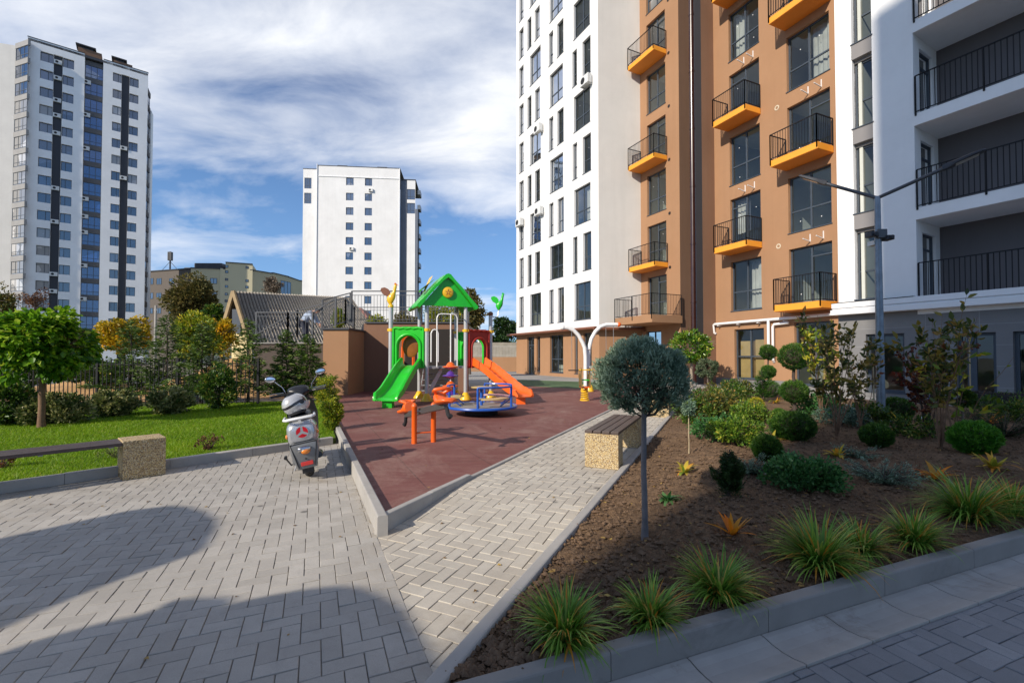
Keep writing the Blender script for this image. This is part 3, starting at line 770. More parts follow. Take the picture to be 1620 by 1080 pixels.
# cornice and gutter over the ground floor
mb = MB(); WF.box(mb, -.5, WF.len+.28, -.02, .42, 3.06, 3.16); SW.box(mb, -.28, SW.len+.1, -.01, .30, 3.06, 3.15)
mb.build('ledge', M['brown_metal'], W, bevel=.01)
mb = MB(); mb.tube([WF.pt(-.6,.50,3.10), WF.pt(WF.len+.3,.50,3.10)], .085, 10); mb.tube([SW.pt(-.5,.36,3.04), SW.pt(SW.len,.36,3.04), SW.pt(SW.len,.36,2.9)], .07, 8)
mb.build('gutter', M['brown_metal'], W, smooth=True)
# downpipe in the recess
pp = tuple(V2(((1098-810)/720*23.4, 23.4))); mb = MB(); mb.tube([(pp[0],pp[1],0),(pp[0],pp[1],ztop)], .14, 14)
for k in range(14): mb.tube([(pp[0],pp[1],1.2+k*3),(pp[0],pp[1],1.28+k*3)], .155, 14)
mb.build('downpipe', M['pipe_brown'], W, smooth=True)
for px, row, dz in ((934,3,.1),(856,3,-.2),(857,5,0),(826,5,-.1)): pass
def ac_at(fp, root, px, py, off=0):
    a = fp.a(px); p = fp.pt(a, .2, 0); z = Z(py, p[1]); return aircon(fp, root, a, z-.28)
for px, py in ((933,128),(856,204),(857,334),(826,352)): ac_at(WF, W, px, py)
for k in range(1, NF): # round vents on the brown strip
    mb = MB(); c = BS.a(1061); mb.add([BS.pt(c+.09*math.cos(q*math.pi/6), .012, ZS-.35+k*FH+.09*math.sin(q*math.pi/6)) for q in range(12)], [tuple(range(12))])
    mb.build('wall_vent', M['recess'], W)
mb = MB(); tp = [V2(p0), V2(p1), V2(pc1), V2(pc1)+V2((7,14)), V2(p0)+V2((7,14))]
mb.prism(ccw([tuple(q) for q in tp]), ztop-.3, ztop+.02); mb.build('roof', M['roof_dark'], W)

def curtains(fp, root, hs, frac, seed):
    r = random.Random(seed)
    for h in hs:
        if r.random() > frac: continue
        a0, a1, z0, z1 = h[:4]; w = a1-a0; x0 = a0+.05+(0 if r.random() < .5 else w*.45); x1 = x0+w*.45; n = 14; V = []
        zl = z0+.05+(0 if r.random() < .6 else (z1-z0)*r.uniform(.2,.6))
        for i in range(n+1):
            a = x0+(x1-x0)*i/n; b = -.42-.04*math.sin(i*1.9+seed)
            V += [fp.pt(a,b,zl), fp.pt(a,b,z1-.08)]
        mesh_obj('curtain', V, [(2*i,2*i+2,2*i+3,2*i+1) for i in range(n)], M['curtain'], root)
M['curtain'] = surf('curtain_cloth', (.55,.53,.48), .9, .15, 2, 40, .1)
curtains(WF, W, holes, .22, 3); curtains(BS, W, bh, .4, 5)
# ============================================================ 2 brown wing
Gp, Hp = wingA, wingB; WG = FP(Gp, Hp)
Wg = thing('apartment_building', 'brown apartment wing with two columns of orange balconies', 'apartment building', (Gp[0], Gp[1], 0))
ZW = 3.6; zt2 = ZW+12*FH
vw = unit(perp(WG.u)); vw = vw if vw[0] > 0 else -vw
Fp = isect(V2(Gp), vw, V2((0,0)), V2(((1113-810)/720,1)))
FG = FP(Fp, Gp); wh = []
for k in range(12):
    z0 = ZW+k*FH
    wh.append((WG.a(1157.5), WG.a(1206), z0, z0+2.33, 1, k)); wh.append((WG.a(1250), WG.a(1319), z0, z0+2.33, 2, k))
gw = [(WG.a(1162), WG.a(1209), .42, 2.72), (WG.a(1257), WG.a(1320), .3, 2.85)]
mb = MB(); WG.wall(mb, 0, WG.len+.6, 0, zt2, wh+gw, .22); m8 = MB(); FG.wall(m8, 0, FG.len, 0, zt2); m8.build('shaded_brown_wall', M['stucco_taupe_and_shade'], Wg)  # short wall facing away from the sun gets the darkened brown
mb.build('brown_wall', M['stucco_brown'], Wg)
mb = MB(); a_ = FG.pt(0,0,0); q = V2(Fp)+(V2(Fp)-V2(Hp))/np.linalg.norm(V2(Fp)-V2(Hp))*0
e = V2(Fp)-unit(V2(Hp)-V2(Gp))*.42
mb.add([(Fp[0],Fp[1],0),(e[0],e[1],0),(e[0],e[1],zt2),(Fp[0],Fp[1],zt2)], [(0,1,2,3)]); mb.build('recess_shade_face', M['recess'], Wg)  # side face coloured near black as painted shade beside the pipe
for h in wh:
    bal = (h[5] % 2 == 1) if h[4] == 1 else (h[5] % 2 == 0)
    if bal: window(WG, Wg, h, mull=(.5,), trans=(), door=(0,.5,.02,.82) if h[4] == 1 else (.5,1,.02,.82), stickers=True)
    else: window(WG, Wg, h, mull=(.5,), trans=(.38,))
for h in gw: window(WG, Wg, h, mull=(.5,), trans=(.45,))
curtains(WG, Wg, wh[:14], .45, 8)
rooms(WG, Wg, .02, WG.len+.5, ZW, 12, cuts=(WG.a(1228),), depth=3.6)
rooms(WG, Wg, .02, WG.len+.5, .25, 1, fh=3.2, cuts=(WG.a(1228),), depth=3.0)
mb = MB()
g0 = gw[0]; WG.box(mb, g0[0]+.1, g0[0]+.75, -.6, -.3, g0[2], g0[2]+1.75); mb.cur = 0
WG.box(mb, g0[0]+.85, g0[1]-.1, -.7, -.34, g0[2], g0[2]+1.8); WG.box(mb, gw[1][0]+.9, gw[1][1]-.1, -.9, -.4, .3, 2.1)
mb.build('stacked_boards', surf('plywood', (.55,.36,.13), .7, .15, 2, 30, .1), Wg)
for k in range(12):
    zf = ZW-.05+k*FH
    if k % 2 == 1: balcony(WG, Wg, 1131, 1186, 1208, zf, .97)
    elif k > 0: balcony(WG, Wg, 1222, 1301, 1324, zf, .97)
s0 = balcony(WG, Wg, 1225, 1303, 1326, ZW-.05, .97)
mb = MB(); WG.box(mb, -.0, WG.a(1162)-.03, 0, .02, 0, .42); WG.box(mb, WG.a(1162)-.03, WG.a(1209)+.03, 0, .02, 0, .37); WG.box(mb, WG.a(1209)+.03, WG.a(1257)-.03, 0, .02, 0, .42); WG.box(mb, WG.a(1257)-.03, WG.len, 0, .02, 0, .25)
mb.build('plinth', M['tile'], Wg)
# brackets, vents
for k in range(0, 12):
    for (l, r, colm) in ((1157.5,1206,1),(1250,1319,2)):
        if (k % 2 == 1) == (colm == 1):
            for t in (.52,.82):
                a = WG.a(l)+(WG.a(r)-WG.a(l))*t; z = ZW+k*FH+2.33+.12
                mb = MB(); mb.bar(WG.pt(a,.012,z), WG.pt(a,.012,z+.32), .035, .02); mb.bar(WG.pt(a,.01,z+.02), WG.pt(a-.02,.42,z+.10), .035, .03)
                if k < 6: mb.build('bracket', M['white_pvc'], Wg)
vm = surf('cream_vent', (.65,.55,.40), .6, .05)
for k in range(1, 10):
    mb = MB(); c = WG.a(1234); z = ZW+k*FH-.42
    if k % 2 == 0: continue
    ring = [WG.pt(c+r*math.cos(q*math.pi/8), .015, z+r*math.sin(q*math.pi/8)) for r in (.11,.06) for q in range(16)]
    mb.add(ring, [(i,(i+1)%16,16+(i+1)%16,16+i) for i in range(16)])
    mb.build('wall_vent', vm, Wg)
# white pipes
mb = MB(); zp = Z(511, WG.pt(1.0,.1,0)[1])
A = WG.a
mb.tube([WG.pt(.02,.04,zp-.45), WG.pt(-.02,.12,zp-.42), WG.pt(-.02,.16,zp-.05), WG.pt(.08,.16,zp), WG.pt(A(1228),.16,zp+.02), WG.pt(A(1228)+.2,.16,zp+.02), WG.pt(WG.len+.05,.18,zp+.04), WG.pt(WG.len+.5,.5,zp+.04)], .065, 10)
mb.tube([WG.pt(A(1220),.16,zp), WG.pt(A(1220),.16,zp-.9), WG.pt(A(1220),.16,1.42), WG.pt(A(1220)+.02,.02,1.36)], .06, 10)
mb.tube([WG.pt(A(1252),.16,zp-.17), WG.pt(A(1229),.16,zp-.2), WG.pt(A(1227),.16,zp-.3), WG.pt(A(1227),.16,1.3), WG.pt(A(1225),.02,1.22)], .055, 10)
for px in (1141, 1172, 1204, 1246): WG.box(mb, A(px)-.03, A(px)+.03, 0, .24, zp-.10, zp-.07)
mb.build('drain_pipe', M['white_pvc'], Wg, smooth=True)
mb = MB(); mb.prism(ccw([tuple(q) for q in (V2(Fp), V2(Gp), V2(Hp), V2(Hp)+V2((8,4)), V2(Fp)+V2((8,6)))]), zt2, zt2+.3); mb.build('roof', M['roof_dark'], Wg)

# ============================================================ 3 grey and white building with loggias
GY = FP(greyA, greyB)
Gy = thing('apartment_building', 'white apartment block with deep grey loggias and black railings', 'apartment building', (greyA[0], greyA[1], 0))
A = GY.a; ZF = 3.42; aL = A(1453); aE = GY.len; NL = 7
wz = [(A(1354.5), A(1387), 3.44+k*FH, 3.44+k*FH+2.35) for k in range(NL)]
mb = MB()
GY.wall(mb, 0, A(1354.5), 3.2, ZF+NL*FH, (), .3)
GY.wall(mb, A(1387), aL, 3.2, ZF+NL*FH, (), .3)
for a in (A(1354.5), A(1387)): mb.quad(GY.pt(a,0,3.2), GY.pt(a,-.22,3.2), GY.pt(a,-.22,ZF+NL*FH), GY.pt(a,0,ZF+NL*FH))
mb.quad(GY.pt(0,0,0), GY.pt(0,-2,0), GY.pt(0,-2,ZF+NL*FH), GY.pt(0,0,ZF+NL*FH))
mb.build('white_wall', M['stucco_bright'], Gy)
mb = MB(); GY.wall(mb, A(1354.5), A(1387), 3.2, ZF+NL*FH, wz, .12, b=-.16)
for w_ in wz: GY.box(mb, w_[0]-.02, w_[1]+.0, -.16, .0, w_[2]-.55, w_[2]-.03)
mb.build('spandrel', surf('spandrel_grey', (.25,.235,.23), .9, .05, 1, 60, .1), Gy)
for w_ in wz: window(GY, Gy, w_, b=-.26, mull=(), trans=(.42,), stickers=False)
rooms(GY, Gy, A(1340), A(1440), ZF, NL, depth=3)
DP = 1.8
for k in range(NL):
    zs = 5.79-FH+k*FH+.0; zf = zs+.38
    mb = MB(); 
    if k: GY.box(mb, aL, aE, -DP, .0, zs, zf)
    else: GY.box(mb, aL, aE, -DP, .0, 3.0, zf+.05)
    sl = mb.build('loggia_slab', M['stucco_bright'] if k else M['stucco_bright'], Gy)
    m2 = MB(); GY.box(m2, aL-.0, aE, -.02, .012, zs+.003, zf-.003); m2.build('slab_edge', M['stucco_bright'], sl)
    railing(GY, Gy, [(aL+.05,.03),(aE,.03)], zf-.03 if k else zf+.02, 1.22, gap=.12, t=.016, name='railing', lower=.05)
    for dist in (2.4, 6.0):
        c = GY.pt(aL+dist, -.9, zs-.03); l = MB(); l.lathe((c[0],c[1],zs-.07), [(.12,.0),(.16,.03),(.16,.072)], 16)
        if k: l.build('ceiling_lamp', M['stucco_bright'], Gy, smooth=True)
mb = MB(); GY.box(mb, aL, aE, -DP-.2, -DP, 3.0, ZF+NL*FH); mb.build('loggia_back_wall', M['stucco_grey'], Gy)
# side wall of the loggias with a glazed door
s0, s1 = V2(GY.pt(aL,0,0)[:2]), V2(GY.pt(aL,-DP,0)[:2]); SD = FP(s0, s1)
sh = [(.45,1.45, 6.2-FH+k*FH, 6.2-FH+k*FH+2.25) for k in range(NL)]
mb = MB(); SD.wall(mb, .002, DP, 3.2, ZF+NL*FH, sh, .15); mb.build('loggia_side_wall', M['stucco_bright'], Gy)
for h in sh: window(SD, Gy, h, b=-.1, mull=(), trans=(.78,), name='door', stickers=False, sill=False)
mb = MB(); SD.box(mb, .2, DP-.05, -1.6, -1.5, 3.2, ZF+NL*FH); mb.build('room_interior', M['room'], Gy)
# cornice between ground floor and loggias
mb = MB(); 
GY.box(mb, -.1, aE, -.0, .30, 3.16, 3.34); GY.box(mb, -.1, aE, -.0, .24, 3.10, 3.16); GY.box(mb, -.1, aE, -.0, .38, 2.92, 3.10)
mb.build('cornice', M['white_pvc'], Gy, bevel=.015)
mb = MB(); GY.box(mb, -.1, aL+.0, .0, .31, 3.34, 3.36); mb.build('cornice_flashing', M['rail'], Gy)
gl = [(A(1370), A(1431), .28, 2.22), (A(1513), A(1576), .18, 2.16), (A(1603), A(1690), .1, 2.16)]
mb = MB(); GY.wall(mb, -.02, aE, 0, 2.93, gl, .2); mb.build('tiled_wall', M['tile'], Gy)
for i, h in enumerate(gl): window(GY, Gy, h, mull=(.33,) if i != 1 else (.30,.42), trans=(), w=.09, stickers=False, name='window' if i < 2 else 'door')
rooms(GY, Gy, .02, aE, .0, 1, fh=3.0, depth=4, cuts=(A(1460),))
mb = MB(); GY.box(mb, -.1, aE, .002, .08, .02, .10); mb.build('sill_course', M['kerb'], Gy)
mb = MB(); GY.box(mb, A(1586)-.12, A(1586)+.12, .02, .14, 1.0, 2.0) if False else None
mb = MB(); mb.prism(ccw([tuple(q[:2]) for q in (GY.pt(0,0,0), GY.pt(aE,0,0), GY.pt(aE,-6,0), GY.pt(0,-6,0))]), ZF+NL*FH, ZF+NL*FH+.3); mb.build('roof', M['roof_dark'], Gy)
# walkway in front of both wings
g = MB(); wpoly = [tuple(wingA+nW*1.72), tuple(greyA+nY*1.75), tuple(greyB+nY*1.72), tuple(greyB), tuple(greyA), tuple(wingB), tuple(wingA), tuple(V2(bd1)), tuple(V2(bd1)+nW*3)]
g.prism(wpoly[:7], -.02, .10) ; struct(g.build('walkway', slabmat('walkway_concrete', (.42,.40,.37), 1, 0, 1, 1, .004)))

# ============================================================ 4 tall white and black tower far left
def far_window(fp, root, a0, a1, z0, z1, mull=(.5,), trans=(), b=-.12, w=.07, name='window', mt='farglass'):
    mb = MB(); fp.box(mb, a0, a1, b-.05, b, z0, z0+w); fp.box(mb, a0, a1, b-.05, b, z1-w, z1); fp.box(mb, a0, a0+w, b-.05, b, z0+w, z1-w); fp.box(mb, a1-w, a1, b-.05, b, z0+w, z1-w)
    for m in mull: x = a0+(a1-a0)*m; fp.box(mb, x-w*.5, x+w*.5, b-.05, b-.003, z0+w, z1-w)
    for t in trans: z = z0+(z1-z0)*t; fp.box(mb, a0+w, a1-w, b-.05, b-.006, z-w*.5, z+w*.5)
    f = mb.build(name, M['frame'], root)
    tz, ta = random.gauss(0,.006), random.gauss(0,.012); bb = b-.035
    p = MB(); p.quad(fp.pt(a0+w,bb-ta,z0+w), fp.pt(a1-w,bb+ta,z0+w), fp.pt(a1-w,bb+ta+tz,z1-w), fp.pt(a0+w,bb-ta+tz,z1-w))
    p.build('pane', M[mt], f); return f
M['curtain_glass'] = farglass('curtained_glass', (.28,.27,.26), .2)
t0, t1 = plane_pts(33, 28.4, 227, 25.1); TF = FP(t0, t1)
T = thing('apartment_tower', 'tall white tower block with black window strips at far left', 'tower block', (t0[0], t0[1], 0))
A = TF.a; zt = 1.5+3*502/28.3; fh = 2.94
NTF = 16; zt = Z(60, TF.pt(A(40),0,0)[1]); rows = [Z(98.5+27.75*k, TF.pt(A(64),0,0)[1]) for k in range(NTF)]; fh = rows[0]-rows[1]
c1, c2, c3, c4 = (53.5,75), (90,108), (170.5,184.5), (197.5,212)
holes = [(A(c[0]), A(c[1]), z, z+1.66) for z in rows for c in (c1,c2,c3,c4)]
mb = MB(); strips = [(A(75.2),A(89.8)), (A(184.7),A(197.3))]
segs = [(0, A(75.2)), (A(89.8), A(125)), (A(155), A(184.7)), (A(197.3), TF.len)]
for a0, a1 in segs: TF.wall(mb, a0, a1, 0, zt, holes, .35)
for a0, a1 in strips:
    TF.box(mb, a0, a1, -.3, .0, rows[0]+1.73, zt)
    for a in (a0, a1): mb.quad(TF.pt(a,0,0), TF.pt(a,-.3,0), TF.pt(a,-.3,rows[0]+1.7), TF.pt(a,0,rows[0]+1.7))
for a in (A(125), A(155)): mb.quad(TF.pt(a,0,0), TF.pt(a,-1.0,0), TF.pt(a,-1.0,zt-.3), TF.pt(a,0,zt-.3))
mb.build('white_wall', M['stucco_bright'], T)
mb = MB(); TF.box(mb, strips[0][0], strips[0][1], -.4, -.3, 0, rows[0]+1.73); mb.build('black_strip', M['panel'], T)
mb = MB(); TF.box(mb, strips[1][0], strips[1][1], -.4, -.3, 0, rows[0]+1.73); mb.build('black_strip', M['panel'], T)
for i, z in enumerate(rows):
    for j, c in enumerate((c1,c2,c3,c4)): far_window(TF, T, A(c[0]), A(c[1]), z, z+1.66, (.4,) if j % 2 else (.62,), b=-.28, mt='curtain_glass' if random.random() < .10 or (i > 9 and j == 0) else 'farglass')
    far_window(TF, T, A(125.2), A(154.8), z-.3, z+1.9, (.33,.66), (.3,), b=-.65, name='glazing', mt='blueglass')
bg1, bg2, bg3 = surf('band_grey', (.10,.10,.105), .7, .1, 1, 40, .1), surf('band_grey2', (.30,.29,.28), .8, .1, 1, 40, .1), surf('band_grey3', (.09,.075,.07), .8, .1, 1, 40, .1)
for z in rows+[rows[-1]-fh]: mb = MB(); TF.box(mb, A(125.1), A(154.9), -.8, -.6, z+1.92, z+fh-.32); mb.build('balcony_band', bg1, T)
mb = MB(); TF.box(mb, A(125), A(155), -1.6, -.9, 0, zt+.3); mb.build('stair_core', M['panel'], T)
for py in (98,123,158,182,210,297,350,433,460): # outdoor units on the first strip
    a = A(82); aircon(TF, T, a, Z(py, TF.pt(a,0,0)[1])-.4, 1.0, .7, b=-.3)
for py in (234,281): a = A(190); aircon(TF, T, a, Z(py, TF.pt(a,0,0)[1])-.4, 1.0, .7, b=-.3)
for py in (128,180,233,313,341,366,419,472): a = A(129); aircon(TF, T, a, Z(py, TF.pt(a,0,0)[1])-.4, 1.0, .7, b=-.6)
# corner bay and further slab on the left
q0_, q1_ = plane_pts(14, 28.2, 34, 28.6); TB = FP(q0_, q1_)
for i, z in enumerate(rows):
    mb = MB()
    far_window(TB, T, .05, TB.len-.02, z-.35, z+1.7, (.35,.68), (.32,), b=.0, name='glazing', mt='curtain_glass' if i > 2 else 'farglass')
    TB.box(mb, -.1, TB.len-.0, -.3, .05, z+1.7, z+1.7+.9)
    mb.build('balcony_band', bg2, T)
e0 = V2(q0_)+V2((-3.2,-1)); FB = FP(e0, q0_); mb = MB(); FB.box(mb, 0, FB.len, -.3, 0, 0, zt-1.2); mb.build('side_wall', M['stucco_pale'], T)
# right side: receding glazed corner
r0, r1 = plane_pts(227, 24.3, 234.5, 23.3); TR = FP(r0, r1)
for z in rows:
    mb = MB()
    far_window(TR, T, .05, TR.len*.72, z-.2, z+1.65, (), (.3,), b=-.2, name='glazing')
    TR.box(mb, 0, TR.len*.75, -.35, -.1, z+1.65, z+1.65+1.0)
    mb.build('balcony_band', bg3, T)
mb = MB(); TR.box(mb, TR.len*.75, TR.len+.8, -.4, .05, 0, zt-4.2); TR.box(mb, 0, TR.len*.75, -1.2, -1.1, 0, zt-1.5); mb.build('side_wall', M['stucco_bright'], T)
mb = MB(); mb.prism(ccw([tuple(q) for q in (t0, t1, V2(TF.pt(TF.len,-10,0)[:2]), V2(TF.pt(0,-10,0)[:2]))]), zt-.6, zt-.2); TF.box(mb, -.05, A(124.8), -.4, .05, zt, zt+.12); TF.box(mb, A(155.2), TF.len+.05, -.4, .05, zt, zt+.12); mb.build('roof', M['roof_dark'], T)
for px, w, h in ((132,3.2,1.9),(186,2.7,1.5)):
    a = A(px); m2 = MB(); TF.box(m2, a-w/2, a+w/2, -3.2, -1.2, zt-.3, zt+h-.4); c = m2.build('chimney', M['stucco_taupe_and_shade'], T)
    m3 = MB(); TF.box(m3, a-w/2-.3, a+w/2-.8, -3.4, -1.0, zt+h, zt+h+.2); TF.box(m3, a-w/2+.2, a+w/2-1.2, -3.0, -1.4, zt+h-.4, zt+h); m3.build('chimney_cap', M['roof_dark'], c)

# ============================================================ 5 white slab block in the middle distance
s0_, s1_ = plane_pts(499, 23.5, 631, 23.1); SF = FP(s0_, s1_); A = SF.a
S = thing('apartment_building', 'plain white apartment block with two columns of small windows, in the middle distance', 'apartment building', (s0_[0], s0_[1], 0))
D5 = s0_[1]; zt5 = Z(262, D5); rz = [Z(py, SF.pt(A(550),0,0)[1]) for py in (293,317,340,364,387,411,434,457,480,503)]
hl = [(A(545.5), A(557.5), z, z+1.55) for z in rz]+[(A(575.5), A(587), z, z+1.55) for z in rz]
mb = MB(); SF.wall(mb, 0, SF.len, 0, zt5, hl, .25)
l0, l1 = V2(SF.pt(-3.05,-1.0,0)[:2]), V2(SF.pt(-.0,-1.0,0)[:2])
LW = FP(l0, l1); lh = [(.25, 1.65, Z(296+k*24, D5), Z(279+k*24, D5)) for k in (0,1)]
LW.wall(mb, 0, LW.len, 0, zt5-.4, lh, .25)
RW = FP(V2(SF.pt(SF.len+1.4,-.8,0)[:2]), V2(SF.pt(SF.len+3.1,-.8,0)[:2])); RW.wall(mb, 0, RW.len, 0, zt5-2.0, [(.0, 1.65, Z(309+k*22.5, D5), Z(292+k*22.5, D5)) for k in (0,1)], .25)
mb.quad(SF.pt(0,0,0), SF.pt(0,-1,0), SF.pt(0,-1,zt5), SF.pt(0,0,zt5))
mb.build('white_wall', M['stucco_white'], S)
mb = MB(); SF.box(mb, SF.len-.02, SF.len+1.4, -1.1, -.9, 0, zt5-1.8); SF.box(mb, SF.len+3.1, SF.len+3.6, -4, -.9, 0, zt5-8); mb.build('grey_side', surf('blue_grey_side', (.16,.18,.22), .9, .1, .3, 30, .1), S)
mb = MB()
for z in rz: SF.box(mb, SF.len+3.5, SF.len+4.1, -3.6, -1.2, z-1.0, z-.1)
mb.build('side_balcony', surf('side_balcony_glass', (.13,.16,.2), .4, .2, .5, 30, .1), S)
for h in hl: far_window(SF, S, *h, mull=(.58,), b=-.15, mt='farglass')
for h in lh: far_window(LW, S, *h, mull=(.33,.66), trans=(.3,), b=-.1)
for k in (0,1): far_window(RW, S, 0, 1.65, Z(309+k*22.5, D5), Z(292+k*22.5, D5), mull=(.4,), trans=(.3,), b=-.1)
for px, py in ((585,298),(555,392)): a = A(px); aircon(SF, S, a, Z(py, D5)-.35, .9, .6)
mb = MB(); mb.cyl(SF.pt(.05,.12,0), SF.pt(.05,.12,zt5+.3), .08, n=8); mb.cyl(SF.pt(SF.len,.12,0), SF.pt(SF.len,.12,zt5), .08, n=8); SF.box(mb, .3, SF.len-.05, 0, .12, zt5-2.2, zt5-2.05); mb.build('downpipe', M['white_pvc'], S)
mb = MB(); SF.box(mb, -.05, SF.len+.1, -12, .06, zt5, zt5+.12); SF.box(mb, -3.1, -.06, -12, -.95, zt5-.4, zt5-.28); SF.box(mb, SF.len+.1, SF.len+3.2, -12, -.7, zt5-2.0, zt5-1.85); mb.build('roof', M['roof_dark'], S)
for px in (535,600): m2 = MB(); a = A(px); SF.box(m2, a-.8, a+.8, -3.5, -2.2, zt5+.1, zt5+.9); SF.box(m2, a-1, a+1, -3.7, -2.0, zt5+.9, zt5+1.05); m2.build('chimney', M['roof_dark'], S)

# ============================================================ 6 olive office block behind the trees
O = thing('office_building', 'low olive and yellow building with a curved front, behind the barn', 'building', (-60,104,0))
M['olive'] = surf('olive_plaster', (.62,.55,.36), .9, .05, .2, 20, .1); M['taupe'] = surf('taupe_plaster', (.13,.11,.095), .9, .05, .2, 20, .1)
D6 = 104.
def o6(px, D): return V2(((px-810)/720*D, D))
pts6 = [(222,100,432),(300,96,424),(345,97,426),(355,97,417),(398,99,417),(399,100,429),(430,104,432),(455,109,438),(474,115,445),(500,122,450)]
seg6 = []
for (xa,Da,ya),(xb,Db,yb) in zip(pts6[:-1], pts6[1:]):
    f = FP(o6(xa,Da), o6(xb,Db)); mb = MB(); za, zb = Z(ya,Da), Z(yb,Db); tz = (za+zb)/2
    if (xa,xb) in ((345,355),(398,399)): tz = min(za,zb)
    mb.add([f.pt(0,0,0), f.pt(f.len,0,0), f.pt(f.len,0,tz), f.pt(0,0,tz), f.pt(0,-6,0), f.pt(f.len,-6,0), f.pt(f.len,-6,tz), f.pt(0,-6,tz)], [(0,1,2,3),(3,2,6,7),(1,5,6,2),(0,4,7,3),(4,5,6,7)])
    mb.build('wall', M['taupe'] if xb <= 300 else M['olive'], O); seg6.append((xa,xb,f))
    m2 = MB(); f.box(m2, 0, f.len, -.5, .2, tz, tz+.18); m2.build('roof_edge', M['roof_dark'], O)
def w6(px0, px1, py0, py1, mull=(.5,)):
    for xa,xb,f in seg6:
        if xa <= (px0+px1)/2 < xb:
            D = f.pt(f.a((px0+px1)/2),0,0)[1]; far_window(f, O, f.a(px0), f.a(px1), Z(py1,D), Z(py0,D), mull, b=.06, w=.09)
for y0, y1 in ((440,450),(463,473),(487,496)):
    for x0 in (233,246,266): w6(x0, x0+8, y0, y1)
for y in (419.5,428,440,451,463,474): w6(354.5,359.5,y,y+4,())
for y in (421,442,452): w6(387,391.5,y,y+4,())
for y0, y1 in ((440,449),(462,470)): w6(331,342,y0,y1)
w6(443,459,445,466,(.33,.66))
for px, py0, py1, w in ((327,416,426,6),(300,423,431,3)):
    m2 = MB(); z0_, z1_ = Z(py1,99), Z(py0,99); c = o6(px,99); m2.box(c[0]-w*.5, c[0]+w*.5, 99, 102, z0_-1.5, z1_); m2.build('roof_plant_room', M['roof_dark'], O, bevel=.1)
m2 = MB(); c = o6(267,101); zb, zt6 = Z(430,101), Z(398,101)
m2.cyl((c[0],c[1],zb-1), (c[0],c[1],zt6), .16, n=6)
for dx in (-2.1,2.1): m2.cyl((c[0],c[1],zt6-2.2), (c[0]+dx,c[1],zb), .05, n=4)
for q in range(3): m2.box(c[0]-.4+q*.3, c[0]-.2+q*.3, c[1]-.3, c[1]+.3, zt6-2.0, zt6-.1)
m2.build('antenna_mast', M['roof_dark'], O)

# ============================================================ 7 barn with corrugated roof
def barn():
    Bn = thing('barn', 'old barn with a steep grey corrugated roof and a pale yellow gable', 'barn', (-18.5,30,0))
    ap = P(369,461,30); rb = P(556,471,40.5)                       # ridge ends
    el = P(350,526,30.5); er = P(395,545,29.0); eb = P(610,545,37.5)
    m, nt, b = new_mat('corrugated_roof'); t = nt.nodes.new('ShaderNodeTexCoord')
    f = noise_fac(nt, .8, 8, .7); f2 = noise_fac(nt, 14, 5, .8)
    c = ramp(nt, f, [(.3,(.42,.37,.30)),(.7,(.60,.54,.45))]); c = mixc(nt, ramp(nt, f2, [(.45,(.6,)*3),(.65,(0,)*3)]), c, (.12,.10,.08))
    L(nt, c, b.inputs['Base Color']); b.inputs['Roughness'].default_value = .9
    n = 184; V = []; down = er-ap
    nrm = (rb-ap).cross(er-ap).normalized()
    if nrm.z < 0: nrm = -nrm
    for i in range(n+1):
        t_ = i/n; top = ap.lerp(rb, t_); bot = er.lerp(eb, t_); o = nrm*(.09*math.sin(i*math.pi/2))
        for s in (0,.34,.341,.67,.671,1): V.append(tuple(top.lerp(bot, s)+o+nrm*(-.10*s if s in (.34,.67) else -.10*s+.03)))
    Fc = [(i*6+j, (i+1)*6+j, (i+1)*6+j+1, i*6+j+1) for i in range(n) for j in range(5)]
    at = nt.nodes.new('ShaderNodeAttribute'); at.attribute_name = 'rnd'; c = mixc(nt, ramp(nt, at.outputs['Fac'], [(.15,(.9,)*3),(.6,(0,)*3)]), c, (.045,.038,.03)); L(nt, c, b.inputs['Base Color'])  # grooves coloured dark as painted shade between the corrugations
    mesh_obj('roof', V, Fc, m, Bn, rnd=[.5+.5*math.sin(i*math.pi/2) for i in range(n+1) for _ in range(6)])
    mb = MB(); bk = el+(rb-ap); mb.quad(tuple(ap), tuple(rb), tuple(bk), tuple(el)); mb.build('rear_roof', m, Bn)
    mb = MB(); off = (rb-ap).normalized()*.5
    a_, l_, r_ = ap+off-Vector((0,0,.25)), el+off+Vector((.25,0,-.1)), er+off+Vector((-.3,0,-.1))
    mb.add([tuple(a_), tuple(l_), (l_.x,l_.y,-.1), (r_.x,r_.y,-.1), tuple(r_)], [(0,1,2,3,4)]); mb.build('gable_wall', surf('gable_yellow', (.66,.52,.27), .9, .1, 1, 40, .2, dirt=((.3,.22,.12), .5)), Bn)
    mb = MB(); mb.add([tuple(r_), (r_.x,r_.y,-.1), (eb.x,eb.y,-.1), tuple(eb)], [(0,1,2,3)]); mb.build('side_wall', M['room'], Bn)
    mb = MB(); mb.bar(tuple(ap), tuple(el), .12, .3); mb.bar(tuple(ap), tuple(er), .12, .3); mb.build('barge_board', surf('weathered_board', (.33,.24,.13), .9, .2, 3, 40, .2), Bn)
    mb = MB(); w0 = a_.lerp(r_,.12)+Vector((-.35,-.15,-.55)); mb.box(w0.x-.1, w0.x+.45, w0.y-.12, w0.y-.02, w0.z-1.6, w0.z); mb.build('gable_window', M['frame'], Bn)
barn()
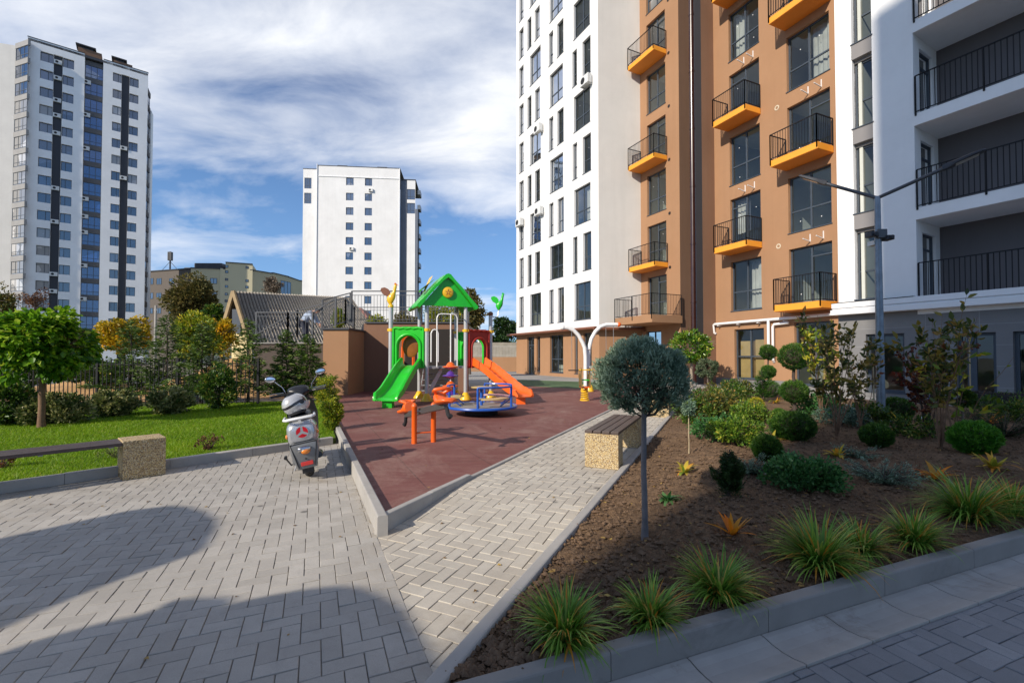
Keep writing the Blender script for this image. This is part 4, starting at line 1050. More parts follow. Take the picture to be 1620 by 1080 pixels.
# small house behind the railing
def small_house():
    h = thing('house', 'low house with a reddish roof behind the stair railing', 'house', (-13.5,48,0))
    a, b = P(541,497,48), P(580,497,48); mb = MB(); mb.box(a.x, b.x, 48, 52, 0, Z(503,48)); mb.build('wall', M['olive'], h)
    mb = MB(); z0, z1 = Z(503,48), Z(484,48); mb.add([(a.x-.3,47.6,z0),(b.x+.3,47.6,z0),(b.x+.3,52,z0),(a.x-.3,52,z0),(a.x+.5,50,z1),(b.x-1.2,50,z1)], [(0,1,5,4),(1,2,5),(2,3,4,5),(3,0,4)]); mb.build('roof', surf('red_roof', (.28,.13,.10), .8, .2, 2, 30, .3), h)
small_house()

# ============================================================ tower and added shadow slabs behind the camera whose shadows reach the yard
SUNH = V2((.695,.719)); EL = 28.5; TN = math.tan(R(EL))
def shade_tower():
    T2 = thing('apartment_building', 'white tower behind the photographer that shades the planting bed and the grey building', 'apartment building', (-22,-22,0))
    edge = V2(G(880,905,.12))-SUNH*36; r = perp(SUNH)
    f = FP(edge, edge+r*26); f.n = SUNH.copy(); 
    hs = [(2+i*3.6, 3.6+i*3.6, 1+k*3, 2.7+k*3) for i in range(7) for k in range(13)]
    mb = MB(); f.wall(mb, 0, 26, 0, 42, hs, .2); back = [f.pt(0,0,0), f.pt(26,0,0), f.pt(26,-12,0), f.pt(0,-12,0)]
    mb.prism([q[:2] for q in (back[0],back[1],back[2],back[3])], 0, 42, cap=True) if False else None
    f.box(mb, 0, 26, -12, -.25, 0, 42); mb.build('white_wall', M['stucco_white'], T2)
    mb = MB()
    for h in hs: mb.quad(f.pt(h[0],-.15,h[2]), f.pt(h[1],-.15,h[2]), f.pt(h[1],-.15,h[3]), f.pt(h[0],-.15,h[3]))
    mb.build('window_glass', M['farglass'], T2)
shade_tower()
def canopy(label, pix, hz, th=.025):  # not a real canopy: unseen slab added for its shadow
    pts = [V2(G(*p)) - SUNH*(hz/TN) if len(p) == 2 else V2(p[:2])-SUNH*(hz/TN) for p in pix]  # unseen slab added for its shadow, outline traced back from the ground
    c = sum(pts)/len(pts); o = thing('canopy', label, 'canopy', (c[0],c[1],0))
    mb = MB(); mb.prism(ccw([tuple(p) for p in pts]), hz, hz+th); mb.build('roof', M['soffit'], o)
    mb = MB(); mb.cyl((c[0],c[1],0), (c[0],c[1],hz), .07, n=12); mb.build('post', M['rail_grey'], o)  # post of the added slab
def rnd_poly(px): return px
canopy('rounded canopy roof behind the camera, left of the other', [(-260,905),(-160,880),(0,852),(60,838),(130,823),(200,808),(262,801),(292,803),(318,811),(334,822),(336,833),(328,850),(316,868),(300,878),(250,895),(190,915),(110,945),(40,975),(-60,1020),(-260,1080)], 3.4)  # added unseen slab, there only for its shadow
canopy('larger rounded canopy roof just behind the camera', [(-30,1042),(60,1012),(150,988),(225,973),(246,964),(262,953),(300,949),(345,948),(362,953),(330,963),(400,948),(470,935),(530,929),(565,933),(600,947),(630,966),(655,1000),(680,1045),(690,1085),(660,1300),(-600,1300),(-200,1100)], 3.0)  # added unseen slab, there only for its shadow
# ------------------------------------------------------------ playground
def plastic(name, c, rough=.36): return surf(name, c, rough, .10, 2.5, 55, .07, .002, coat=.2, dirt=(tuple(min(1,x*.55+.10) for x in c), .35))
M['p_green'] = plastic('green_plastic', (.015,.50,.02)); M['p_orange'] = plastic('orange_plastic', (.85,.13,.012)); M['p_red'] = plastic('red_plastic', (.42,.03,.015))
M['p_yellow'] = plastic('yellow_plastic', (.85,.50,.02)); M['p_blue'] = plastic('blue_paint', (.012,.09,.42)); M['p_purple'] = plastic('purple_plastic', (.10,.035,.32))
M['post'] = surf('galvanised_post', (.55,.55,.55), .35, .06, 2, 60, .05, metal=.35); M['postd'] = surf('post_shade_dark', (.13,.13,.14), .5, .1, 2, 60, .05)
M['p_seatpink'] = plastic('pink_panel', (.62,.36,.36), .5); M['p_seatyellow'] = plastic('pale_yellow_panel', (.68,.50,.20), .5)
M['white_metal'] = surf('white_powder_coat', (.80,.80,.78), .35, .04, 3, 60, .05)
M['steel'] = surf('brushed_steel', (.35,.35,.36), .35, .1, 3, 80, .05, metal=.8)
M['deck'] = surf('deck_plate', (.25,.25,.26), .6, .15, 3, 60, .1)
mz = MAT_Z
def V3(a, z=0): return Vector((a[0], a[1], z))
def playset():
    P3, P5 = V3((-2.60,13.9)), V3((-1.46,14.35)); P2, P4 = V3((-3.03,14.9)), V3((-1.89,15.4)); P1, P6 = V3((-3.72,13.95)), V3((-.71,15.05))
    t = thing('climbing_frame', 'climbing frame with a green gable roof, a green slide and an orange slide', 'playground', (-2.2,14.6,mz))
    top = 3.12
    def post(p, h, dark=0, cone=True):
        mb = MB(); mb.cyl((p.x,p.y,mz), (p.x,p.y,h), .064, n=16); o = mb.build('post', M['post'], t, smooth=True)
        if dark: m2 = MB(); m2.cyl((p.x,p.y,mz+(h-mz)*0 if dark < 0 else h-dark), (p.x,p.y,mz+.85 if dark < 0 else h), .0585, n=16); m2.build('painted_post_shade', M['postd'], o, smooth=True)  # dark cylinder paints shade onto the post; unused by the calls below
        if cone: m2 = MB(); m2.lathe((p.x,p.y,mz), [(.19,0),(.19,.03),(.13,.12),(.075,.22),(.06,.24)], 20); m2.build('base_cone', M['p_yellow'], o, smooth=True)
        for z in (2.28,): m2 = MB(); m2.lathe((p.x,p.y,z-.05), [(.06,0),(.085,.01),(.085,.09),(.06,.10)], 16); m2.box(p.x-.10,p.x+.10,p.y-.03,p.y+.03,z-.035,z+.035); m2.build('clamp', M['p_yellow'], o, smooth=True)
        return o
    for p, h in ((P2,top),(P3,top),(P4,top),(P5,top)): post(p, h)
    o1 = post(P1, 2.98); o6 = post(P6, 2.86)
    for p, h in ((P1,2.98),): m2 = MB(); m2.lathe((p.x,p.y,h-.02), [(.06,0),(.085,.02),(.08,.08),(.04,.12)], 16); m2.build('post_cap', M['p_yellow'], o1, smooth=True)
    m2 = MB(); m2.ball((P6.x,P6.y,2.87), .085); m2.build('post_cap', M['brown_metal'], o6, smooth=True)
    # deck
    mb = MB(); dz = 1.16; mb.prism([(P3.x,P3.y),(P5.x,P5.y),(P4.x,P4.y),(P2.x,P2.y)], dz-.06, dz); mb.prism(ccw([(P1.x,P1.y),(P3.x,P3.y),(P2.x,P2.y)]), dz-.055, dz-.001); mb.prism(ccw([(P5.x,P5.y),(P6.x,P6.y),(P4.x,P4.y)]), dz-.055, dz-.001); mb.build('deck', M['deck'], t)
    # roof: two slopes with a ridge running away, thick rounded edges and front gable
    cx, ax = (P3+P5)/2, (P5-P3).normalized(); ay = (P2-P3+P4-P5).normalized(); hw = .94; z0, z1 = 3.02, 4.02
    def rp(a, b, z): q = cx+ax*a+ay*b; return (q.x, q.y, z)
    mb = MB()
    for s in (-1,1):
        rings = []
        for b in np.linspace(-.22, 1.32, 9):
            ring = []
            prof = [(0,z1),(.08,z1-.03),(.20,z1-.17),(.45,z1-.42),(.70,z1-.72),(.86,z0+.12),(.95,z0+.02),(.95,z0-.04),(.88,z0-.08),(.78,z0+.04),(.60,z1-.72),(.38,z1-.47),(.14,z1-.22),(0,z1-.12)]
            for a, z in prof:
                ripple = .022*math.sin(b*14)*(1 if z > z0+.1 else 0)
                ring.append(rp(s*a, b, z+ripple))
            rings.append(ring)
        mb.loft(rings)
    roof = mb.build('roof', M['p_green'], t, smooth=True, ang=55)
    mb = MB(); c = [rp(-.80,-.10,z0+.0), rp(.80,-.10,z0+.0), rp(.10,-.10,z1-.18), rp(-.10,-.10,z1-.18)]; c2 = [rp(-.80,-.04,z0), rp(.80,-.04,z0), rp(.10,-.04,z1-.18), rp(-.10,-.04,z1-.18)]
    mb.add(c+c2, [(0,1,2,3),(7,6,5,4),(0,4,5,1),(1,5,6,2),(2,6,7,3),(3,7,4,0)]); mb.build('gable', M['p_green'], roof)
    mb = MB(); rg = []
    for rr_, bb in ((.0,-.18),(.12,-.18),(.165,-.16),(.165,-.10)): rg.append([rp(rr_*math.cos(q*math.pi/12), bb, z0+.42+rr_*math.sin(q*math.pi/12)) for q in range(24)])
    mb.loft(rg, cap=False); mb.build('round_badge', M['p_yellow'], roof, smooth=True)
    mb = MB()
    for q in range(5):
        a = q*2*math.pi/5+.3; mb.add([rp(.035*math.cos(a+e_)*k if k else 0, -.186, z0+.42+.035*0+k*math.sin(a+e_)*.035) for e_, k in ((-.5,1.0),(0,3.3),(.5,1.0))], [(0,1,2)])
    mb.build('badge_marks', M['p_red'], roof)
    mb = MB(); mb.add([rp(-.60,.35,z1-.52), rp(-.62,.75,z1-.55), rp(-.38,.75,z1-.02), rp(-.36,.35,z1+.0)], [(0,1,2,3)]); mb.add([rp(-.30,.3,z1-.1), rp(-.80,.3,z1-.5), rp(-.7,.85,z1-.5), rp(-.25,.85,z1-.1)], [(0,1,2,3)]) ; mb.build('dormer', M['p_yellow'], roof)
    # arch panels
    def panel(pa, pb, mt, name, zb, zt, hole=(.5,.30,.27,.30), edge=.06, th=.07, bk=False):
        a, b = pa, pb; d = (b-a); n = Vector((-d.y,d.x,0)).normalized(); w = d.length; d.normalize(); cxp = w*hole[0]; hw_ = w*hole[2]
        def q(x, o, z): v = a+d*x+n*o; return (v.x, v.y, z)
        hz0 = zb+(zt-zb)*.16; hzc = zb+(zt-zb)*.52; N = 24; outer, inner = [], []
        for i in range(N+1):
            an = math.pi*(1-i/N); inner.append((cxp+hw_*math.cos(an), hzc+hw_*1.05*math.sin(an)))
        inner = [(cxp-hw_, zb)]+inner+[(cxp+hw_, zb)]
        for i, (x, z) in enumerate(inner):
            if i == 0: outer.append((edge, zb)); continue
            if i == len(inner)-1: outer.append((w-edge, zb)); continue
            dx, dz_ = x-cxp, z-hzc; L_ = max(abs(dx)/(w/2-edge), abs(dz_)/(zt-hzc) if dz_ > 0 else 0, 1e-6); k = 1/L_
            bumpy = .02*math.sin(i*1.7); outer.append((cxp+dx*k, min(zt+bumpy, hzc+dz_*k)))
        mb = MB(); n_ = len(inner)
        for o0, o1 in ((-th/2, th/2),):
            vs = [q(x,o0,z) for x,z in inner]+[q(x,o0,z) for x,z in outer]+[q(x,o1,z) for x,z in inner]+[q(x,o1,z) for x,z in outer]
            fs = []
            for i in range(n_-1):
                fs += [(i,i+1,n_+i+1,n_+i), (2*n_+i,3*n_+i,3*n_+i+1,2*n_+i+1), (i,2*n_+i,2*n_+i+1,i+1), (n_+i,n_+i+1,3*n_+i+1,3*n_+i)]
            mb.add(vs, fs)
        # raised arch moulding
        for sgn in (-1,):
            pts = [q(cxp+(x-cxp)*1.22, -th/2*1.0-.01, hzc+(z-hzc)*1.16 if z > zb else zb) for x, z in inner]; mb.tube(pts, .045, 8)
            pts = [q(edge+.05+(w-2*edge-.1)*i/12, -th/2-.004, zt-.05+.018*math.sin(i*2.1)) for i in range(13)]; mb.tube(pts, .035, 8)
        for x in (edge+.04, w-edge-.04): mb.tube([q(x,-th/2-.004,zb+.05), q(x,-th/2-.004,zt-.05)], .035, 8)
        return mb.build(name, M[mt], t, smooth=True, ang=60)
    panel(P1, P3, 'p_green', 'slide_panel', 1.12, 2.38); panel(P5, P6, 'p_red', 'slide_panel', 1.10, 2.34, hole=(.5,.3,.25,.3))
    panel(P4, P6, 'p_green', 'rear_panel', 1.10, 2.30); panel(P2+Vector((-.1,0,0)), P1+Vector((.1,.75,0)), 'p_orange', 'rear_panel', 1.15, 2.25)
    # brown round door seen through the green arch
    mb = MB(); c = (P1+P3)/2+Vector((.02,.22,0)); mb.ball((c.x,c.y,1.78), (.26,.04,.34), 20, 12); mb.build('bubble_window', surf('amber_bubble', (.30,.10,.02), .3, .2, 4, 30, .1), t, smooth=True)
    # slides: trough swept along a curve
    def slide(a, b, mt, w=.52, ztop=1.2, zend=.34, sw=.09, waves=False):
        a = Vector(a); b = Vector(b); d = (b-a); Ls = d.length; d.normalize(); r = Vector((d.y,-d.x,0)); rings = []
        N = 26
        for i in range(N+1):
            s = i/N; x = s*Ls
            z = ztop-(ztop-zend)*(s*1.13 if s < .8 else 1-(1-s)**2*2.4)
            z = ztop+(zend-ztop)*(3*s*s-2*s*s*s)*.55+(zend-ztop)*.45*s
            lift = .03*(s-.85)/.15 if s > .85 else 0
            wall = .21*(1-.35*max(0,(s-.7)/.3))+(.012*math.sin(i*2.2) if waves else 0)
            if s < .08: wall += .02
            wd = w*(1+.10*max(0,(s-.75)/.25)); t_ = .05
            prof = [(-wd/2,wall),(-wd/2+.05,wall+.015),(-wd/2+.085,wall-.02),(-wd/2+.10,.05),(-wd/2+.15,0),(wd/2-.15,0),(wd/2-.10,.05),(wd/2-.085,wall-.02),(wd/2-.05,wall+.015),(wd/2,wall),(wd/2+.01,.0),(wd/2-.05,-t_),(-wd/2+.05,-t_),(-wd/2-.01,.0)]
            c = a+d*x; rings.append([(c.x+r.x*o, c.y+r.y*o, z+lift+h) for o, h in prof])
        # lip
        c = b+d*.10; rings.append([(c.x+r.x*o*.93, c.y+r.y*o*.93, zend-.02+h*.45) for o, h in prof])
        mb = MB(); mb.loft(rings)
        e = b-d*.12; mb.box(e.x-.13,e.x+.13,e.y-.13,e.y+.13,mz,zend-.02)
        return mb.build('slide', M[mt], t, smooth=True, ang=50)
    m1 = (P1+P3)/2; slide((m1.x+.06,m1.y+.02,0), (-3.33,12.1,0), 'p_green', w=.66)
    m6 = (P5+P6)/2; slide((m6.x,m6.y,0), (.33,13.05,0), 'p_orange', w=.6, waves=True)
    # white climbing arches between the front posts
    def q(x, o, z): v = P3+(P5-P3).normalized()*x; n = Vector((.37,-.93,0)); v = v+n*o; return (v.x,v.y,z)
    for x0, x1, zb, zt_, nm in ((.30,.94,1.15,2.78,'arch_rail'),(.12,.34,1.3,2.3,'arch_rail')):
        mb = MB(); pts = [q(x0,.05,zb), q(x0,.05,zt_-.12), q(x0+.04,.05,zt_-.03), q(x0+.12,.05,zt_), q(x1-.12,.05,zt_), q(x1-.04,.05,zt_-.03), q(x1,.05,zt_-.12), q(x1,.05,zb)]
        mb.tube(pts, .02, 8); mb.build(nm, M['white_metal'], t, smooth=True)
    # central pole with stacked discs
    X0, Y0 = -1.80, 13.35; mb = MB(); mb.tube([(X0,Y0,mz),(X0,Y0,2.72),(X0+.02,Y0+.25,2.78),(X0+.1,Y0+.75,2.78)], .02, 8); pl = mb.build('disc_pole', M['white_metal'], t, smooth=True)
    for z, mt in ((1.16,'p_orange'),(.90,'p_purple'),(.60,'p_orange'),(.36,'p_purple')):
        mb = MB(); mb.lathe((X0,Y0,z), [(.03,-.08),(.10,-.05),(.20,-.02),(.235,.0),(.235,.018),(.13,.045),(.10,.10),(.05,.14),(.03,.15)], 24); o = mb.build('step_disc', M[mt], pl, smooth=True)
    # dark stair panel under the deck at the back, diagonal braces
    mb = MB(); mb.bar((-2.72,14.3,mz), (-2.25,14.6,1.1), .05, .12); mb.build('brace', M['post'], t)
    for i in range(5):
        mb = MB(); c = (P2+P4)/2; d = (P2-P3).normalized(); v = c+d*(.15+.2*i); mb.box(v.x-.42,v.x+.42,v.y-.08,v.y+.08,1.05-.2*i,1.09-.2*i); mb.build('stair_tread', M['deck'], t)
    mb = MB(); 
    for s in (-.46,.46): v = (P2+P4)/2; mb.bar((v.x+s,v.y+.1,1.12), (v.x+s-.35,v.y+1.1,mz), .05, .16)
    mb.build('stair_stringer', M['post'], t)
    return P1, P6
P1, P6 = playset()
def bird(px, py_top, base, mt, name, label, face=1, s=1.0):
    x, y, z = base; t = thing(name, label, 'decoration', base)
    mb = MB(); f = face
    # body loft along a rising S curve, seen from the side
    rings = []
    for (dx, dz, rx, ry) in ((0,0,.03,.03),(.0,.06,.07,.05),(.01,.14,.11,.06),(.03,.21,.11,.06),(.06,.27,.08,.05),(.10,.33,.05,.04),(.12,.41,.04,.035),(.13,.47,.045,.035),(.135,.52,.035,.03),(.14,.55,.012,.012)):
        rings.append([(x+f*dx*s+rx*s*math.cos(q*math.pi/6), y+ry*s*math.sin(q*math.pi/6), z+dz*s) for q in range(12)])
    mb.loft(rings); mb.build('body', M[mt], t, smooth=True, ang=60)
    mb = MB()
    tail = [(-.02,.20),(-.10,.22),(-.20,.28),(-.26,.38),(-.24,.44),(-.15,.46),(-.06,.42),(-.0,.34)]
    vs = [(x+f*a*s, y-.02, z+b*s) for a, b in tail]+[(x+f*a*s, y+.02, z+b*s) for a, b in tail]; n = len(tail)
    mb.add(vs, [tuple(range(n)), tuple(range(2*n-1,n-1,-1))]+[(i,(i+1)%n,n+(i+1)%n,n+i) for i in range(n)]); mb.build('tail', M['brown_metal'] if mt == 'p_yellow' else M[mt], t)
    mb = MB(); hx, hz_ = x+f*.13*s, z+.52*s
    mb.add([(hx+f*.03*s,y-.02,hz_),(hx+f*.03*s,y+.02,hz_),(hx+f*.10*s,y,hz_-.015*s),(hx+f*.03*s,y,hz_+.03*s)], [(0,1,2),(0,3,2),(1,2,3),(0,1,3)])
    for i in range(3): mb.ball((hx-f*.015*s+f*i*.018*s,y,hz_+.045*s-abs(i-1)*.01), .016*s, 8, 6)
    mb.build('comb_and_beak', M['p_orange'] if mt == 'p_yellow' else M[mt], t, smooth=True)
bird(0,0,(P1.x-.02,P1.y,3.06),'p_yellow','rooster_figure','yellow plastic rooster figure on top of the left post of the climbing frame', 1, 1.15)
mb = MB(); br = [(P6.x,P6.y,2.84),(P6.x+.12,P6.y,2.76),(P6.x+.24,P6.y,2.80),(P6.x+.27,P6.y,3.03)]
bird(0,0,(P6.x+.27,P6.y,3.0),'p_green','bird_figure','green plastic bird figure on a bent rod at the right post of the climbing frame', 1, 1.0)
mb.tube(br, .016, 8); o = mb.build('bent_rod', M['steel'], bpy.data.objects['bird_figure'], smooth=True)

def seesaw():
    a, b = Vector((-1.545,7.22,mz)), Vector((-1.265,7.36,mz)); t = thing('seesaw', 'orange seesaw with two handled seats on a dark beam between orange posts', 'seesaw', ((a.x+b.x)/2,(a.y+b.y)/2,mz))
    for p in (a, b):
        mb = MB(); mb.lathe((p.x,p.y,p.z), [(.042,0),(.042,.57),(.046,.575),(.046,.59),(.04,.61),(.02,.635),(.004,.64)], 20); mb.build('post', M['p_orange'], t, smooth=True)
    mb = MB(); mb.cyl(a+Vector((0,0,.16)), b+Vector((0,0,.16)), .012); mb.build('crossbar', M['p_orange'], t, smooth=True)
    mb = MB(); mb.cyl(a+Vector((0,0,.5)), b+Vector((0,0,.5)), .02); mb.build('axle', M['steel'], t, smooth=True)
    e1, e2 = Vector((-1.86,8.02,.46)), Vector((-.93,6.42,.80)); mb = MB(); mb.bar(e1, e2, .07, .10); mb.build('beam', surf('dark_beam', (.10,.095,.095), .4, .1, 4, 60, .1, metal=.3), t, bevel=.01)
    d = (e2-e1).normalized(); r = Vector((d.y,-d.x,0)).normalized(); u = r.cross(d)
    if u.z < 0: u = -u
    for e, s in ((e1,1),(e2,-1)):
        def q(x, o, h): return e+(d*s*x+r*o+u*(h-.04))*.92+u*.02
        mb = MB(); rings = []
        for x, w, h0, h1 in ((-.20,.05,.05,.09),(-.17,.12,.045,.12),(-.05,.17,.04,.13),(.08,.15,.04,.13),(.16,.13,.04,.19),(.20,.13,.03,.25),(.26,.10,.05,.24)):
            rings.append([q(x,w*math.cos(k)*(1 if abs(math.cos(k)) < .99 else .95),(h0+h1)/2+(h1-h0)/2*math.sin(k)) for k in [i*math.pi/7 for i in range(14)]])
        mb.loft(rings); st = mb.build('seat', M['p_orange'], t, smooth=True, ang=60)
        mb = MB(); mb.tube([q(.22,-.05,.22), q(.17,-.12,.26), q(.08,-.13,.27), q(.03,-.07,.275), q(.02,0,.28), q(.03,.07,.275), q(.08,.13,.27), q(.17,.12,.26), q(.22,.05,.22)], .026, 10); mb.build('handle', M['p_orange'], st, smooth=True)
        mb = MB(); mb.tube([q(-.02,0,-.02), q(-.06,0,-.12), q(-.12,0,-.17), q(-.17,0,-.15)], .03, 8); mb.build('bumper', M['dark'], t, smooth=True)
seesaw()
def carousel():
    c = Vector((-.72,10.75,mz)); t = thing('merry_go_round', 'blue merry-go-round with a grab rail and coloured bench panels', 'merry-go-round', c)
    Rr = .82
    mb = MB(); mb.lathe((c.x,c.y,c.z), [(.34,0),(.40,.02),(.36,.15),(.44,.185)], 24); mb.build('base', M['dark'], t, smooth=True)
    mb = MB(); mb.lathe((c.x,c.y,c.z+.19), [(.05,0),(Rr-.02,0),(Rr-.02,.03),(.05,.032)], 48); mb.build('platform', surf('chequer_plate', (.33,.29,.25), .5, .2, 4, 90, .3, metal=.2), t, smooth=True)
    mb = MB(); ring = [(c.x+Rr*math.cos(q*math.pi/24), c.y+Rr*math.sin(q*math.pi/24), c.z+.20) for q in range(49)]; mb.tube(ring, .032, 8, cap=False); mb.build('rim', M['p_blue'], t, smooth=True)
    angs = [R(x) for x in (-92,-28,28,88,150,208)]
    for an in angs:
        p = (c.x+Rr*.97*math.cos(an), c.y+Rr*.97*math.sin(an)); mb = MB(); mb.cyl((p[0],p[1],c.z+.20), (p[0],p[1],c.z+.66), .027); mb.bar((p[0],p[1],c.z+.42),(c.x+Rr*.62*math.cos(an),c.y+Rr*.62*math.sin(an),c.z+.22),.025); mb.build('upright', M['p_blue'], t, smooth=True)
    for i in (0,2,4):
        a0, a1 = angs[i], angs[(i+1)%6]; 
        if a1 < a0: a1 += 2*math.pi
        pts = [(c.x+Rr*.97*math.cos(a0+(a1-a0)*k/10), c.y+Rr*.97*math.sin(a0+(a1-a0)*k/10), c.z+.68) for k in range(11)]
        mb = MB(); mb.tube([(pts[0][0],pts[0][1],c.z+.60)]+pts+[(pts[-1][0],pts[-1][1],c.z+.60)], .022, 8); mb.build('grab_rail', M['p_blue'], t, smooth=True)
        ri, ro = .44*Rr/.82, .74; sec = []
        for r_, z in ((.50,.40),(.76,.40)): sec.append([(c.x+r_*math.cos(a0+(a1-a0)*k/10), c.y+r_*math.sin(a0+(a1-a0)*k/10), c.z+z) for k in range(11)])
        mb = MB(); vs = sec[0]+sec[1]+[(v[0],v[1],v[2]+.03) for v in sec[0]+sec[1]]
        fs = []
        for k in range(10): fs += [(k,k+1,12+k,11+k),(22+k,33+k,34+k,23+k),(k,22+k,23+k,k+1),(11+k,12+k,34+k,33+k)]
        fs += [(0,11,33,22),(10,32,43,21)]
        mb.add(vs, fs); mb.build('bench_panel', M['p_seatyellow'] if i != 2 else M['p_seatpink'], t)
    mb = MB(); mb.cyl((c.x,c.y,c.z+.15),(c.x,c.y,c.z+.62),.035); mb.build('hub', M['p_blue'], t, smooth=True)
    mb = MB(); mb.lathe((c.x,c.y,c.z+.62), [(.05,0),(.24,.01),(.25,.03),(.10,.045)], 28); mb.build('hand_wheel', M['p_seatyellow'], t, smooth=True)
carousel()
def swing():
    c = P(929,614,17.6); x, y = c.x, 17.6; t = thing('swing', 'white swing with two arched arms and hanging seats', 'swing', (x,y,mz))
    d = Vector((1,.10,0)).normalized()
    def q(a, o, z): return (x+d.x*a-d.y*o, y+d.y*a+d.x*o, z)
    for s, o, nm, reach, ht in ((-1,-.05,'arm',.95,2.56),(1,.10,'arm',1.28,2.70)):
        pts = [q(s*.08,o,mz), q(s*.08,o,1.45), q(s*.11,o,1.8), q(s*.20,o,ht-.55), q(s*.36,o,ht-.27), q(s*.56,o,ht-.08), q(s*.78,o,ht), q(s*reach,o,ht+.01)]
        mb = MB(); mb.tube(pts, .075, 14); a = mb.build(nm, M['white_metal'], t, smooth=True)
        mb = MB(); e = q(s*(reach+.02),o,ht+.01); mb.ball(e, .095); mb.build('end_cap', M['p_orange'] if s > 0 else M['white_metal'], a, smooth=True)
        c1, c2 = (.45,.62) if s < 0 else (.78,1.08); mb = MB()
        for cc in (c1,c2): mb.tube([q(s*cc,o,ht-.05), q(s*cc,o-.05,ht-.05-1.55)], .009, 5)
        mb.build('chain', M['steel'], t)
        mb = MB(); p = q(s*(c1+c2)/2,o-.05,ht-1.63); mb.box(p[0]-.22,p[0]+.22,p[1]-.09,p[1]+.09,p[2]-.02,p[2]+.02); mb.build('seat', M['dark'], t, bevel=.015)
    mb = MB()
    for z in (.7,1.05,1.75): mb.cyl(q(-.12,.02,z), q(.12,.02,z), .03)
    mb.build('brace', M['white_metal'], t)
    mb = MB(); 
    for s in (-.08,.10): p = q(s,.03,mz); mb.lathe(p, [(.17,0),(.17,.05),(.12,.17),(.09,.25)], 16)
    mb.build('base_cover', M['p_yellow'], t, smooth=True)
swing()
def spring_rider():
    c = P(925,632,14.1); x, y = c.x, 14.1; t = thing('spring_rider', 'spring rocker with a yellow coil and a flat brown and green figure', 'spring rider', (x,y,mz))
    mb = MB(); pts = [(x+(.085+.03*(1-k/60))*math.cos(k*.62), y+(.085+.03*(1-k/60))*math.sin(k*.62), mz+.03+k*.0065) for k in range(61)]; mb.tube(pts, .022, 8); mb.lathe((x,y,mz), [(.15,0),(.15,.03),(.08,.035)], 20); mb.build('spring', M['p_yellow'], t, smooth=True)
    mb = MB(); out = [(-.30,.0),(-.26,.20),(-.20,.42),(-.24,.55),(-.14,.60),(-.05,.42),(.05,.36),(.20,.40),(.30,.55),(.34,.42),(.28,.12),(.24,0)]
    for o0, o1 in ((-.14,-.12),(.12,.14)):
        vs = [(x+o0, y+a, mz+.42+b) for a, b in out]+[(x+o1, y+a, mz+.42+b) for a, b in out]; n = len(out); mb.add(vs, [tuple(range(n)), tuple(range(2*n-1,n-1,-1))]+[(i,(i+1)%n,n+(i+1)%n,n+i) for i in range(n)])
    mb.build('side_figure', surf('brown_panel', (.20,.12,.03), .5, .2, 5, 40, .1), t)
    mb = MB(); mb.box(x-.12,x+.12,y-.15,y+.15,mz+.62,mz+.65); mb.build('seat', M['p_green'], t); mb = MB(); mb.cyl((x-.2,y-.2,mz+.95),(x+.2,y-.2,mz+.95),.018); mb.build('handle', M['p_yellow'], t, smooth=True)
    mb = MB(); mb.box(x-.14,x+.14,y-.2,y+.2,mz+.40,mz+.44); mb.build('mounting_plate', M['p_orange'], t)
spring_rider()

# ------------------------------------------------------------ benches
def aggregate():
    m, nt, b = new_mat('exposed_aggregate'); t = nt.nodes.new('ShaderNodeTexCoord'); v = nt.nodes.new('ShaderNodeTexVoronoi'); v.inputs['Scale'].default_value = 85; L(nt, t.outputs['Object'], v.inputs['Vector'])
    c = ramp(nt, v.outputs['Color'], [(0,(.50,.33,.13)),(.35,(.62,.45,.20)),(.6,(.72,.60,.38)),(.8,(.42,.26,.10)),(1,(.78,.70,.55))])
    e = ramp(nt, v.outputs['Distance'], [(.40,(0,)*3),(.75,(1,)*3)]); c = mixc(nt, e, c, (.20,.14,.08))
    L(nt, c, b.inputs['Base Color']); b.inputs['Roughness'].default_value = .75; bump(nt, b, mathn(nt, 'SUBTRACT', 1, v.outputs['Distance']), .9, .008); return m
M['aggregate'] = aggregate()
M['slat'] = surf('dark_wood_slat', (.075,.05,.042), .5, .25, 5, 30, .2, dirt=((.14,.10,.08), .5))
def bench(label, a, b, w, h=.45, blk=.16, nsl=4, z0=0.0, side=1, bd=None, over=0.0):
    """a, b: ground points of the two outer ends along one long edge; width extends to the right of a->b"""
    a, b = V2(a), V2(b); d = unit(b-a); n = perp(d)*side; c = (a+b)/2+n*w/2; t = thing('bench', label, 'bench', (c[0],c[1],z0)); Lb = np.linalg.norm(b-a)
    def q(x, o, z): p = a+d*x+n*o; return (p[0],p[1],z0+z)
    def bx(mb, x0,x1,o0,o1,z0_,z1_): 
        cs = [q(x,o,z) for z in (z0_,z1_) for x,o in ((x0,o0),(x1,o0),(x1,o1),(x0,o1))]; mb.add(cs, [(0,3,2,1),(4,5,6,7),(0,1,5,4),(1,2,6,5),(2,3,7,6),(3,0,4,7)])
    bl = bd or .30
    for x0 in (0, Lb-bl):
        mb = MB(); bx(mb, x0, x0+bl, 0, w, 0, h-(.0 if over else .035)); mb.build('concrete_block', M['aggregate'], t, bevel=.008)
    sw = (w-.012*(nsl-1))/nsl
    for i in range(nsl):
        mb = MB()
        if over: bx(mb, bl-.0+.002, Lb-bl-.002, i*(sw+.012), i*(sw+.012)+sw, h-.055, h-.015)
        else: bx(mb, .0, Lb, i*(sw+.012), i*(sw+.012)+sw, h-.035, h)
        mb.build('slat', M['slat'], t, bevel=.004)
    mb = MB()
    for x in ((bl+.08), Lb/2, Lb-bl-.12): bx(mb, x, x+.04, .03, w-.03, h-.07 if over else h-.05, h-.056 if over else h-.036)
    mb.build('steel_strap', M['steel'], t)
    return t
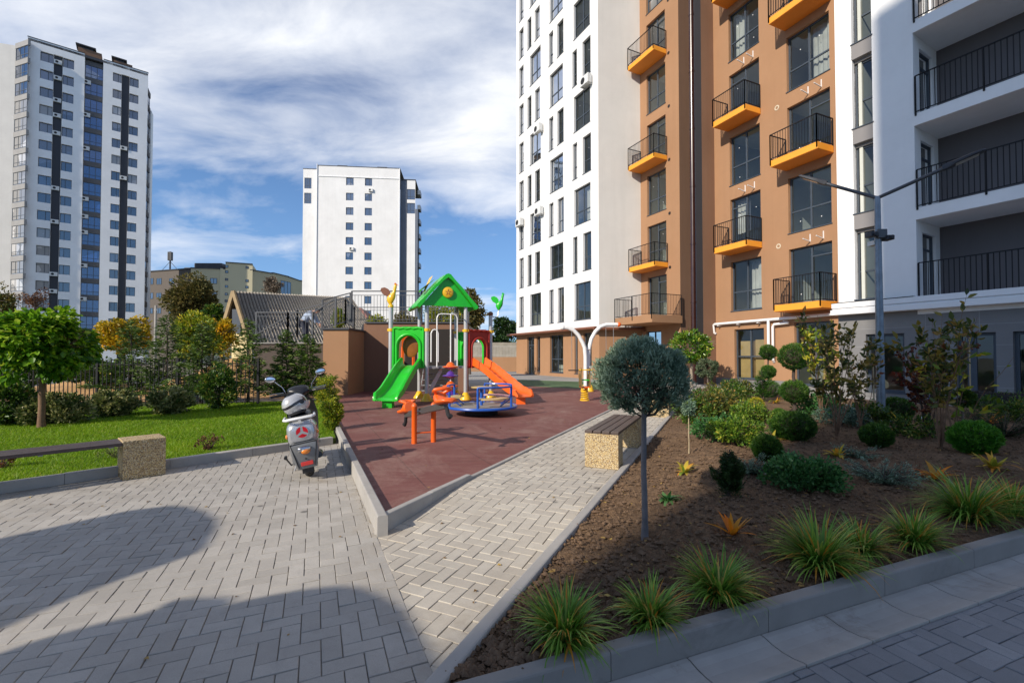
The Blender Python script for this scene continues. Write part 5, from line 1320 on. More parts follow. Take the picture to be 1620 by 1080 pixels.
rb0 = V2(G(925,738,.1)); rb1 = V2(G(977,745,.1)); 
bench('dark slatted bench beside the round clipped tree, at the edge of the path', rb0, rb0+dR*1.72, float(np.linalg.norm(rb1-rb0)), side=1, bd=.27, z0=.1, h=.46)
rb2 = rb0+dR*5.2+perp(dR)*.05
bench('farther slatted bench by the path, half hidden by the round clipped tree', rb2, rb2+dR*1.72, float(np.linalg.norm(rb1-rb0)), side=1, bd=.27, z0=.1, h=.46)
lb0, lb1 = V2(G(197,762)), V2(G(262,750)); dB = unit(lb1-lb0)
lb_d = unit(V2(G(197,761.5))-V2(G(0,798)))
# slats lead away to the left of the block
sA = lb1; dBk = unit(V2(lw1-lw0)); wB = .40
e_ = lb1-dBk*2.25
bench('slatted bench with a pebbled concrete block, along the kerb of the lawn', e_, lb1, wB, h=.47, side=-1, bd=.42, nsl=3, over=1)

# ------------------------------------------------------------ street lamp
def lamp():
    b = B(1394,664); t = thing('street_lamp', 'grey street lamp post with two outspread lamp heads and small cameras', 'street lamp', b)
    zt = Z(311, b.y); mb = MB(); mb.tube([(b.x,b.y,b.z-.1),(b.x,b.y,2.2),(b.x,b.y,zt)], [.078,.068,.05], 16)
    mb.build('pole', surf('galvanised_pole', (.22,.25,.29), .4, .25, 6, 25, .15, metal=.55), t, smooth=True)
    mb = MB(); mb.box(b.x-.15,b.x+.15,b.y-.15,b.y+.15,b.z-.02,b.z+.02); mb.build('base_plate', M['steel'], t, bevel=.01)
    for e in (P(1557,238,b.y-1.0), P(1266,279,b.y+1.0)):
        o = Vector((b.x,b.y,zt-.03)); m = e-(e-o).normalized()*.64
        mb = MB(); mb.tube([o, m, o.lerp(e,.70)], .034, 10); arm = mb.build('arm', M['rail_grey'], t, smooth=True)
        d = (e-m).normalized(); r = Vector((d.y,-d.x,0)).normalized(); u = r.cross(d); u = u if u.z > 0 else -u
        st = m+d*.06; rings = []
        for x, w, h in ((0,.05,.05),(.08,.07,.06),(.16,.12,.045),(.40,.125,.035),(.56,.10,.025),(.60,.05,.015)):
            c = st+d*x; rings.append([tuple(c+r*w*a_+u*h*b_) for a_, b_ in ((-1,-.6),(-1,.4),(-.7,1),(.7,1),(1,.4),(1,-.6))])
        mb = MB(); mb.loft(rings); hd = mb.build('lamp_head', M['panel'], t, smooth=True)
        mb = MB(); mb.add([tuple(st+d*x+r*o_-u*.032) for x, o_ in ((.18,-.09),(.50,-.075),(.50,.075),(.18,.09))], [(0,1,2,3)]); mb.build('lens', surf('lamp_lens', (.5,.5,.46), .2, .05), hd)
    for an, z, s in ((R(200),zt-.78,1),(R(-30),zt-.85,1),(R(90),zt-.92,1)):
        c = Vector((b.x+.17*math.cos(an), b.y+.17*math.sin(an)*.6, z)); mb = MB(); mb.bar((b.x,b.y,z+.02), c, .03); mb.box(c.x-.07,c.x+.07,c.y-.09,c.y+.09,c.z-.05,c.z+.04); mb.cyl((c.x,c.y-.09,c.z),(c.x,c.y-.13,c.z-.01),.04); mb.build('camera', M['ac'] if an > 0 and an < 3 else M['panel'], t, bevel=.008)
    mb = MB(); mb.box(b.x-.07,b.x+.11,b.y-.10,b.y-.05,zt-.86,zt-.68); mb.build('junction_box', M['rail_grey'], t, bevel=.008)
lamp()

# ------------------------------------------------------------ retaining walls and stairs
def stairs():
    t = thing('retaining_wall', 'brown retaining wall with a stair landing and grey railings behind the climbing frame', 'retaining wall', (-6,17,0)); wm = M['stucco_brown2']
    def X(px, Y): return (px-810)/720*Y
    mb = MB(); mb.box(X(511,16), X(551,16), 16, 17.7, -.05, 2.40); mb.build('pier', M['stucco_brown'], t)
    zt = 2.74; x0, x1 = X(551,16)-.02, X(741,17.9)
    mb = MB(); mb.box(x0, x1, 17.72, 18.05, -.05, zt); mb.build('long_wall', wm, t)
    mb = MB(); mb.box(X(511,16)-.05, X(551,16)+.04, 15.94, 17.76, 2.402, 2.47); mb.box(X(551,16)+.05, x1+.05, 17.66, 18.1, zt+.002, zt+.07); mb.build('coping', M['panel'], t)
    mb = MB(); mb.box(X(641,17.7), X(722,17.7), 17.69, 17.715, 0, 2.52); mb.build('wall_shade_panel', surf('painted_shade_brown', (.016,.011,.009), .8, .2, 2, 40, .2), t)  # thin dark sheet before the wall, painted in for its shade
    mb = MB(); mb.box(x0+.1, x1-.05, 18.06, 23, zt-.25, zt-.02); mb.build('upper_platform', M['kerb'], t)
    lz = 1.93; mb = MB(); mb.box(X(403,16.9), X(511,16)-.01, 16.9, 17.15, -.05, lz); mb.build('landing_wall', surf('landing_wall_grey', (.10,.075,.06), .9, .15, 1, 40, .3), t)
    mb = MB(); mb.box(X(403,16.9), X(511,16), 17.16, 19.6, lz-.2, lz-.02); mb.box(X(403,16.9)-.04, X(511,16)-.02, 16.84, 17.18, lz+.002, lz+.06); mb.build('landing', M['kerb_dark'], t)
    for i in range(5): # steps up to the platform
        mb = MB(); xa = X(511,16)-.35+i*.28; mb.box(xa, x0+.4, 17.8, 19.6, lz-.02+i*.16, lz+.14+i*.16); mb.build('step', M['kerb_dark'], t)
    def rail(pts, h, gap=.125, posts=(), nm='railing'):
        mb = MB()
        for a, b in zip(pts[:-1], pts[1:]):
            a, b = Vector(a), Vector(b); n = max(2, int((b-a).length/gap)); up = Vector((0,0,h))
            mb.bar(a+up, b+up, .05, .04); mb.bar(a+up*.87, b+up*.87, .03, .02); mb.bar(a+Vector((0,0,.10)), b+Vector((0,0,.10)), .035, .025)
            for i in range(1, n): p = a.lerp(b, i/n); mb.bar(p+Vector((0,0,.1)), p+up*.87, .013)
            for p in (a, b): mb.bar(p, p+up+Vector((0,0,.01)), .055)
        return mb.build(nm, M['rail_grey'], t)
    Y = 17.9; rail([(X(556,Y),Y,zt+.07),(X(667,Y)-.0,Y,zt+.07),(x1,Y,zt+.07)], 1.22)
    rail([(X(511,17.2),17.1,2.42),(X(556,Y),17.75,zt+.05)], 1.15)
    rail([(X(405,17),17.0,lz+.06),(X(455,17),17.0,lz+.06),(X(494,17),17.0,lz+.06)], 1.12)
    rail([(X(494,17),17.02,lz+.06),(X(530,17),17.02,lz+.62)], 1.1)
    rail([(X(392,19.6),19.6,1.05),(X(470,19.6),19.6,lz+.35),(X(546,19.6),19.6,zt+.1)], 1.15)
    rail([(X(546,19.6),19.6,zt+.07),(X(560,22.8),22.8,zt+.07),(X(740,22.8),22.8,zt+.07)], 1.1, .16)
    rw = thing('boundary_wall', 'low brown wall with a metal railing beyond the orange slide', 'wall', (-1,40,0))
    mb = MB(); mb.box(-3.6, .62, 40, 40.4, 0, 1.36); mb.build('wall', M['stucco_brown'], rw)
    mb = MB()
    for i in range(32): x = -3.5+i*.13; mb.bar((x,40.2,1.36),(x,40.2,2.3),.03)
    mb.bar((-3.6,40.2,2.3),(.6,40.2,2.3),.06); mb.bar((-3.6,40.2,1.5),(.6,40.2,1.5),.04); mb.build('railing', M['kerb'], rw)
    bk = thing('garden_wall', 'pale stone wall standing behind the low brown wall', 'wall', (0,44,0)); mb = MB(); mb.box(-4.5, 3, 44, 44.4, 0, 2.75); mb.build('wall', surf('rough_stone', (.30,.27,.22), .95, .3, 1.5, 12, .6, .03), bk)
stairs()
def fence():
    t = thing('metal_fence', 'black metal bar fence along the back of the lawn', 'fence', (-12,FENCE_Y,0)); x0, x1 = -19.0, -7.35; n = int((x1-x0)/.125)
    mb = MB()
    for i in range(n+1): x = x0+i*(x1-x0)/n; mb.bar((x,FENCE_Y,.1),(x,FENCE_Y,1.38),.018)
    mb.bar((x0,FENCE_Y,.22),(x1,FENCE_Y,.22),.035,.02); mb.bar((x0,FENCE_Y,1.24),(x1,FENCE_Y,1.24),.035,.02); mb.build('bars', M['rail'], t)
    mb = MB(); x = x0
    while x <= x1: mb.bar((x,FENCE_Y,0),(x,FENCE_Y,1.42),.06); x += 2.33
    for k in range(6):
        x = x0+k*2.33; m2 = MB(); m2.bar((x,FENCE_Y,0),(x,FENCE_Y,1.42),.06); m2.build('post', M['rail'], t)
fence()
def pole(label, px, py0, py1, Y, r=.1, mt='kerb'):
    a, b = P(px,py1,Y), P(px,py0,Y); t = thing('utility_pole', label, 'pole', (a.x,a.y,0)); mb = MB(); mb.cyl((a.x,Y,0),(a.x,Y,b.z),r,r*.7,10); mb.build('shaft', M[mt], t, smooth=True); mb = MB(); mb.box(a.x-.12,a.x+.12,Y-.05,Y+.05,b.z-.45,b.z-.35); mb.build('insulator_bracket', M['steel'], t)
pole('pale concrete pole standing between the tower and the olive trees', 245.5, 483, 560, 40, .14)
pole('white pole behind the roof of the climbing frame', 757.5, 487, 560, 45, .13, 'white_metal')

# ------------------------------------------------------------ helmet, scooter
M['silver'] = surf('silver_paint', (.50,.51,.53), .25, .03, 3, 80, .02, metal=.55, coat=.6)
M['greyplastic'] = surf('grey_plastic', (.16,.165,.17), .4, .1, 6, 90, .1, coat=.2)
M['blackplastic'] = surf('black_plastic', (.018,.018,.02), .35, .2, 6, 90, .1)
M['tyre'] = surf('tyre_rubber', (.02,.02,.021), .8, .2, 10, 120, .4)
M['amber'] = surf('amber_lens', (.75,.22,.02), .15, .1, 20, 80, .2, coat=.8); M['redlens'] = surf('red_reflector', (.55,.03,.025), .15, .1, 20, 160, .4, coat=.8)
M['mirror'] = surf('mirror_glass', (.85,.87,.9), .03, .0, 1, 1, 0, metal=1); M['redbadge'] = surf('red_badge', (.55,.01,.02), .2, .25, 9, 60, .1, coat=.8)
M['chrome'] = surf('chrome', (.6,.6,.62), .12, .05, 3, 60, .02, metal=1)
def scooter():
    g0 = G(491,752); t = thing('motor_scooter', 'silver motor scooter with a red badge, parked beside the lawn kerb', 'scooter', (g0[0],g0[1],0), local=True)
    t.rotation_euler = (0, R(-9.5), math.atan2(-V2((-.40,.917))[0], .917)); t.rotation_mode = 'XYZ'
    # local frame: x right, y forward, z up, rear contact at origin
    t.scale = (.96,.96,.96)
    def wheel(y, nm='wheel', r=.225):
        mb = MB(); prof = []
        for k in range(14): an = 2*math.pi*k/14; prof.append((r-.055+.055*math.cos(an), .058*math.sin(an)))
        N = 40; vs = []
        for j in range(N):
            a = 2*math.pi*j/N; tr = 1+.012*(1 if j % 2 else -1)
            for rr_, x in prof: q = rr_*(tr if rr_ > r-.03 else 1); vs.append((x, y+q*math.cos(a), r+q*math.sin(a)))
        fs = [(j*14+k, j*14+(k+1)%14, ((j+1)%N)*14+(k+1)%14, ((j+1)%N)*14+k) for j in range(N) for k in range(14)]
        mb.add(vs, fs); wtyre = mb.build(nm, M['tyre'], t)
        mb = MB(); mb.lathe((0,y,r), [(.02,-.055),(.11,-.05),(.135,-.04),(.14,0),(.135,.04),(.11,.05),(.02,.055)], 24, axis='x'); mb.build('rim', M['greyplastic'], wtyre, smooth=True)
    wheel(.0); wheel(1.27)
    def ell(y, cx, cz, w, h, p=2.6, n=20):
        r = []
        for k in range(n):
            a = 2*math.pi*k/n; c, s = math.cos(a), math.sin(a)
            r.append((cx+w/2*math.copysign(abs(c)**(2/p), c), y, cz+h/2*math.copysign(abs(s)**(2/p), s)))
        return r
    # rear bodywork: silver upper, grey lower
    mb = MB(); mb.loft([ell(-.30,0,.60,.24,.16,3.5), ell(-.285,0,.60,.30,.26,3.5), ell(-.22,0,.60,.345,.32,3.2), ell(-.05,0,.58,.37,.36,3), ell(.2,0,.55,.36,.38,3), ell(.42,0,.53,.30,.40,3), ell(.50,0,.5,.2,.36,3)])
    mb.build('rear_body', M['silver'], t, smooth=True, ang=60)
    mb = MB()
    def tr(y, z0, z1, w0, w1): return [(-w0/2,y,z0),(w0/2,y,z0),(w1/2*1.0,y,z0+(z1-z0)*.55),(w1/2,y,z1-.01),(w1/2-.03,y,z1),(-w1/2+.03,y,z1),(-w1/2,y,z1-.01),(-w1/2,y,z0+(z1-z0)*.55)]
    mb.loft([tr(-.335,.19,.485,.20,.28), tr(-.325,.175,.50,.22,.31), tr(-.25,.19,.50,.22,.33), tr(-.05,.30,.48,.2,.34), tr(.1,.36,.46,.2,.30)]); rp_ = mb.build('rear_fairing', M['greyplastic'], t, smooth=True, ang=45, bevel=.006)
    mb = MB(); mb.box(-.155,.155,-.337,-.331,.49,.50); mb.tube([(-.15,-.33,.495),(-.10,-.345,.235),(-.09,-.345,.20)],.006,6); mb.tube([(.15,-.33,.495),(.10,-.345,.235),(.09,-.345,.20)],.006,6); mb.build('trim_strip', M['dark'], rp_)
    mb = MB(); mb.box(-.065,.075,-.348,-.336,.215,.265); mb.build('reflector', M['redlens'], rp_, bevel=.008)
    mb = MB(); mb.ball((.01,-.345,.395), (.055,.04,.04)); mb.build('tail_light', M['amber'], rp_, smooth=True)
    mb = MB(); mb.ball((0.0,-.335,.425), (.085,.045,.035)); mb.box(-.075,-.01,-.365,-.34,.40,.43); mb.build('lamp_hood', M['chrome'], rp_, smooth=True)
    mb = MB(); mb.cyl((0,-.34,.30),(0,-.35,.30),.010,n=10); mb.build('lock', M['dark'], rp_)
    # badge: red disc parted by a pale three-armed star
    bp = MB(); cy, cz, rr_ = -.312, .625, .068
    for k in range(3):
        a0 = math.pi/2+k*2*math.pi/3+.17; a1 = a0+2*math.pi/3-.34; pts = [(.005+rr_*math.cos(a0+(a1-a0)*i/8), cy, cz+rr_*math.sin(a0+(a1-a0)*i/8)) for i in range(9)]; m_ = (a0+a1)/2
        pts.append((.005+.018*math.cos(m_), cy, cz+.018*math.sin(m_))); bp.add(pts, [tuple(range(10))])
    bp.build('badge', M['redbadge'], t)
    mb = MB(); mb.lathe((.005,-.311,.625), [(.076,0),(.076,.02)], 28, axis='y'); mb.build('badge_ground', M['silver'], t, smooth=True)
    # side colours
    mb = MB(); mb.box(.168,.180,-.18,.08,.60,.66); mb.build('side_decal', M['redlens'], t, bevel=.003)
    # seat
    mb = MB(); mb.loft([ell(-.12,0,.79,.22,.05,3), ell(-.05,0,.80,.27,.09,3), ell(.2,0,.80,.27,.10,3), ell(.5,0,.77,.23,.10,3), ell(.58,0,.74,.16,.08,3)]); mb.build('seat', M['blackplastic'], t, smooth=True, ang=60)
    # rack
    mb = MB(); mb.tube([(-.17,-.02,.80),(-.175,-.26,.80),(-.14,-.33,.80),(.14,-.33,.80),(.175,-.26,.80),(.17,-.02,.80)], .016, 10); mb.bar((-.15,-.2,.80),(.15,-.2,.80),.03,.015); mb.bar((0,-.33,.80),(0,-.02,.80),.05,.015); mb.bar((0,-.25,.80),(0,-.2,.66),.03,.03); mb.build('luggage_rack', M['white_metal'], t, smooth=True)
    # floor, leg shield, steering column, handlebar
    mb = MB(); mb.loft([ell(.42,0,.32,.30,.10,4), ell(.9,0,.30,.32,.08,4), ell(1.0,0,.32,.30,.1,4)]); mb.build('footboard', M['greyplastic'], t, smooth=True)
    mb = MB(); rings = []
    for z, w, y in ((.28,.26,.98),(.45,.36,1.02),(.7,.42,.98),(.88,.36,.92),(.98,.22,.89)): rings.append([(-w/2,y-.06,z),(-w/2*.6,y+.02,z),(0,y+.06,z),(w/2*.6,y+.02,z),(w/2,y-.06,z),(w/2*.6,y-.02,z),(0,y,z),(-w/2*.6,y-.02,z)])
    mb.loft(rings); mb.build('leg_shield', M['blackplastic'], t, smooth=True, ang=70)
    mb = MB(); mb.loft([ell(1.10,0,.72,.2,.3,2.5), ell(1.18,0,.70,.24,.3,2.5), ell(1.25,0,.66,.12,.2,2.5)]); mb.build('front_cowl', M['silver'], t, smooth=True)
    mb = MB(); mb.bar((-.05,1.27,.225),(-.05,1.0,.70),.03); mb.bar((.05,1.27,.225),(.05,1.0,.70),.03); mb.cyl((0,1.02,.6),(0,.88,1.02),.025); mb.build('fork', M['steel'], t)
    mb = MB(); rings = [ell(.80,0,1.03,.12,.06,2.6), ell(.84,0,1.05,.26,.12,2.6), ell(.92,0,1.06,.30,.15,2.6), ell(1.0,0,1.04,.2,.12,2.6)]; mb.loft(rings); mb.build('instrument_cowl', M['blackplastic'], t, smooth=True)
    mb = MB(); mb.loft([ell(.78,0,.955,.10,.08,3), ell(.85,0,.95,.15,.10,3), ell(.95,0,.96,.12,.1,3)]); mb.build('key_panel', M['silver'], t, smooth=True)
    mb = MB(); mb.tube([(-.36,.80,1.04),(-.18,.90,1.03),(0,.92,1.02),(.18,.90,1.03),(.36,.80,1.04)], .014, 8); hb = mb.build('handlebar', M['blackplastic'], t, smooth=True)
    for s in (-1,1):
        mb = MB(); mb.cyl((s*.24,.87,1.035),(s*.37,.795,1.04),.019); mb.build('grip', M['tyre'], hb, smooth=True)
        mb = MB(); mb.tube([(s*.2,.90,1.06),(s*.20,.95,1.06),(s*.38,.88,1.07)], .007, 6); mb.build('brake_lever', M['chrome'], hb, smooth=True)
        mb = MB(); mb.tube([(s*.17,.90,1.05),(s*.20,.90,1.14),(s*.29,.88,1.25)], .007, 6); st = mb.build('mirror_stem', M['chrome'], t, smooth=True)
        Xr = Matrix.Rotation(R(-10*s), 3, 'Y'); c = (s*.335,.87,1.285)
        mb = MB(); mb.ball(c, (.075,.016,.05), 20, 12, Xr); mb.build('mirror_shell', M['blackplastic'], st, smooth=True)
        mb = MB(); mb.ball((c[0],c[1]-.009,c[2]), (.066,.010,.042), 20, 12, Xr); mb.build('mirror_glass', M['mirror'], st, smooth=True)
    # swing arm, silencer, side stand, rear pegs, mud flap, indicators
    mb = MB(); mb.bar((-.10,0,.225),(-.10,.5,.28),.05,.07); mb.box(-.17,-.08,-.1,.22,.20,.33); mb.build('engine_casing', M['greyplastic'], t, bevel=.015)
    mb = MB(); mb.tube([(.14,.35,.22),(.15,.1,.25),(.15,-.05,.27),(.15,-.28,.30)], [.03,.05,.055,.04], 12); mb.build('silencer', M['blackplastic'], t, smooth=True)
    mb = MB(); mb.tube([(-.10,.35,.2),(-.20,.36,.02),(-.24,.37,.0)], .011, 6); mb.build('side_stand', M['steel'], t)
    mb = MB(); mb.tube([(-.13,.0,.22),(-.19,-.05,.20),(-.24,-.05,.30)], .010, 6); mb.cyl((-.24,-.09,.31),(-.24,-.01,.31),.02); mb.build('kick_start', M['blackplastic'], t)
    for s in (-1,1): mb = MB(); mb.ball((s*.175,-.19,.585),(.02,.05,.03)); mb.build('indicator', M['amber'], t, smooth=True)
    mb = MB(); mb.box(-.07,.07,-.25,-.235,.10,.24); mb.build('mudguard', M['blackplastic'], t, bevel=.005)
    mb = MB(); mb.tube([(.06,.90,1.04),(.10,1.02,.98),(.06,1.06,.85)],.005,5); mb.tube([(-.06,.90,1.04),(-.11,1.02,.97),(-.05,1.06,.85)],.005,5); mb.tube([(.2,.9,1.03),(.12,.99,1.0),(.04,1.0,.9)],.004,5); mb.build('control_cable', M['blackplastic'], t, smooth=True)
    mb = MB(); mb.tube([(x_,-.302+.0*abs(x_),.512) for x_ in (-.13,-.06,0,.06,.13)],.0035,5); mb.tube([(-.183,-.1,.42),(-.186,.1,.50),(-.182,.3,.52)],.0035,5); mb.tube([(.183,-.1,.42),(.186,.1,.50),(.182,.3,.52)],.0035,5); mb.build('panel_gap', M['dark'], t)
    for s in (-1,1): mb = MB(); mb.bar((s*.09,0,.225),(s*.12,-.1,.62),.03,.03); mb.build('shock_absorber', M['steel'], t)
    # helmet resting on the seat and rack
    bpy.context.view_layer.update()
    mw = Matrix.Translation((g0[0],g0[1],0)) @ t.rotation_euler.to_matrix().to_4x4() @ Matrix.Scale(.96,4)
    h = thing('helmet', 'silver and black full-face helmet resting on the scooter seat', 'helmet', (0,0,0), local=True); h.location = mw @ Vector((-.03,-.10,.965)); h.rotation_euler = (R(12), R(-14), t.rotation_euler.z+R(-62))
    m, nt, b = new_mat('helmet_shell'); tc_ = nt.nodes.new('ShaderNodeTexCoord'); w_ = nt.nodes.new('ShaderNodeTexWave'); w_.wave_type = 'BANDS'; w_.bands_direction = 'Z'; w_.inputs['Scale'].default_value = 2.6; w_.inputs['Distortion'].default_value = 3.5; w_.inputs['Detail'].default_value = 1; w_.inputs['Detail Scale'].default_value = .8; L(nt, tc_.outputs['Object'], w_.inputs['Vector'])
    c = ramp(nt, w_.outputs['Fac'], [(.10,(.02,.02,.025)),(.14,(.5,.5,.5))], 'CONSTANT'); L(nt, c, b.inputs['Base Color']); b.inputs['Metallic'].default_value = .25; b.inputs['Roughness'].default_value = .25; b.inputs['Coat Weight'].default_value = .8
    def hv(th, ph, k=1):  # forward = +y
        x = .122*math.sin(th)*math.cos(ph); y = .150*math.sin(th)*math.sin(ph); z = .130*math.cos(th)
        if z < 0: z *= 1.05; y = y*1.02+(.035*max(0,math.sin(ph))*math.sin(th))
        return Vector((x,y,z))*k
    mb = MB(); N, Mm = 40, 22; vs = [hv(math.pi*.80*i/Mm, 2*math.pi*j/N) for i in range(Mm+1) for j in range(N)]
    fs = []
    for i in range(Mm):
        for j in range(N):
            th, ph = math.pi*.80*(i+.5)/Mm, 2*math.pi*(j+.5)/N
            if abs(ph-math.pi/2) < 1.05 and 1.12 < th < 1.62: continue
            fs.append((i*N+j, (i+1)*N+j, (i+1)*N+(j+1)%N, i*N+(j+1)%N))
    mb.add(vs, fs); mb.build('shell', m, h, smooth=True, ang=70)
    mb = MB(); vs = [hv(1.05+.62*i/6, math.pi/2-1.12+2.24*j/16, 1.012) for i in range(7) for j in range(17)]; mb.add(vs, [(i*17+j,(i+1)*17+j,(i+1)*17+j+1,i*17+j+1) for i in range(6) for j in range(16)]); mb.build('visor', surf('smoked_visor', (.05,.055,.06), .08, .05, 2, 50, 0, coat=.8), h, smooth=True)
    mb = MB(); mb.lathe((0,0,-.125), [(.06,0),(.098,.0),(.103,.02),(.09,.03)], 30); mb.build('padding', M['dark'], h, smooth=True)
    for s in (-1,1): mb = MB(); mb.lathe((s*.118,.03,.0), [(.025,-.01),(.025,.01),(.01,.014)] if s > 0 else [(.01,-.014),(.025,-.01),(.025,.01)], 16, axis='x'); mb.build('visor_pivot', M['blackplastic'], h, smooth=True)
    mb = MB(); mb.loft([[(x,y,z) for x,y,z in ((-.02,-.05,.125),(.02,-.05,.125),(.02,-.05,.135),(-.02,-.05,.135))],[(x,y,z) for x,y,z in ((-.025,.02,.125),(.025,.02,.125),(.025,.02,.145),(-.025,.02,.145))]]); mb.build('vent', M['blackplastic'], h)
scooter()

# ------------------------------------------------------------ bending person on the landing
def skin_mesh(name, verts, edges, radii, mt, parent, root=0, sub=2):
    me = bpy.data.meshes.new(name); me.from_pydata([tuple(v) for v in verts], edges, []); me.materials.append(mt)
    o = bpy.data.objects.new(name, me); link(o); o.parent = parent
    m = o.modifiers.new('skin', 'SKIN'); m.use_smooth_shade = True
    for i, r in enumerate(radii): sv = me.skin_vertices[0].data[i]; sv.radius = r if isinstance(r, tuple) else (r, r); sv.use_root = (i == root)
    s = o.modifiers.new('sub', 'SUBSURF'); s.levels = sub; s.render_levels = sub
    return o
def person():
    b = P(480,545,18.2); z = 1.93
    t = thing('person', 'person in a pale blue jacket and dark cap bending over behind the stair railing', 'person', (b.x,18.2,z), local=True)
    skin = surf('skin', (.42,.24,.17), .6, .05); jk = surf('pale_blue_jacket', (.40,.47,.60), .85, .2, 8, 60, .5); tr = surf('dark_trousers', (.03,.035,.06), .85, .2)
    # faces +x, bent forward at the hips
    V = [(0,0,.92),(.08,0,1.05),(.20,0,1.20),(.33,0,1.30),(.40,0,1.34),(.50,0,1.37),(.56,0,1.34),
         (.32,.19,1.27),(.42,.22,1.03),(.58,.16,.86),(.64,.14,.80),(.32,-.19,1.27),(.44,-.22,1.02),(.60,-.16,.86),(.66,-.14,.80),
         (0,.10,.86),(.10,.11,.48),(.0,.11,.07),(.14,.12,.04),(0,-.10,.86),(.14,-.11,.48),(.02,-.11,.07),(.16,-.12,.04)]
    E = [(0,1),(1,2),(2,3),(3,4),(4,5),(5,6),(3,7),(7,8),(8,9),(9,10),(3,11),(11,12),(12,13),(13,14),(0,15),(15,16),(16,17),(17,18),(0,19),(19,20),(20,21),(21,22)]
    Rr = [.14,.13,.14,.13,.055,.095,.07,.065,.048,.036,.03,.065,.048,.036,.03,.09,.062,.045,.04,.09,.062,.045,.04]
    skin_mesh('body', V, E, Rr, skin, t)
    for s in (1,-1): # hands with fingers
        w = Vector((.64 if s > 0 else .66, .14*s, .80)); mb = MB(); mb.ball(w+Vector((.03,0,-.03)), (.045,.018,.04), 10, 8)
        for k in range(4): a = w+Vector((.04+.012*k, -.0, -.05+.012*k)); mb.tube([a, a+Vector((.03,0,-.035)), a+Vector((.03,-.01*s,-.065+.006*k))], [.009,.008,.006], 6)
        a = w+Vector((.0,-.012*s,-.03)); mb.tube([a, a+Vector((.02,-.025*s,-.03)), a+Vector((.04,-.025*s,-.045))], [.010,.009,.007], 6)
        mb.build('hand', skin, t, smooth=True)
    skin_mesh('jacket', [V[0],V[1],V[2],V[3],V[7],V[8],V[9],V[11],V[12],V[13],(.36,0,1.325)], [(0,1),(1,2),(2,3),(3,4),(4,5),(5,6),(3,7),(7,8),(8,9),(3,10)], [.17,.165,.175,.155,.088,.068,.052,.088,.068,.052,.08], jk, t)
    skin_mesh('trousers', [V[0],V[15],V[16],V[17],V[19],V[20],V[21]], [(0,1),(1,2),(2,3),(0,4),(4,5),(5,6)], [.155,.11,.082,.07,.11,.082,.07], tr, t)
    mb = MB(); mb.ball((.555,0,1.36), (.10,.088,.105), 16, 12); hd = mb.build('head', skin, t, smooth=True)
    mb = MB(); mb.ball((.645,0,1.33),(.018,.014,.022),8,6); mb.ball((.56,.088,1.35),(.018,.012,.028),8,6); mb.ball((.56,-.088,1.35),(.018,.012,.028),8,6); mb.build('nose_and_ears', skin, hd, smooth=True)
    for s in (1,-1): mb = MB(); mb.ball((.642,.032*s,1.365),(.010,.012,.008),8,6); mb.build('eye', M['dark'], hd, smooth=True)
    mb = MB(); mb.ball((.636,0,1.295),(.010,.026,.006),8,6); mb.build('mouth', M['p_red'], hd, smooth=True)
    mb = MB(); mb.ball((.545,0,1.395), (.112,.100,.085), 16, 10); mb.box(.60,.72,-.06,.06,1.385,1.398); mb.build('cap', surf('dark_cap', (.02,.025,.035), .8, .1), t, smooth=True)
    t.location.z = z-.02
person()
# ------------------------------------------------------------ foliage tools
def leaf_mesh(name, C, D, size, mt, parent=None, asp=.5, up=None, rnd=None, seed=0, fold=.25, jitter=.35):
    """C: centres (N,3); D: growth directions (N,3); folded two-facet leaves"""
    r = np.random.default_rng(seed); n = len(C); D = D/np.maximum(1e-6, np.linalg.norm(D, axis=1, keepdims=True))
    D = D+r.normal(0, jitter, (n,3)); D /= np.linalg.norm(D, axis=1, keepdims=True)
    T = r.normal(0, 1, (n,3)) if up is None else up+r.normal(0, .45, (n,3))
    S = np.cross(D, T); S /= np.maximum(1e-6, np.linalg.norm(S, axis=1, keepdims=True)); N_ = np.cross(S, D)
    sz = (np.asarray(size)*r.uniform(.65, 1.25, n))[:,None]; w = sz*asp/2
    V = np.empty((n,6,3)); b = C-D*sz*.5
    V[:,0] = b; V[:,1] = b+D*sz*.42+S*w+N_*w*fold; V[:,2] = b+D*sz*.80+S*w*.6+N_*w*fold*.5-N_*sz*.04; V[:,3] = b+D*sz-N_*sz*.10; V[:,4] = b+D*sz*.80-S*w*.6+N_*w*fold*.5-N_*sz*.04; V[:,5] = b+D*sz*.42-S*w+N_*w*fold
    i = np.arange(n)[:,None]*6; F_ = np.concatenate([i+np.array([[0,1,2,3]]), i+np.array([[0,3,4,5]])])
    rv = r.random(n) if rnd is None else rnd
    return mesh_obj(name, V.reshape(-1,3), F_, mt, parent, rnd=np.repeat(rv, 6))
def lumpy(r, n, c, rad, nlump=26, sq=.25, fill=.55, flat=0, floor=None):
    """points in an irregular crown made of clumps; returns centres, outward dirs, clump brightness"""
    c = np.array(c, float); rad = np.array(rad, float)
    d = r.normal(0,1,(nlump,3)); d /= np.linalg.norm(d,axis=1,keepdims=True); k = r.uniform(fill,1.0,nlump)[:,None]
    lc = c+d*k*rad*(1-sq*.6); lr = rad.mean()*sq*r.uniform(.7,1.5,nlump); lb = r.uniform(-.15,.15,nlump)
    ii = r.integers(0,nlump,n); dd = r.normal(0,1,(n,3)); dd /= np.linalg.norm(dd,axis=1,keepdims=True)
    Pp = lc[ii]+dd*(lr[ii]*r.uniform(.35,1.0,n)**.6)[:,None]
    out = Pp-c; out = out/np.maximum(1e-6,np.linalg.norm(out/rad,axis=1,keepdims=True))
    b = .5+lb[ii]*1.4+r.normal(0,.22,n)
    return Pp, dd*.6+(Pp-c)/np.linalg.norm(rad)*1.2, np.clip(b,0,1)
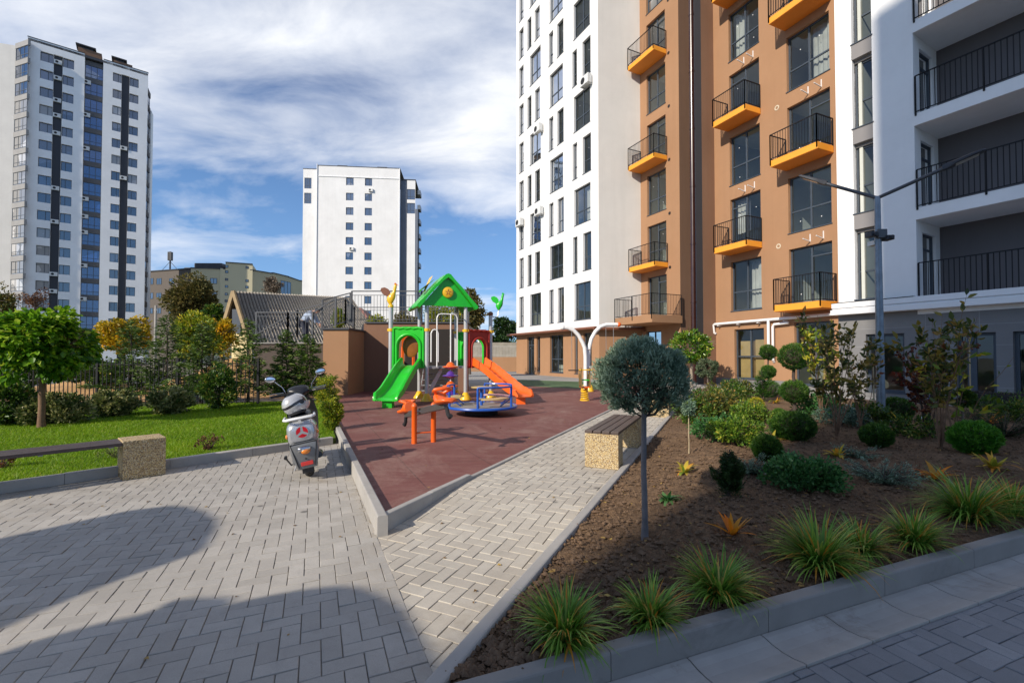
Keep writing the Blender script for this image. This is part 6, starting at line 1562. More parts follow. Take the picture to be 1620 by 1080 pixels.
G_BRIGHT = leafmat('bright_leaf', [(0,(.02,.07,.006)),(.4,(.09,.24,.012)),(.75,(.28,.48,.02)),(1,(.52,.62,.06))], .4, .45)
G_DARK = leafmat('dark_needle', [(0,(.008,.028,.006)),(.5,(.02,.055,.010)),(1,(.05,.10,.018))], .5, .15)
G_THUJA = leafmat('thuja_scale', [(0,(.008,.035,.005)),(.5,(.022,.080,.008)),(.9,(.07,.16,.014)),(1,(.15,.24,.03))], .5, .2)
G_FIR = leafmat('young_fir_needle', [(0,(.015,.04,.006)),(.5,(.06,.12,.014)),(.85,(.15,.23,.03)),(1,(.28,.32,.06))], .5, .2)
G_BLUE = leafmat('blue_cypress', [(0,(.03,.06,.04)),(.5,(.11,.19,.12)),(1,(.28,.37,.25))], .5, .12)
G_VARI = leafmat('variegated_leaf', [(0,(.03,.06,.012)),(.4,(.09,.13,.03)),(.7,(.30,.30,.10)),(1,(.50,.46,.22))], .45, .3)
G_YEL = leafmat('yellow_leaf', [(0,(.16,.17,.01)),(.4,(.48,.36,.02)),(.8,(.72,.46,.02)),(1,(.80,.40,.02))], .45, .45)
G_YG = leafmat('yellow_green_leaf', [(0,(.05,.11,.008)),(.45,(.22,.30,.02)),(.8,(.50,.46,.03)),(1,(.66,.50,.04))], .45, .4)
G_OLIVE = leafmat('olive_brown_leaf', [(0,(.04,.05,.012)),(.5,(.13,.12,.03)),(1,(.28,.20,.06))], .6, .25)
G_GLOSS = leafmat('laurel_leaf', [(0,(.015,.06,.006)),(.5,(.07,.18,.012)),(.85,(.24,.36,.03)),(1,(.44,.46,.06))], .25, .25, .6)
G_RED = leafmat('maple_leaf_red', [(0,(.05,.012,.010)),(.5,(.14,.035,.022)),(.85,(.26,.08,.03)),(1,(.38,.20,.04))], .5, .4)
G_COPPER = leafmat('green_copper_leaf', [(0,(.03,.05,.012)),(.45,(.09,.12,.025)),(.75,(.28,.22,.04)),(.9,(.42,.28,.05)),(1,(.22,.07,.03))], .4, .35)
G_SHRUB = leafmat('shrub_leaf', [(0,(.02,.05,.008)),(.5,(.055,.13,.015)),(.85,(.16,.24,.03)),(1,(.38,.30,.05))], .4, .3)
G_MINT = leafmat('mint_leaf', [(0,(.02,.08,.02)),(.5,(.05,.17,.04)),(1,(.15,.30,.09))], .45, .3)
G_SEDGE = leafmat('sedge_blade', [(0,(.05,.14,.015)),(.4,(.16,.34,.04)),(.7,(.38,.52,.08)),(.88,(.66,.56,.16)),(1,(.60,.26,.03))], .4, .3)
G_HOSTA = leafmat('yellowing_hosta', [(0,(.12,.24,.03)),(.35,(.50,.46,.05)),(.7,(.75,.50,.06)),(1,(.70,.28,.03))], .45, .4)
G_ORANGE = leafmat('orange_leaf', [(0,(.45,.22,.02)),(.5,(.72,.30,.02)),(1,(.80,.18,.01))], .45, .4)
G_LIME = leafmat('lime_leaf', [(0,(.03,.08,.010)),(.5,(.11,.22,.02)),(.85,(.28,.38,.04)),(1,(.50,.46,.06))], .45, .35)
G_RUSSET = leafmat('dead_brown_leaf', [(0,(.06,.025,.015)),(.6,(.16,.07,.03)),(1,(.30,.15,.06))], .7, .2)
BARK = surf('grey_bark', (.16,.125,.10), .9, .3, 14, 60, .8, .01); BARK_D = surf('dark_bark', (.07,.05,.04), .9, .3, 14, 60, .8, .01); BARK_P = surf('pale_bark', (.32,.26,.20), .9, .2, 10, 60, .6, .008); BARK_B = surf('tan_bark', (.20,.115,.065), .9, .3, 12, 60, .8, .01)
STAKE = surf('cane', (.42,.33,.20), .8, .2, 8, 50, .3)
def trunk(t, base, top, r0, r1, mt=BARK, bend=.03, limbs=0, spread=.4, r=None, lr=.35, up=.5, twigs=0):
    r = r or np.random.default_rng(1); base, top = Vector(base), Vector(top); mb = MB(); pts = []
    for i in range(7): s = i/6; pts.append(base.lerp(top, s)+Vector((r.normal(0,bend),r.normal(0,bend),0))*(s*(1-s)*3))
    mb.tube(pts, [r0*(1.35 if i == 0 else 1)+(r1-r0)*i/6 for i in range(7)], 10)
    for i in range(limbs):
        a = i*2.4+r.uniform(0,.6); st = pts[-2].lerp(pts[-1], r.uniform(0,1)); e = st+Vector((math.cos(a)*spread, math.sin(a)*spread, up*r.uniform(.6,1.3)))
        m = st.lerp(e,.5)+Vector((r.normal(0,.04*spread),r.normal(0,.04*spread),.08*spread)); mb.tube([st,m,e],[r1*lr*2,r1*lr*1.3,r1*lr*.5],6)
        for j in range(twigs):
            q = m.lerp(e, r.uniform(.1,1)); mb.tube([q, q+Vector((r.normal(0,1),r.normal(0,1),r.normal(.3,.6)))*spread*.35],[r1*lr*.7,r1*lr*.25],4)
    return mb.build('trunk', mt, t, smooth=True)
def ball_plant(name, label, cat, base, cz, rad, n, size, mt, seed, asp=.5, group=None, stem=True, tr=(.025,.018), bark=BARK, nl=60, sq=.2, fill=.8, limbs=6, jit=.35):
    r = np.random.default_rng(seed); base = Vector(base); t = thing(name, label, cat, base, group)
    c = (base.x, base.y, cz); rad = rad if isinstance(rad, (tuple,list)) else (rad,)*3
    C, D, b = lumpy(r, n, c, rad, nl, sq, fill); ok = C[:,2] > base.z+.01; C, D, b = C[ok], D[ok], b[ok]
    leaf_mesh('crown', C, D, size, mt, t, asp, rnd=b, seed=seed, jitter=jit)
    if stem: trunk(t, base-Vector((0,0,.05)), (base.x,base.y,cz-rad[2]*.35), tr[0], tr[1], bark, .015, limbs, rad[0]*.7, r, up=rad[2]*.7, twigs=3)
    return t
def scale_ball(name, label, cat, base, balls, n, size, mt, seed, tr=(.02,.015), bark=BARK_D, group=None, asp=.22, stem=True):
    """clipped conifer: fine upright scale foliage packed on one or more rounded forms"""
    r = np.random.default_rng(seed); base = Vector(base); t = thing(name, label, cat, base, group)
    for (dx, dy, cz, rx, rz) in balls:
        d = r.normal(0,1,(n,3)); d /= np.linalg.norm(d,axis=1,keepdims=True)
        lump = np.array([1+.16*mnoise.noise(Vector(v*2.3)+Vector((seed,0,0)))+.12*mnoise.noise(Vector(v*5.5)+Vector((seed,3,0))) for v in d])
        k = (r.uniform(.55,1.0,n)**.35)*lump
        C = np.array((base.x+dx, base.y+dy, cz))+d*k[:,None]*np.array((rx,rx,rz)); ok = C[:,2] > base.z+.005
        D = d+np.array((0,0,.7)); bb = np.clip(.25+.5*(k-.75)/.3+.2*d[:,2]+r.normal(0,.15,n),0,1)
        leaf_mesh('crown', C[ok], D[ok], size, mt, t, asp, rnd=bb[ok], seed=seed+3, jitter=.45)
        m = MB(); m.ball((base.x+dx,base.y+dy,cz),(rx*.62,rx*.62,rz*.62),14,10); m.build('inner_twigs', BARK_D, t, smooth=True)
    if stem: trunk(t, base-Vector((0,0,.05)), (base.x,base.y,max(b_[2] for b_ in balls)), tr[0], tr[1], bark, .01, 0, r=r)
    return t
def conifer(label, base, h, rad, n, seed, mt=G_DARK, size=.07, name='fir_tree', cat='conifer', group=None, z0=.12, droop=-.1, dens=1.0):
    r = np.random.default_rng(seed); base = Vector(base); t = thing(name, label, cat, base, group); trunk(t, base-Vector((0,0,.05)), base+Vector((0,0,h*.97)), .02+h*.009, .006, BARK_D, .03, r=r)
    Cs, Ds, bs = [], [], []; nb = int(h*26*dens); mb = MB()
    for i in range(nb):
        s = z0+(1-z0)*(i+r.uniform(0,1))/nb; a = i*2.4+r.uniform(-.4,.4); Lb = rad*((1-s)**.8+.06)*r.uniform(.4,1.45)
        st = base+Vector((0,0,h*s)); d = Vector((math.cos(a),math.sin(a),.18+droop*(1-s)*2)); e = st+d*Lb
        mb.tube([st, st.lerp(e,.5)+Vector((0,0,.02)), e], [.008,.005,.002], 4, cap=False)
        m = max(4, int(n/nb*Lb/rad*1.6)); q = r.uniform(.12,1.03,m); side = np.cross(np.array(d), (0,0,1)); side /= np.linalg.norm(side)
        off = r.normal(0,1,m)*(.11*rad+.03)*(1.05-q)*1.5; C = np.array(st)[None]+np.array(d)[None]*(Lb*q)[:,None]+side[None]*off[:,None]; C[:,2] += r.normal(0,.018*(1+rad),m)-abs(off)*.25
        Cs.append(C); Ds.append(np.array(d)[None]*.8+side[None]*np.sign(off)[:,None]*.8+r.normal(0,.15,(m,3))); bs.append(np.clip(.30+.45*q+r.normal(0,.15,m),0,1))
    mb.build('branches', BARK_D, t)
    leaf_mesh('needles', np.concatenate(Cs), np.concatenate(Ds), size, mt, t, .22, rnd=np.concatenate(bs), seed=seed, jitter=.2)
    return t
def blades(name, C, A, Lh, W, arch, mt, parent, r, seg=5, rnd=None, lean=None):
    """arching strap leaves: C bases (n,3) A azimuth, Lh length, W width, arch amount"""
    n = len(C); V = np.empty((n,(seg+1)*2,3)); dirx = np.stack([np.cos(A),np.sin(A),np.zeros(n)],1); side = np.stack([-np.sin(A),np.cos(A),np.zeros(n)],1)
    el = lean if lean is not None else r.uniform(.9,1.45,n); p = C.copy()
    for k in range(seg+1):
        s = k/seg; w = W*(1-s**2.2)*(.55+.45*min(1,s*3+.2)); V[:,k*2] = p-side*w[:,None]; V[:,k*2+1] = p+side*w[:,None]
        e = el-arch*s*1.15; p = p+(dirx*np.cos(e)[:,None]+np.array((0,0,1))*np.sin(e)[:,None])*(Lh/seg)[:,None]
    base = (np.arange(n)*(seg+1)*2)[:,None]; F_ = np.concatenate([base+np.array([[k*2,k*2+1,k*2+3,k*2+2]]) for k in range(seg)])
    rv = r.random(n) if rnd is None else rnd; rr_ = np.repeat(rv,(seg+1)*2).reshape(n,-1); rr_ = np.clip(rr_+np.linspace(-.08,.18,(seg+1)*2)[None],0,1)
    return mesh_obj(name, V.reshape(-1,3), F_, mt, parent, rnd=rr_.ravel(), smooth=True)
def sedge(label, px, py, s=1.0, seed=0, n=520, group='striped grass tufts along the front kerb of the bed'):
    r = np.random.default_rng(seed+50); s *= 1.20*(.98,.88,1.04,1.08,.84,.98,1.1,.92)[seed % 8]; n = int(n*(1.0,.75,.95,1.1,.7,.85,1.1,.8)[seed % 8]); b = B(px,py); t = thing('ornamental_grass', label, 'grass tuft', b, group)
    for j, (nn, mt) in enumerate(((int(n*.6),G_SEDGE),(int(n*.4),G_SEDGE))):
        a = r.uniform(0,2*np.pi,nn); d = r.uniform(0,.055,nn)*s; C = np.stack([b.x+np.cos(a)*d, b.y+np.sin(a)*d, np.full(nn,b.z-.005)],1)
        rv = r.beta(2,3,nn)*.75; rv[r.random(nn) < .08] = .85; rv[r.random(nn) < .035] = .98
        a = a+.35*np.sin(a*2+seed*1.7); rv[r.random(nn) < .05] = .93; blades('inner_blades' if j else 'outer_blades', C, a+r.normal(0,.7,nn), r.uniform(.13,.33,nn)*s*(1.0 if seed % 3 else 1.08), r.uniform(.0042,.0078,nn)*s**.5, r.uniform(.6,1.9,nn) if j == 0 else r.uniform(.3,1.2,nn), mt, t, r, 6, rv, lean=r.uniform(.6,1.3,nn) if j == 0 else r.uniform(1.0,1.5,nn))
    return t
def hosta(label, px, py, s=.16, seed=0, n=26, mt=G_HOSTA, w=.022, cat='plant', name='yellow_hosta', upright=0.0):
    r = np.random.default_rng(seed+90); b = B(px,py); t = thing(name, label, cat, b); s *= 1.1
    a = np.linspace(0,2*np.pi,n,endpoint=False)+r.normal(0,.3,n); C = np.stack([b.x+np.cos(a)*.012, b.y+np.sin(a)*.012, np.full(n,b.z)],1)
    blades('leaves', C, a, r.uniform(.45,1.25,n)*s, np.full(n,w)*r.uniform(.55,1.2,n), r.uniform(.3,2.1,n)*(1-upright), mt, t, r, 7, lean=r.uniform(.35,1.35,n)+upright*.3)
    return t
def mound(name, label, cat, px, py, rad, h, n, size, mt, seed, asp=.5, nl=30, sq=.28, at=None, group=None):
    r = np.random.default_rng(seed+10); b = at if at is not None else B(px,py); t = thing(name, label, cat, b, group)
    C, D, bb = lumpy(r, n, (b.x,b.y,b.z+h*.45), (rad,rad*.9,h*.55), nl, sq, .55); ok = C[:,2] > b.z+.005; leaf_mesh('foliage', C[ok], D[ok]+np.array((0,0,.4)), size, mt, t, asp, rnd=bb[ok], seed=seed)
    mb = MB()
    for k in range(12): a = k*2.4; e = b+Vector((math.cos(a)*rad*.7, math.sin(a)*rad*.7, h*r.uniform(.4,.9))); mb.tube([b-Vector((0,0,.02)), b.lerp(e,.5)+Vector((0,0,.05*h)), e], [.007,.004,.002], 5)
    mb.build('twigs', BARK_D, t); return t
def juniper(label, px, py, rad, h, seed, mt=G_BLUE, n=60, up=.5):
    r = np.random.default_rng(seed+30); b = B(px,py); t = thing('juniper', label, 'juniper', b); Cs, Ds, bs = [], [], []; mb = MB()
    for k in range(n):
        a = r.uniform(0,2*np.pi); Lb = rad*r.uniform(.4,1.1); el = r.uniform(.15,up*1.6); d = Vector((math.cos(a)*math.cos(el), math.sin(a)*math.cos(el), math.sin(el))); e = b+d*Lb; e.z = min(e.z, b.z+h*r.uniform(.7,1.1))
        mb.tube([b, b.lerp(e,.6)+Vector((0,0,.03)), e], [.005,.003,.0015], 4, cap=False); m = 60; q = r.uniform(.15,1.05,m)
        Cs.append(np.array(b)[None]+(np.array(e-b))[None]*q[:,None]+r.normal(0,.012,(m,3))); Ds.append(np.array(d)[None]+r.normal(0,.5,(m,3))); bs.append(np.clip(q*.7+r.normal(.1,.12,m),0,1))
    mb.build('branches', BARK_D, t); leaf_mesh('needles', np.concatenate(Cs), np.concatenate(Ds), .028, mt, t, .28, rnd=np.concatenate(bs), seed=seed, jitter=.2); return t
def stemmy(name, label, cat, base, h, spread, ns, nleaf, size, mt, seed, bark=BARK_B, asp=.45, bare=.25, tr=.0075, side=3, group=None):
    """open multi-stemmed shrub: thin stems with leaves set singly along side shoots"""
    r = np.random.default_rng(seed+70); base = Vector(base); t = thing(name, label, cat, base, group); mb = MB(); Cs, Ds = [], []
    per = max(1, nleaf//(ns*(side+1)))
    for k in range(ns):
        a = k*2.4+r.uniform(0,.8); sp = spread*r.uniform(.2,1); hh = h*r.uniform(.6,1.0); pts = []
        for i in range(7): s = i/6; pts.append(base+Vector((math.cos(a)*sp*s**1.3+r.normal(0,.012), math.sin(a)*sp*s**1.3+r.normal(0,.012), hh*s)))
        mb.tube(pts, [tr*(1-.75*i/6) for i in range(7)], 6)
        shoots = [(pts[3],pts[6])]
        for j in range(side):
            q = pts[2+int(r.integers(0,4))]; a2 = r.uniform(0,2*np.pi); e = q+Vector((math.cos(a2)*spread*.45, math.sin(a2)*spread*.45, h*r.uniform(.08,.25)))*r.uniform(.5,1); mb.tube([q,q.lerp(e,.5)+Vector((0,0,.01)),e],[tr*.4,tr*.3,tr*.15],5,cap=False); shoots.append((q,e))
        for q, e in shoots:
            for i in range(per):
                s = r.uniform(.1,1.0); p = q.lerp(e,s); d = np.array((e-q).normalized())*.6+r.normal(0,.6,3); d[2] += .1; d /= np.linalg.norm(d); Cs.append(np.array(p)+d*size*.55); Ds.append(d)
    mb.build('stems', bark, t, smooth=True)
    leaf_mesh('leaves', np.array(Cs), np.array(Ds), size, mt, t, asp, seed=seed, jitter=.12, fold=.35)
    return t

# ------------------------------------------------------------ the planting bed
# the big clipped cypress standard
def cypress():
    b = B(1020,848); cz = Z(598,b.y); k = b.y/720; base = b; r = np.random.default_rng(3)
    t = thing('topiary_tree', 'large blue-green clipped ball tree on a bare grey trunk in the foreground', 'topiary tree', b)
    cx, cy = (1016-810)*k, b.y; n = 30000; d = r.normal(0,1,(n,3)); d /= np.linalg.norm(d,axis=1,keepdims=True)
    lump = np.array([1+.20*mnoise.noise(Vector(v*1.9)+Vector((4,0,0)))+.16*mnoise.noise(Vector(v*5.0)) for v in d]); kk = r.uniform(.35,1.06,n)**.34*lump
    rad = np.array((70*k,70*k,62*k)); C = np.array((cx,cy,cz))+d*kk[:,None]*rad; keep = (C[:,2] > cz-58*k+.04*np.array([mnoise.noise(Vector(c*9)) for c in C])); 
    gap = np.array([mnoise.noise(Vector(c*13)) for c in C]); under = np.clip((cz-C[:,2])/(60*k),0,1); keep &= gap > -.38+under*.62
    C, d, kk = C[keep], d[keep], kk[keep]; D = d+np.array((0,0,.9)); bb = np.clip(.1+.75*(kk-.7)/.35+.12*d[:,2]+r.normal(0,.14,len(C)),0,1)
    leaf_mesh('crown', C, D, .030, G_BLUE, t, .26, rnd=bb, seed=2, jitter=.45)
    top = Vector((cx,cy,cz-.20)); trunk(t, b-Vector((0,0,.06)), Vector((b.x+.0,b.y,cz-.16)), .023, .018, surf('smooth_grey_bark', (.15,.14,.145), .8, .3, 12, 70, .6, .006), .006, 0, r=r)
    mb = MB()
    for i in range(34):
        a = i*2.4; e = Vector((cx,cy,cz))+Vector((math.cos(a)*rad[0]*r.uniform(.35,.85), math.sin(a)*rad[0]*r.uniform(.35,.85), r.uniform(-.20,.2))); st = Vector((b.x,b.y,cz-.30+.012*i*.6)); mb.tube([st, st.lerp(e,.45)+Vector((0,0,-.035)), e], [.009,.006,.0025], 5)
    st = Vector((b.x,b.y,cz-.28)); e = Vector((b.x+.20,b.y+.1,cz-.02)); mb.tube([st, st+Vector((.08,.0,.01)), st+Vector((.15,.03,.10)), e], [.012,.010,.009,.006], 7)
    mb.build('branches', BARK_D, t, smooth=True)
cypress()
i = 0
for px, py, s, lab in ((893,1012,.80,'striped grass tuft nearest the front corner of the planting bed'),(1029,985,.84,'striped grass tuft second from the front corner of the bed'),(1137,945,.84,'striped grass tuft third from the front corner, below the orange plant'),
    (1298,898,.95,'wide striped grass tuft at the left of the middle clump by the front kerb'),(1362,874,.95,'striped grass tuft in the centre of the middle clump by the front kerb'),(1446,862,.92,'striped grass tuft at the right of the middle clump by the front kerb'),
    (1535,822,1.15,'broad striped grass tuft in the right clump, left one of two'),(1604,812,1.15,'broad striped grass tuft cut by the right edge of the picture')):
    sedge(lab, px, py, s, i); i += 1
for px, py, s, lab, mt, up in ((1083,748,.17,'bright yellow hosta left of the dark dwarf conifer',G_HOSTA,0),(1056,792,.14,'small green and yellow plant beside the trunk of the big ball tree',G_MINT,0),(1158,845,.17,'upright orange plant alone on the dark soil',G_ORANGE,.6),
    (1222,697,.19,'yellow hosta in front of the green shrubs',G_HOSTA,0),(1200,668,.20,'pale orange hosta in the sunlit middle of the bed',G_HOSTA,.1),(1228,637,.24,'orange hosta beside the small round thuja at the back',G_HOSTA,0),
    (1480,757,.20,'orange and green plant between the junipers and the right grass clump',G_ORANGE,.1),(1572,742,.26,'orange-leaved plant above the right grass clump',G_HOSTA,.2),(1325,722,.18,'yellow-green hosta beside the spreading green shrub',G_HOSTA,.1),
    (1430,680,.30,'broad green and yellow hosta right of the lamp post',G_HOSTA,.3),(1400,668,.28,'green hosta at the foot of the lamp post',G_MINT,.4),(1222,690,.24,'blue-green hosta left of the dark round thuja',G_MINT,.3),(1104,668,.16,'small orange plant under the mixed shrubs by the path',G_ORANGE,.1),(1565,672,.26,'orange plant behind the bright globe thuja',G_ORANGE,.1)):
    hosta(lab, px if lab[:4] != 'blue' else 1232, py, s, i, mt=mt, w=.020+.03*s, upright=up, n=24 if up < .5 else 13, name='hosta' if mt is not G_MINT else 'broadleaf_plant'); i += 1
# rounded thujas
def thuja(px, py, w, h, lab, n=9000, mt=G_THUJA, size=.045):
    global i; b = B(px,py); k = b.y/720; i += 1
    return scale_ball('globe_thuja', lab, 'conifer shrub', b, [(0,0,b.z+h*k*.48,w*k/2,h*k*.52)], n, size, mt, i, stem=False)
thuja(1254,694,66,44,'dark round thuja at the foot of the two-ball topiary'); thuja(1213,728,42,40,'small round thuja between the dwarf conifer and the green shrub',6000); thuja(1387,706,44,36,'dark small thuja near the lamp post',6000)
thuja(1541,716,62,50,'bright green globe thuja at the right side of the bed',9000,leafmat('bright_thuja', [(0,(.015,.08,.004)),(.5,(.04,.18,.008)),(1,(.13,.32,.02))], .5, .2)); thuja(1196,650,24,22,'tiny golden round thuja in the sun',3500,G_YG,.03); thuja(1218,628,30,26,'golden green thuja close to the wall plinth',3500); thuja(1233,664,20,18,'small round thuja just left of the two-ball topiary',3000); thuja(1420,662,44,34,'dark green thuja behind the lamp post',5000,G_THUJA,.05)
# two-ball topiaries
b = B(1257,656); k = b.y/720; scale_ball('topiary_tree', 'two-ball topiary with dark green balls beside the leafy shrub', 'topiary tree', b, [(0,0,Z(564,b.y),23*k,21*k),(0,0,Z(619,b.y),21*k,18*k)], 7000, .045, G_THUJA, 401, tr=(.035,.03))
b = B(1216,625); k = b.y/720; scale_ball('topiary_tree', 'smaller two-ball topiary in front of the boarded window', 'topiary tree', b, [(0,0,Z(557,b.y),12*k,12*k),(0,0,Z(588,b.y),10.5*k,10.5*k)], 4500, .055, G_THUJA, 402, tr=(.03,.02))
# laurel standard and grey-green standards
b = B(1094,612); k = b.y/720; ball_plant('laurel_tree', 'glossy yellow-green ball tree on a pale trunk in front of the recess', 'tree', b, Z(549,b.y), (34*k,34*k,27*k), 3800, .13, G_GLOSS, 41, .48, tr=(.06,.05), bark=BARK_P, nl=70, sq=.22)
b = B(1120,628); k = b.y/720; ball_plant('small_standard_tree', 'small grey-green ball tree with a thin trunk right of the laurel', 'tree', b, Z(583,b.y), (17*k,17*k,19*k), 2600, .075, leafmat('grey_green', [(0,(.04,.07,.03)),(.5,(.10,.14,.07)),(1,(.20,.22,.13))], .5, .2), 42, .4, tr=(.03,.02), nl=40)
b = B(1522,690); k = b.y/720; ball_plant('small_standard_tree', 'small round-headed tree behind the bright globe thuja', 'tree', b, Z(629,b.y), (19*k,19*k,15*k), 1800, .05, G_SHRUB, 43, .45, tr=(.022,.016), nl=36)
# dark foreground dwarf conifer, junipers
b = B(1155,783); conifer('dark upright dwarf conifer in the shaded middle of the bed', b, .40, .16, 5200, 21, G_DARK, .035, 'dwarf_conifer', 'conifer shrub', z0=.02, droop=.35, dens=3.2)
b = B(1196,640); conifer('pointed green conifer seedling at the back by the walkway', P(1208,632,b.y+2) if False else B(1206,634), .85, .34, 3000, 22, G_THUJA, .06, 'dwarf_conifer', 'conifer shrub', z0=.02, droop=.3, dens=1.4)
juniper('blue-grey juniper behind the dark dwarf conifer', 1188,748,.30,.20,1,n=40); juniper('long prostrate blue juniper right of the spreading green shrub', 1398,762,.42,.22,2,n=60,up=.35); juniper('thin blue juniper arm reaching towards the lamp post', 1352,722,.34,.20,3,n=26,up=.35)
juniper('dark spreading juniper at the right edge by the planter', 1590,690,.9,.42,4,G_DARK,n=110,up=.5)
# mounded shrubs
mound('green_shrub','spreading shrub with small bright green leaves in the middle of the bed','shrub',1266,770,.42,.30,5200,.038,G_MINT,1,.6,nl=46)
for px,py,rad,h,n,sz,mt,lab in ((1100,668,.50,.62,2600,.055,G_SHRUB,'dark leafy shrub right behind the big ball tree'),(1132,662,.62,.60,3000,.055,G_COPPER,'copper-tinged shrub in the sunny shrub group'),(1160,645,.75,.62,2800,.06,G_SHRUB,'broad green shrub at the back of the sunny shrub group'),
    (1132,694,.42,.36,2600,.045,G_MINT,'grey-green low shrub at the front of the sunny shrub group'),(1167,702,.42,.40,2800,.045,G_LIME,'lime-green shrub with pale new leaves near the yellow hosta'),(1186,668,.45,.38,2400,.045,G_LIME,'yellow-green shrub between the lime shrub and the thuja'),
    (1152,632,.8,.55,2200,.07,G_COPPER,'reddish low shrub in front of the walkway'),(1296,655,.6,.45,1500,.07,G_MINT,'bright green low plants right of the two-ball topiary'),(1330,672,.5,.35,1500,.05,G_BLUE,'grey low shrub under the leafy tall shrub'),(1375,668,.5,.4,1400,.06,G_SHRUB,'dark low shrub left of the lamp post'),(1450,690,.5,.35,1400,.05,G_SHRUB,'low green shrub under the red maple'),(1612,664,.9,.5,2600,.06,G_SHRUB,'green shrub at the far right edge behind the juniper')):
    mound('shrub', lab, 'shrub', px, py, rad, h, n, sz, mt, int(px), .5, 34, .26)
# thin sapling with a stake
b = B(1090,717); t = thing('sapling', 'thin bare-stemmed sapling with a small grey-green head on the sunny soil', 'sapling', b); trunk(t, b, (b.x,b.y,b.z+.52), .008, .006, STAKE, .004); r_ = np.random.default_rng(8); C,D,bb = lumpy(r_, 700, (b.x,b.y,b.z+.60), (.14,.14,.14), 16, .3); leaf_mesh('crown', C, D, .035, G_BLUE, t, .4, rnd=bb, seed=3)
# open shrubs and maples in front of the grey building
stemmy('tall_leafy_shrub','tall open shrub with green and copper leaves left of the lamp post','shrub',B(1325,690),1.95,.62,11,620,.10,G_COPPER,1)
stemmy('tall_leafy_shrub','sparse tall shrub with twisted leaves just left of the lamp post','shrub',B(1362,682),1.85,.45,7,260,.09,G_COPPER,2)
stemmy('tall_leafy_shrub','tall yellow-leaved shrub rising beside the boarded window','shrub',B(1300,664),2.2,.60,7,300,.13,G_YG,3)
stemmy('tall_leafy_shrub','tall open shrub with golden leaves right of the lamp post','shrub',B(1488,708),2.15,.55,11,560,.11,G_COPPER,4)
stemmy('tall_leafy_shrub','thin shrub with few yellow leaves in front of the glass door','shrub',B(1512,702),1.7,.95,5,90,.12,G_YG,5)
b = B(1468,688); stemmy('japanese_maple','small red-leaved maple right of the lamp post','maple tree',b,1.55,.72,9,1700,.055,G_RED,6,asp=.75,tr=.014,side=7,bark=BARK_D)
stemmy('bare_shrub','small bare reddish shrub on the shaded soil','shrub',B(1452,750),.42,.22,8,40,.02,G_RUSSET,7,tr=.003)
# tags and stakes near the maple
t0_ = B(1462,676); t = thing('plant_tag','white round plant tag with a blue strip hanging on the red maple','tag',t0_); zc = Z(618,t0_.y); k = t0_.y/720
mb = MB(); mb.add([(t0_.x+6*k+13/2*k*math.cos(q*math.pi/8),t0_.y-.12,zc+11/2*k*math.sin(q*math.pi/8)) for q in range(16)], [tuple(range(16))]); mb.build('disc', M['white_pvc'], t); mb = MB(); mb.box(t0_.x-2*k,t0_.x+3*k,t0_.y-.12,t0_.y-.115,zc-15*k,zc-7*k); mb.build('strip', M['p_blue'], t)
def label_stake(px, py, h, lab): b = B(px,py); t = thing('plant_label', lab, 'plant label', b); mb = MB(); mb.bar(b-Vector((0,0,.03)), b+Vector((0,0,h)), .008); mb.build('stake', STAKE, t); m2 = MB(); m2.box(b.x-.035,b.x+.035,b.y-.004,b.y,b.z+h-.03,b.z+h+.02); m2.build('card', M['white_pvc'], t)
label_stake(1459,668,.10,'small white label at the foot of the red maple')
for px, y0, y1, lab in ((1536,534,655,'pale cane standing beside the golden-leaved shrub'),(1383,560,660,'pale cane just left of the lamp post')):
    b = B(px,y1); t = thing('support_cane', lab, 'cane', b); mb = MB(); mb.cyl(b, (b.x,b.y,Z(y0,b.y)), .012, n=8); mb.build('cane', STAKE, t)
# dark planter of lumps at the wall and round lamp
def planter():
    Yp = b4 is not None; x, y = G(1598,655,.1); t = thing('stone_planter', 'dark rough planter box standing against the grey wall at the right', 'planter', (x,y,.1)); w = .85; mb = MB(); 
    d = GY.u; n = GY.n; rings = []
    for z, ww, dd in ((0,.60,.20),(.46,.85,.28)): rings.append([tuple(np.array((x,y))+d*a*ww+n*b_*dd)+(.1+z,) for a, b_ in ((-1,-1),(1,-1),(1,1),(-1,1))])
    mb.loft([[tuple(v) for v in r_] for r_ in rings]); mb.build('box', surf('dark_stone', (.035,.032,.032), .9, .3, 4, 20, .8, .03), t, bevel=.01)
    r_ = np.random.default_rng(2); mb = MB()
    for k in range(60): a, b_ = r_.uniform(-.75,.75), r_.uniform(-.2,.2); p = np.array((x,y))+d*a+n*b_; mb.ball((p[0],p[1],.57), r_.uniform(.03,.06), 6, 4)
    struct(mb.build('filling', surf('black_mulch', (.03,.024,.02), .95, .3, 8, 20, .8), t), 'stuff')
planter()
b = B(1242,604); t = thing('garden_light', 'white round path light beside the two-ball topiary', 'garden light', b); z = Z(602,b.y); mb = MB(); mb.ball((b.x,b.y,z), .11); mb.build('globe', M['white_pvc'], t, smooth=True); mb = MB(); mb.cyl((b.x,b.y,b.z),(b.x,b.y,z-.08),.03); mb.build('stem', M['rail_grey'], t)

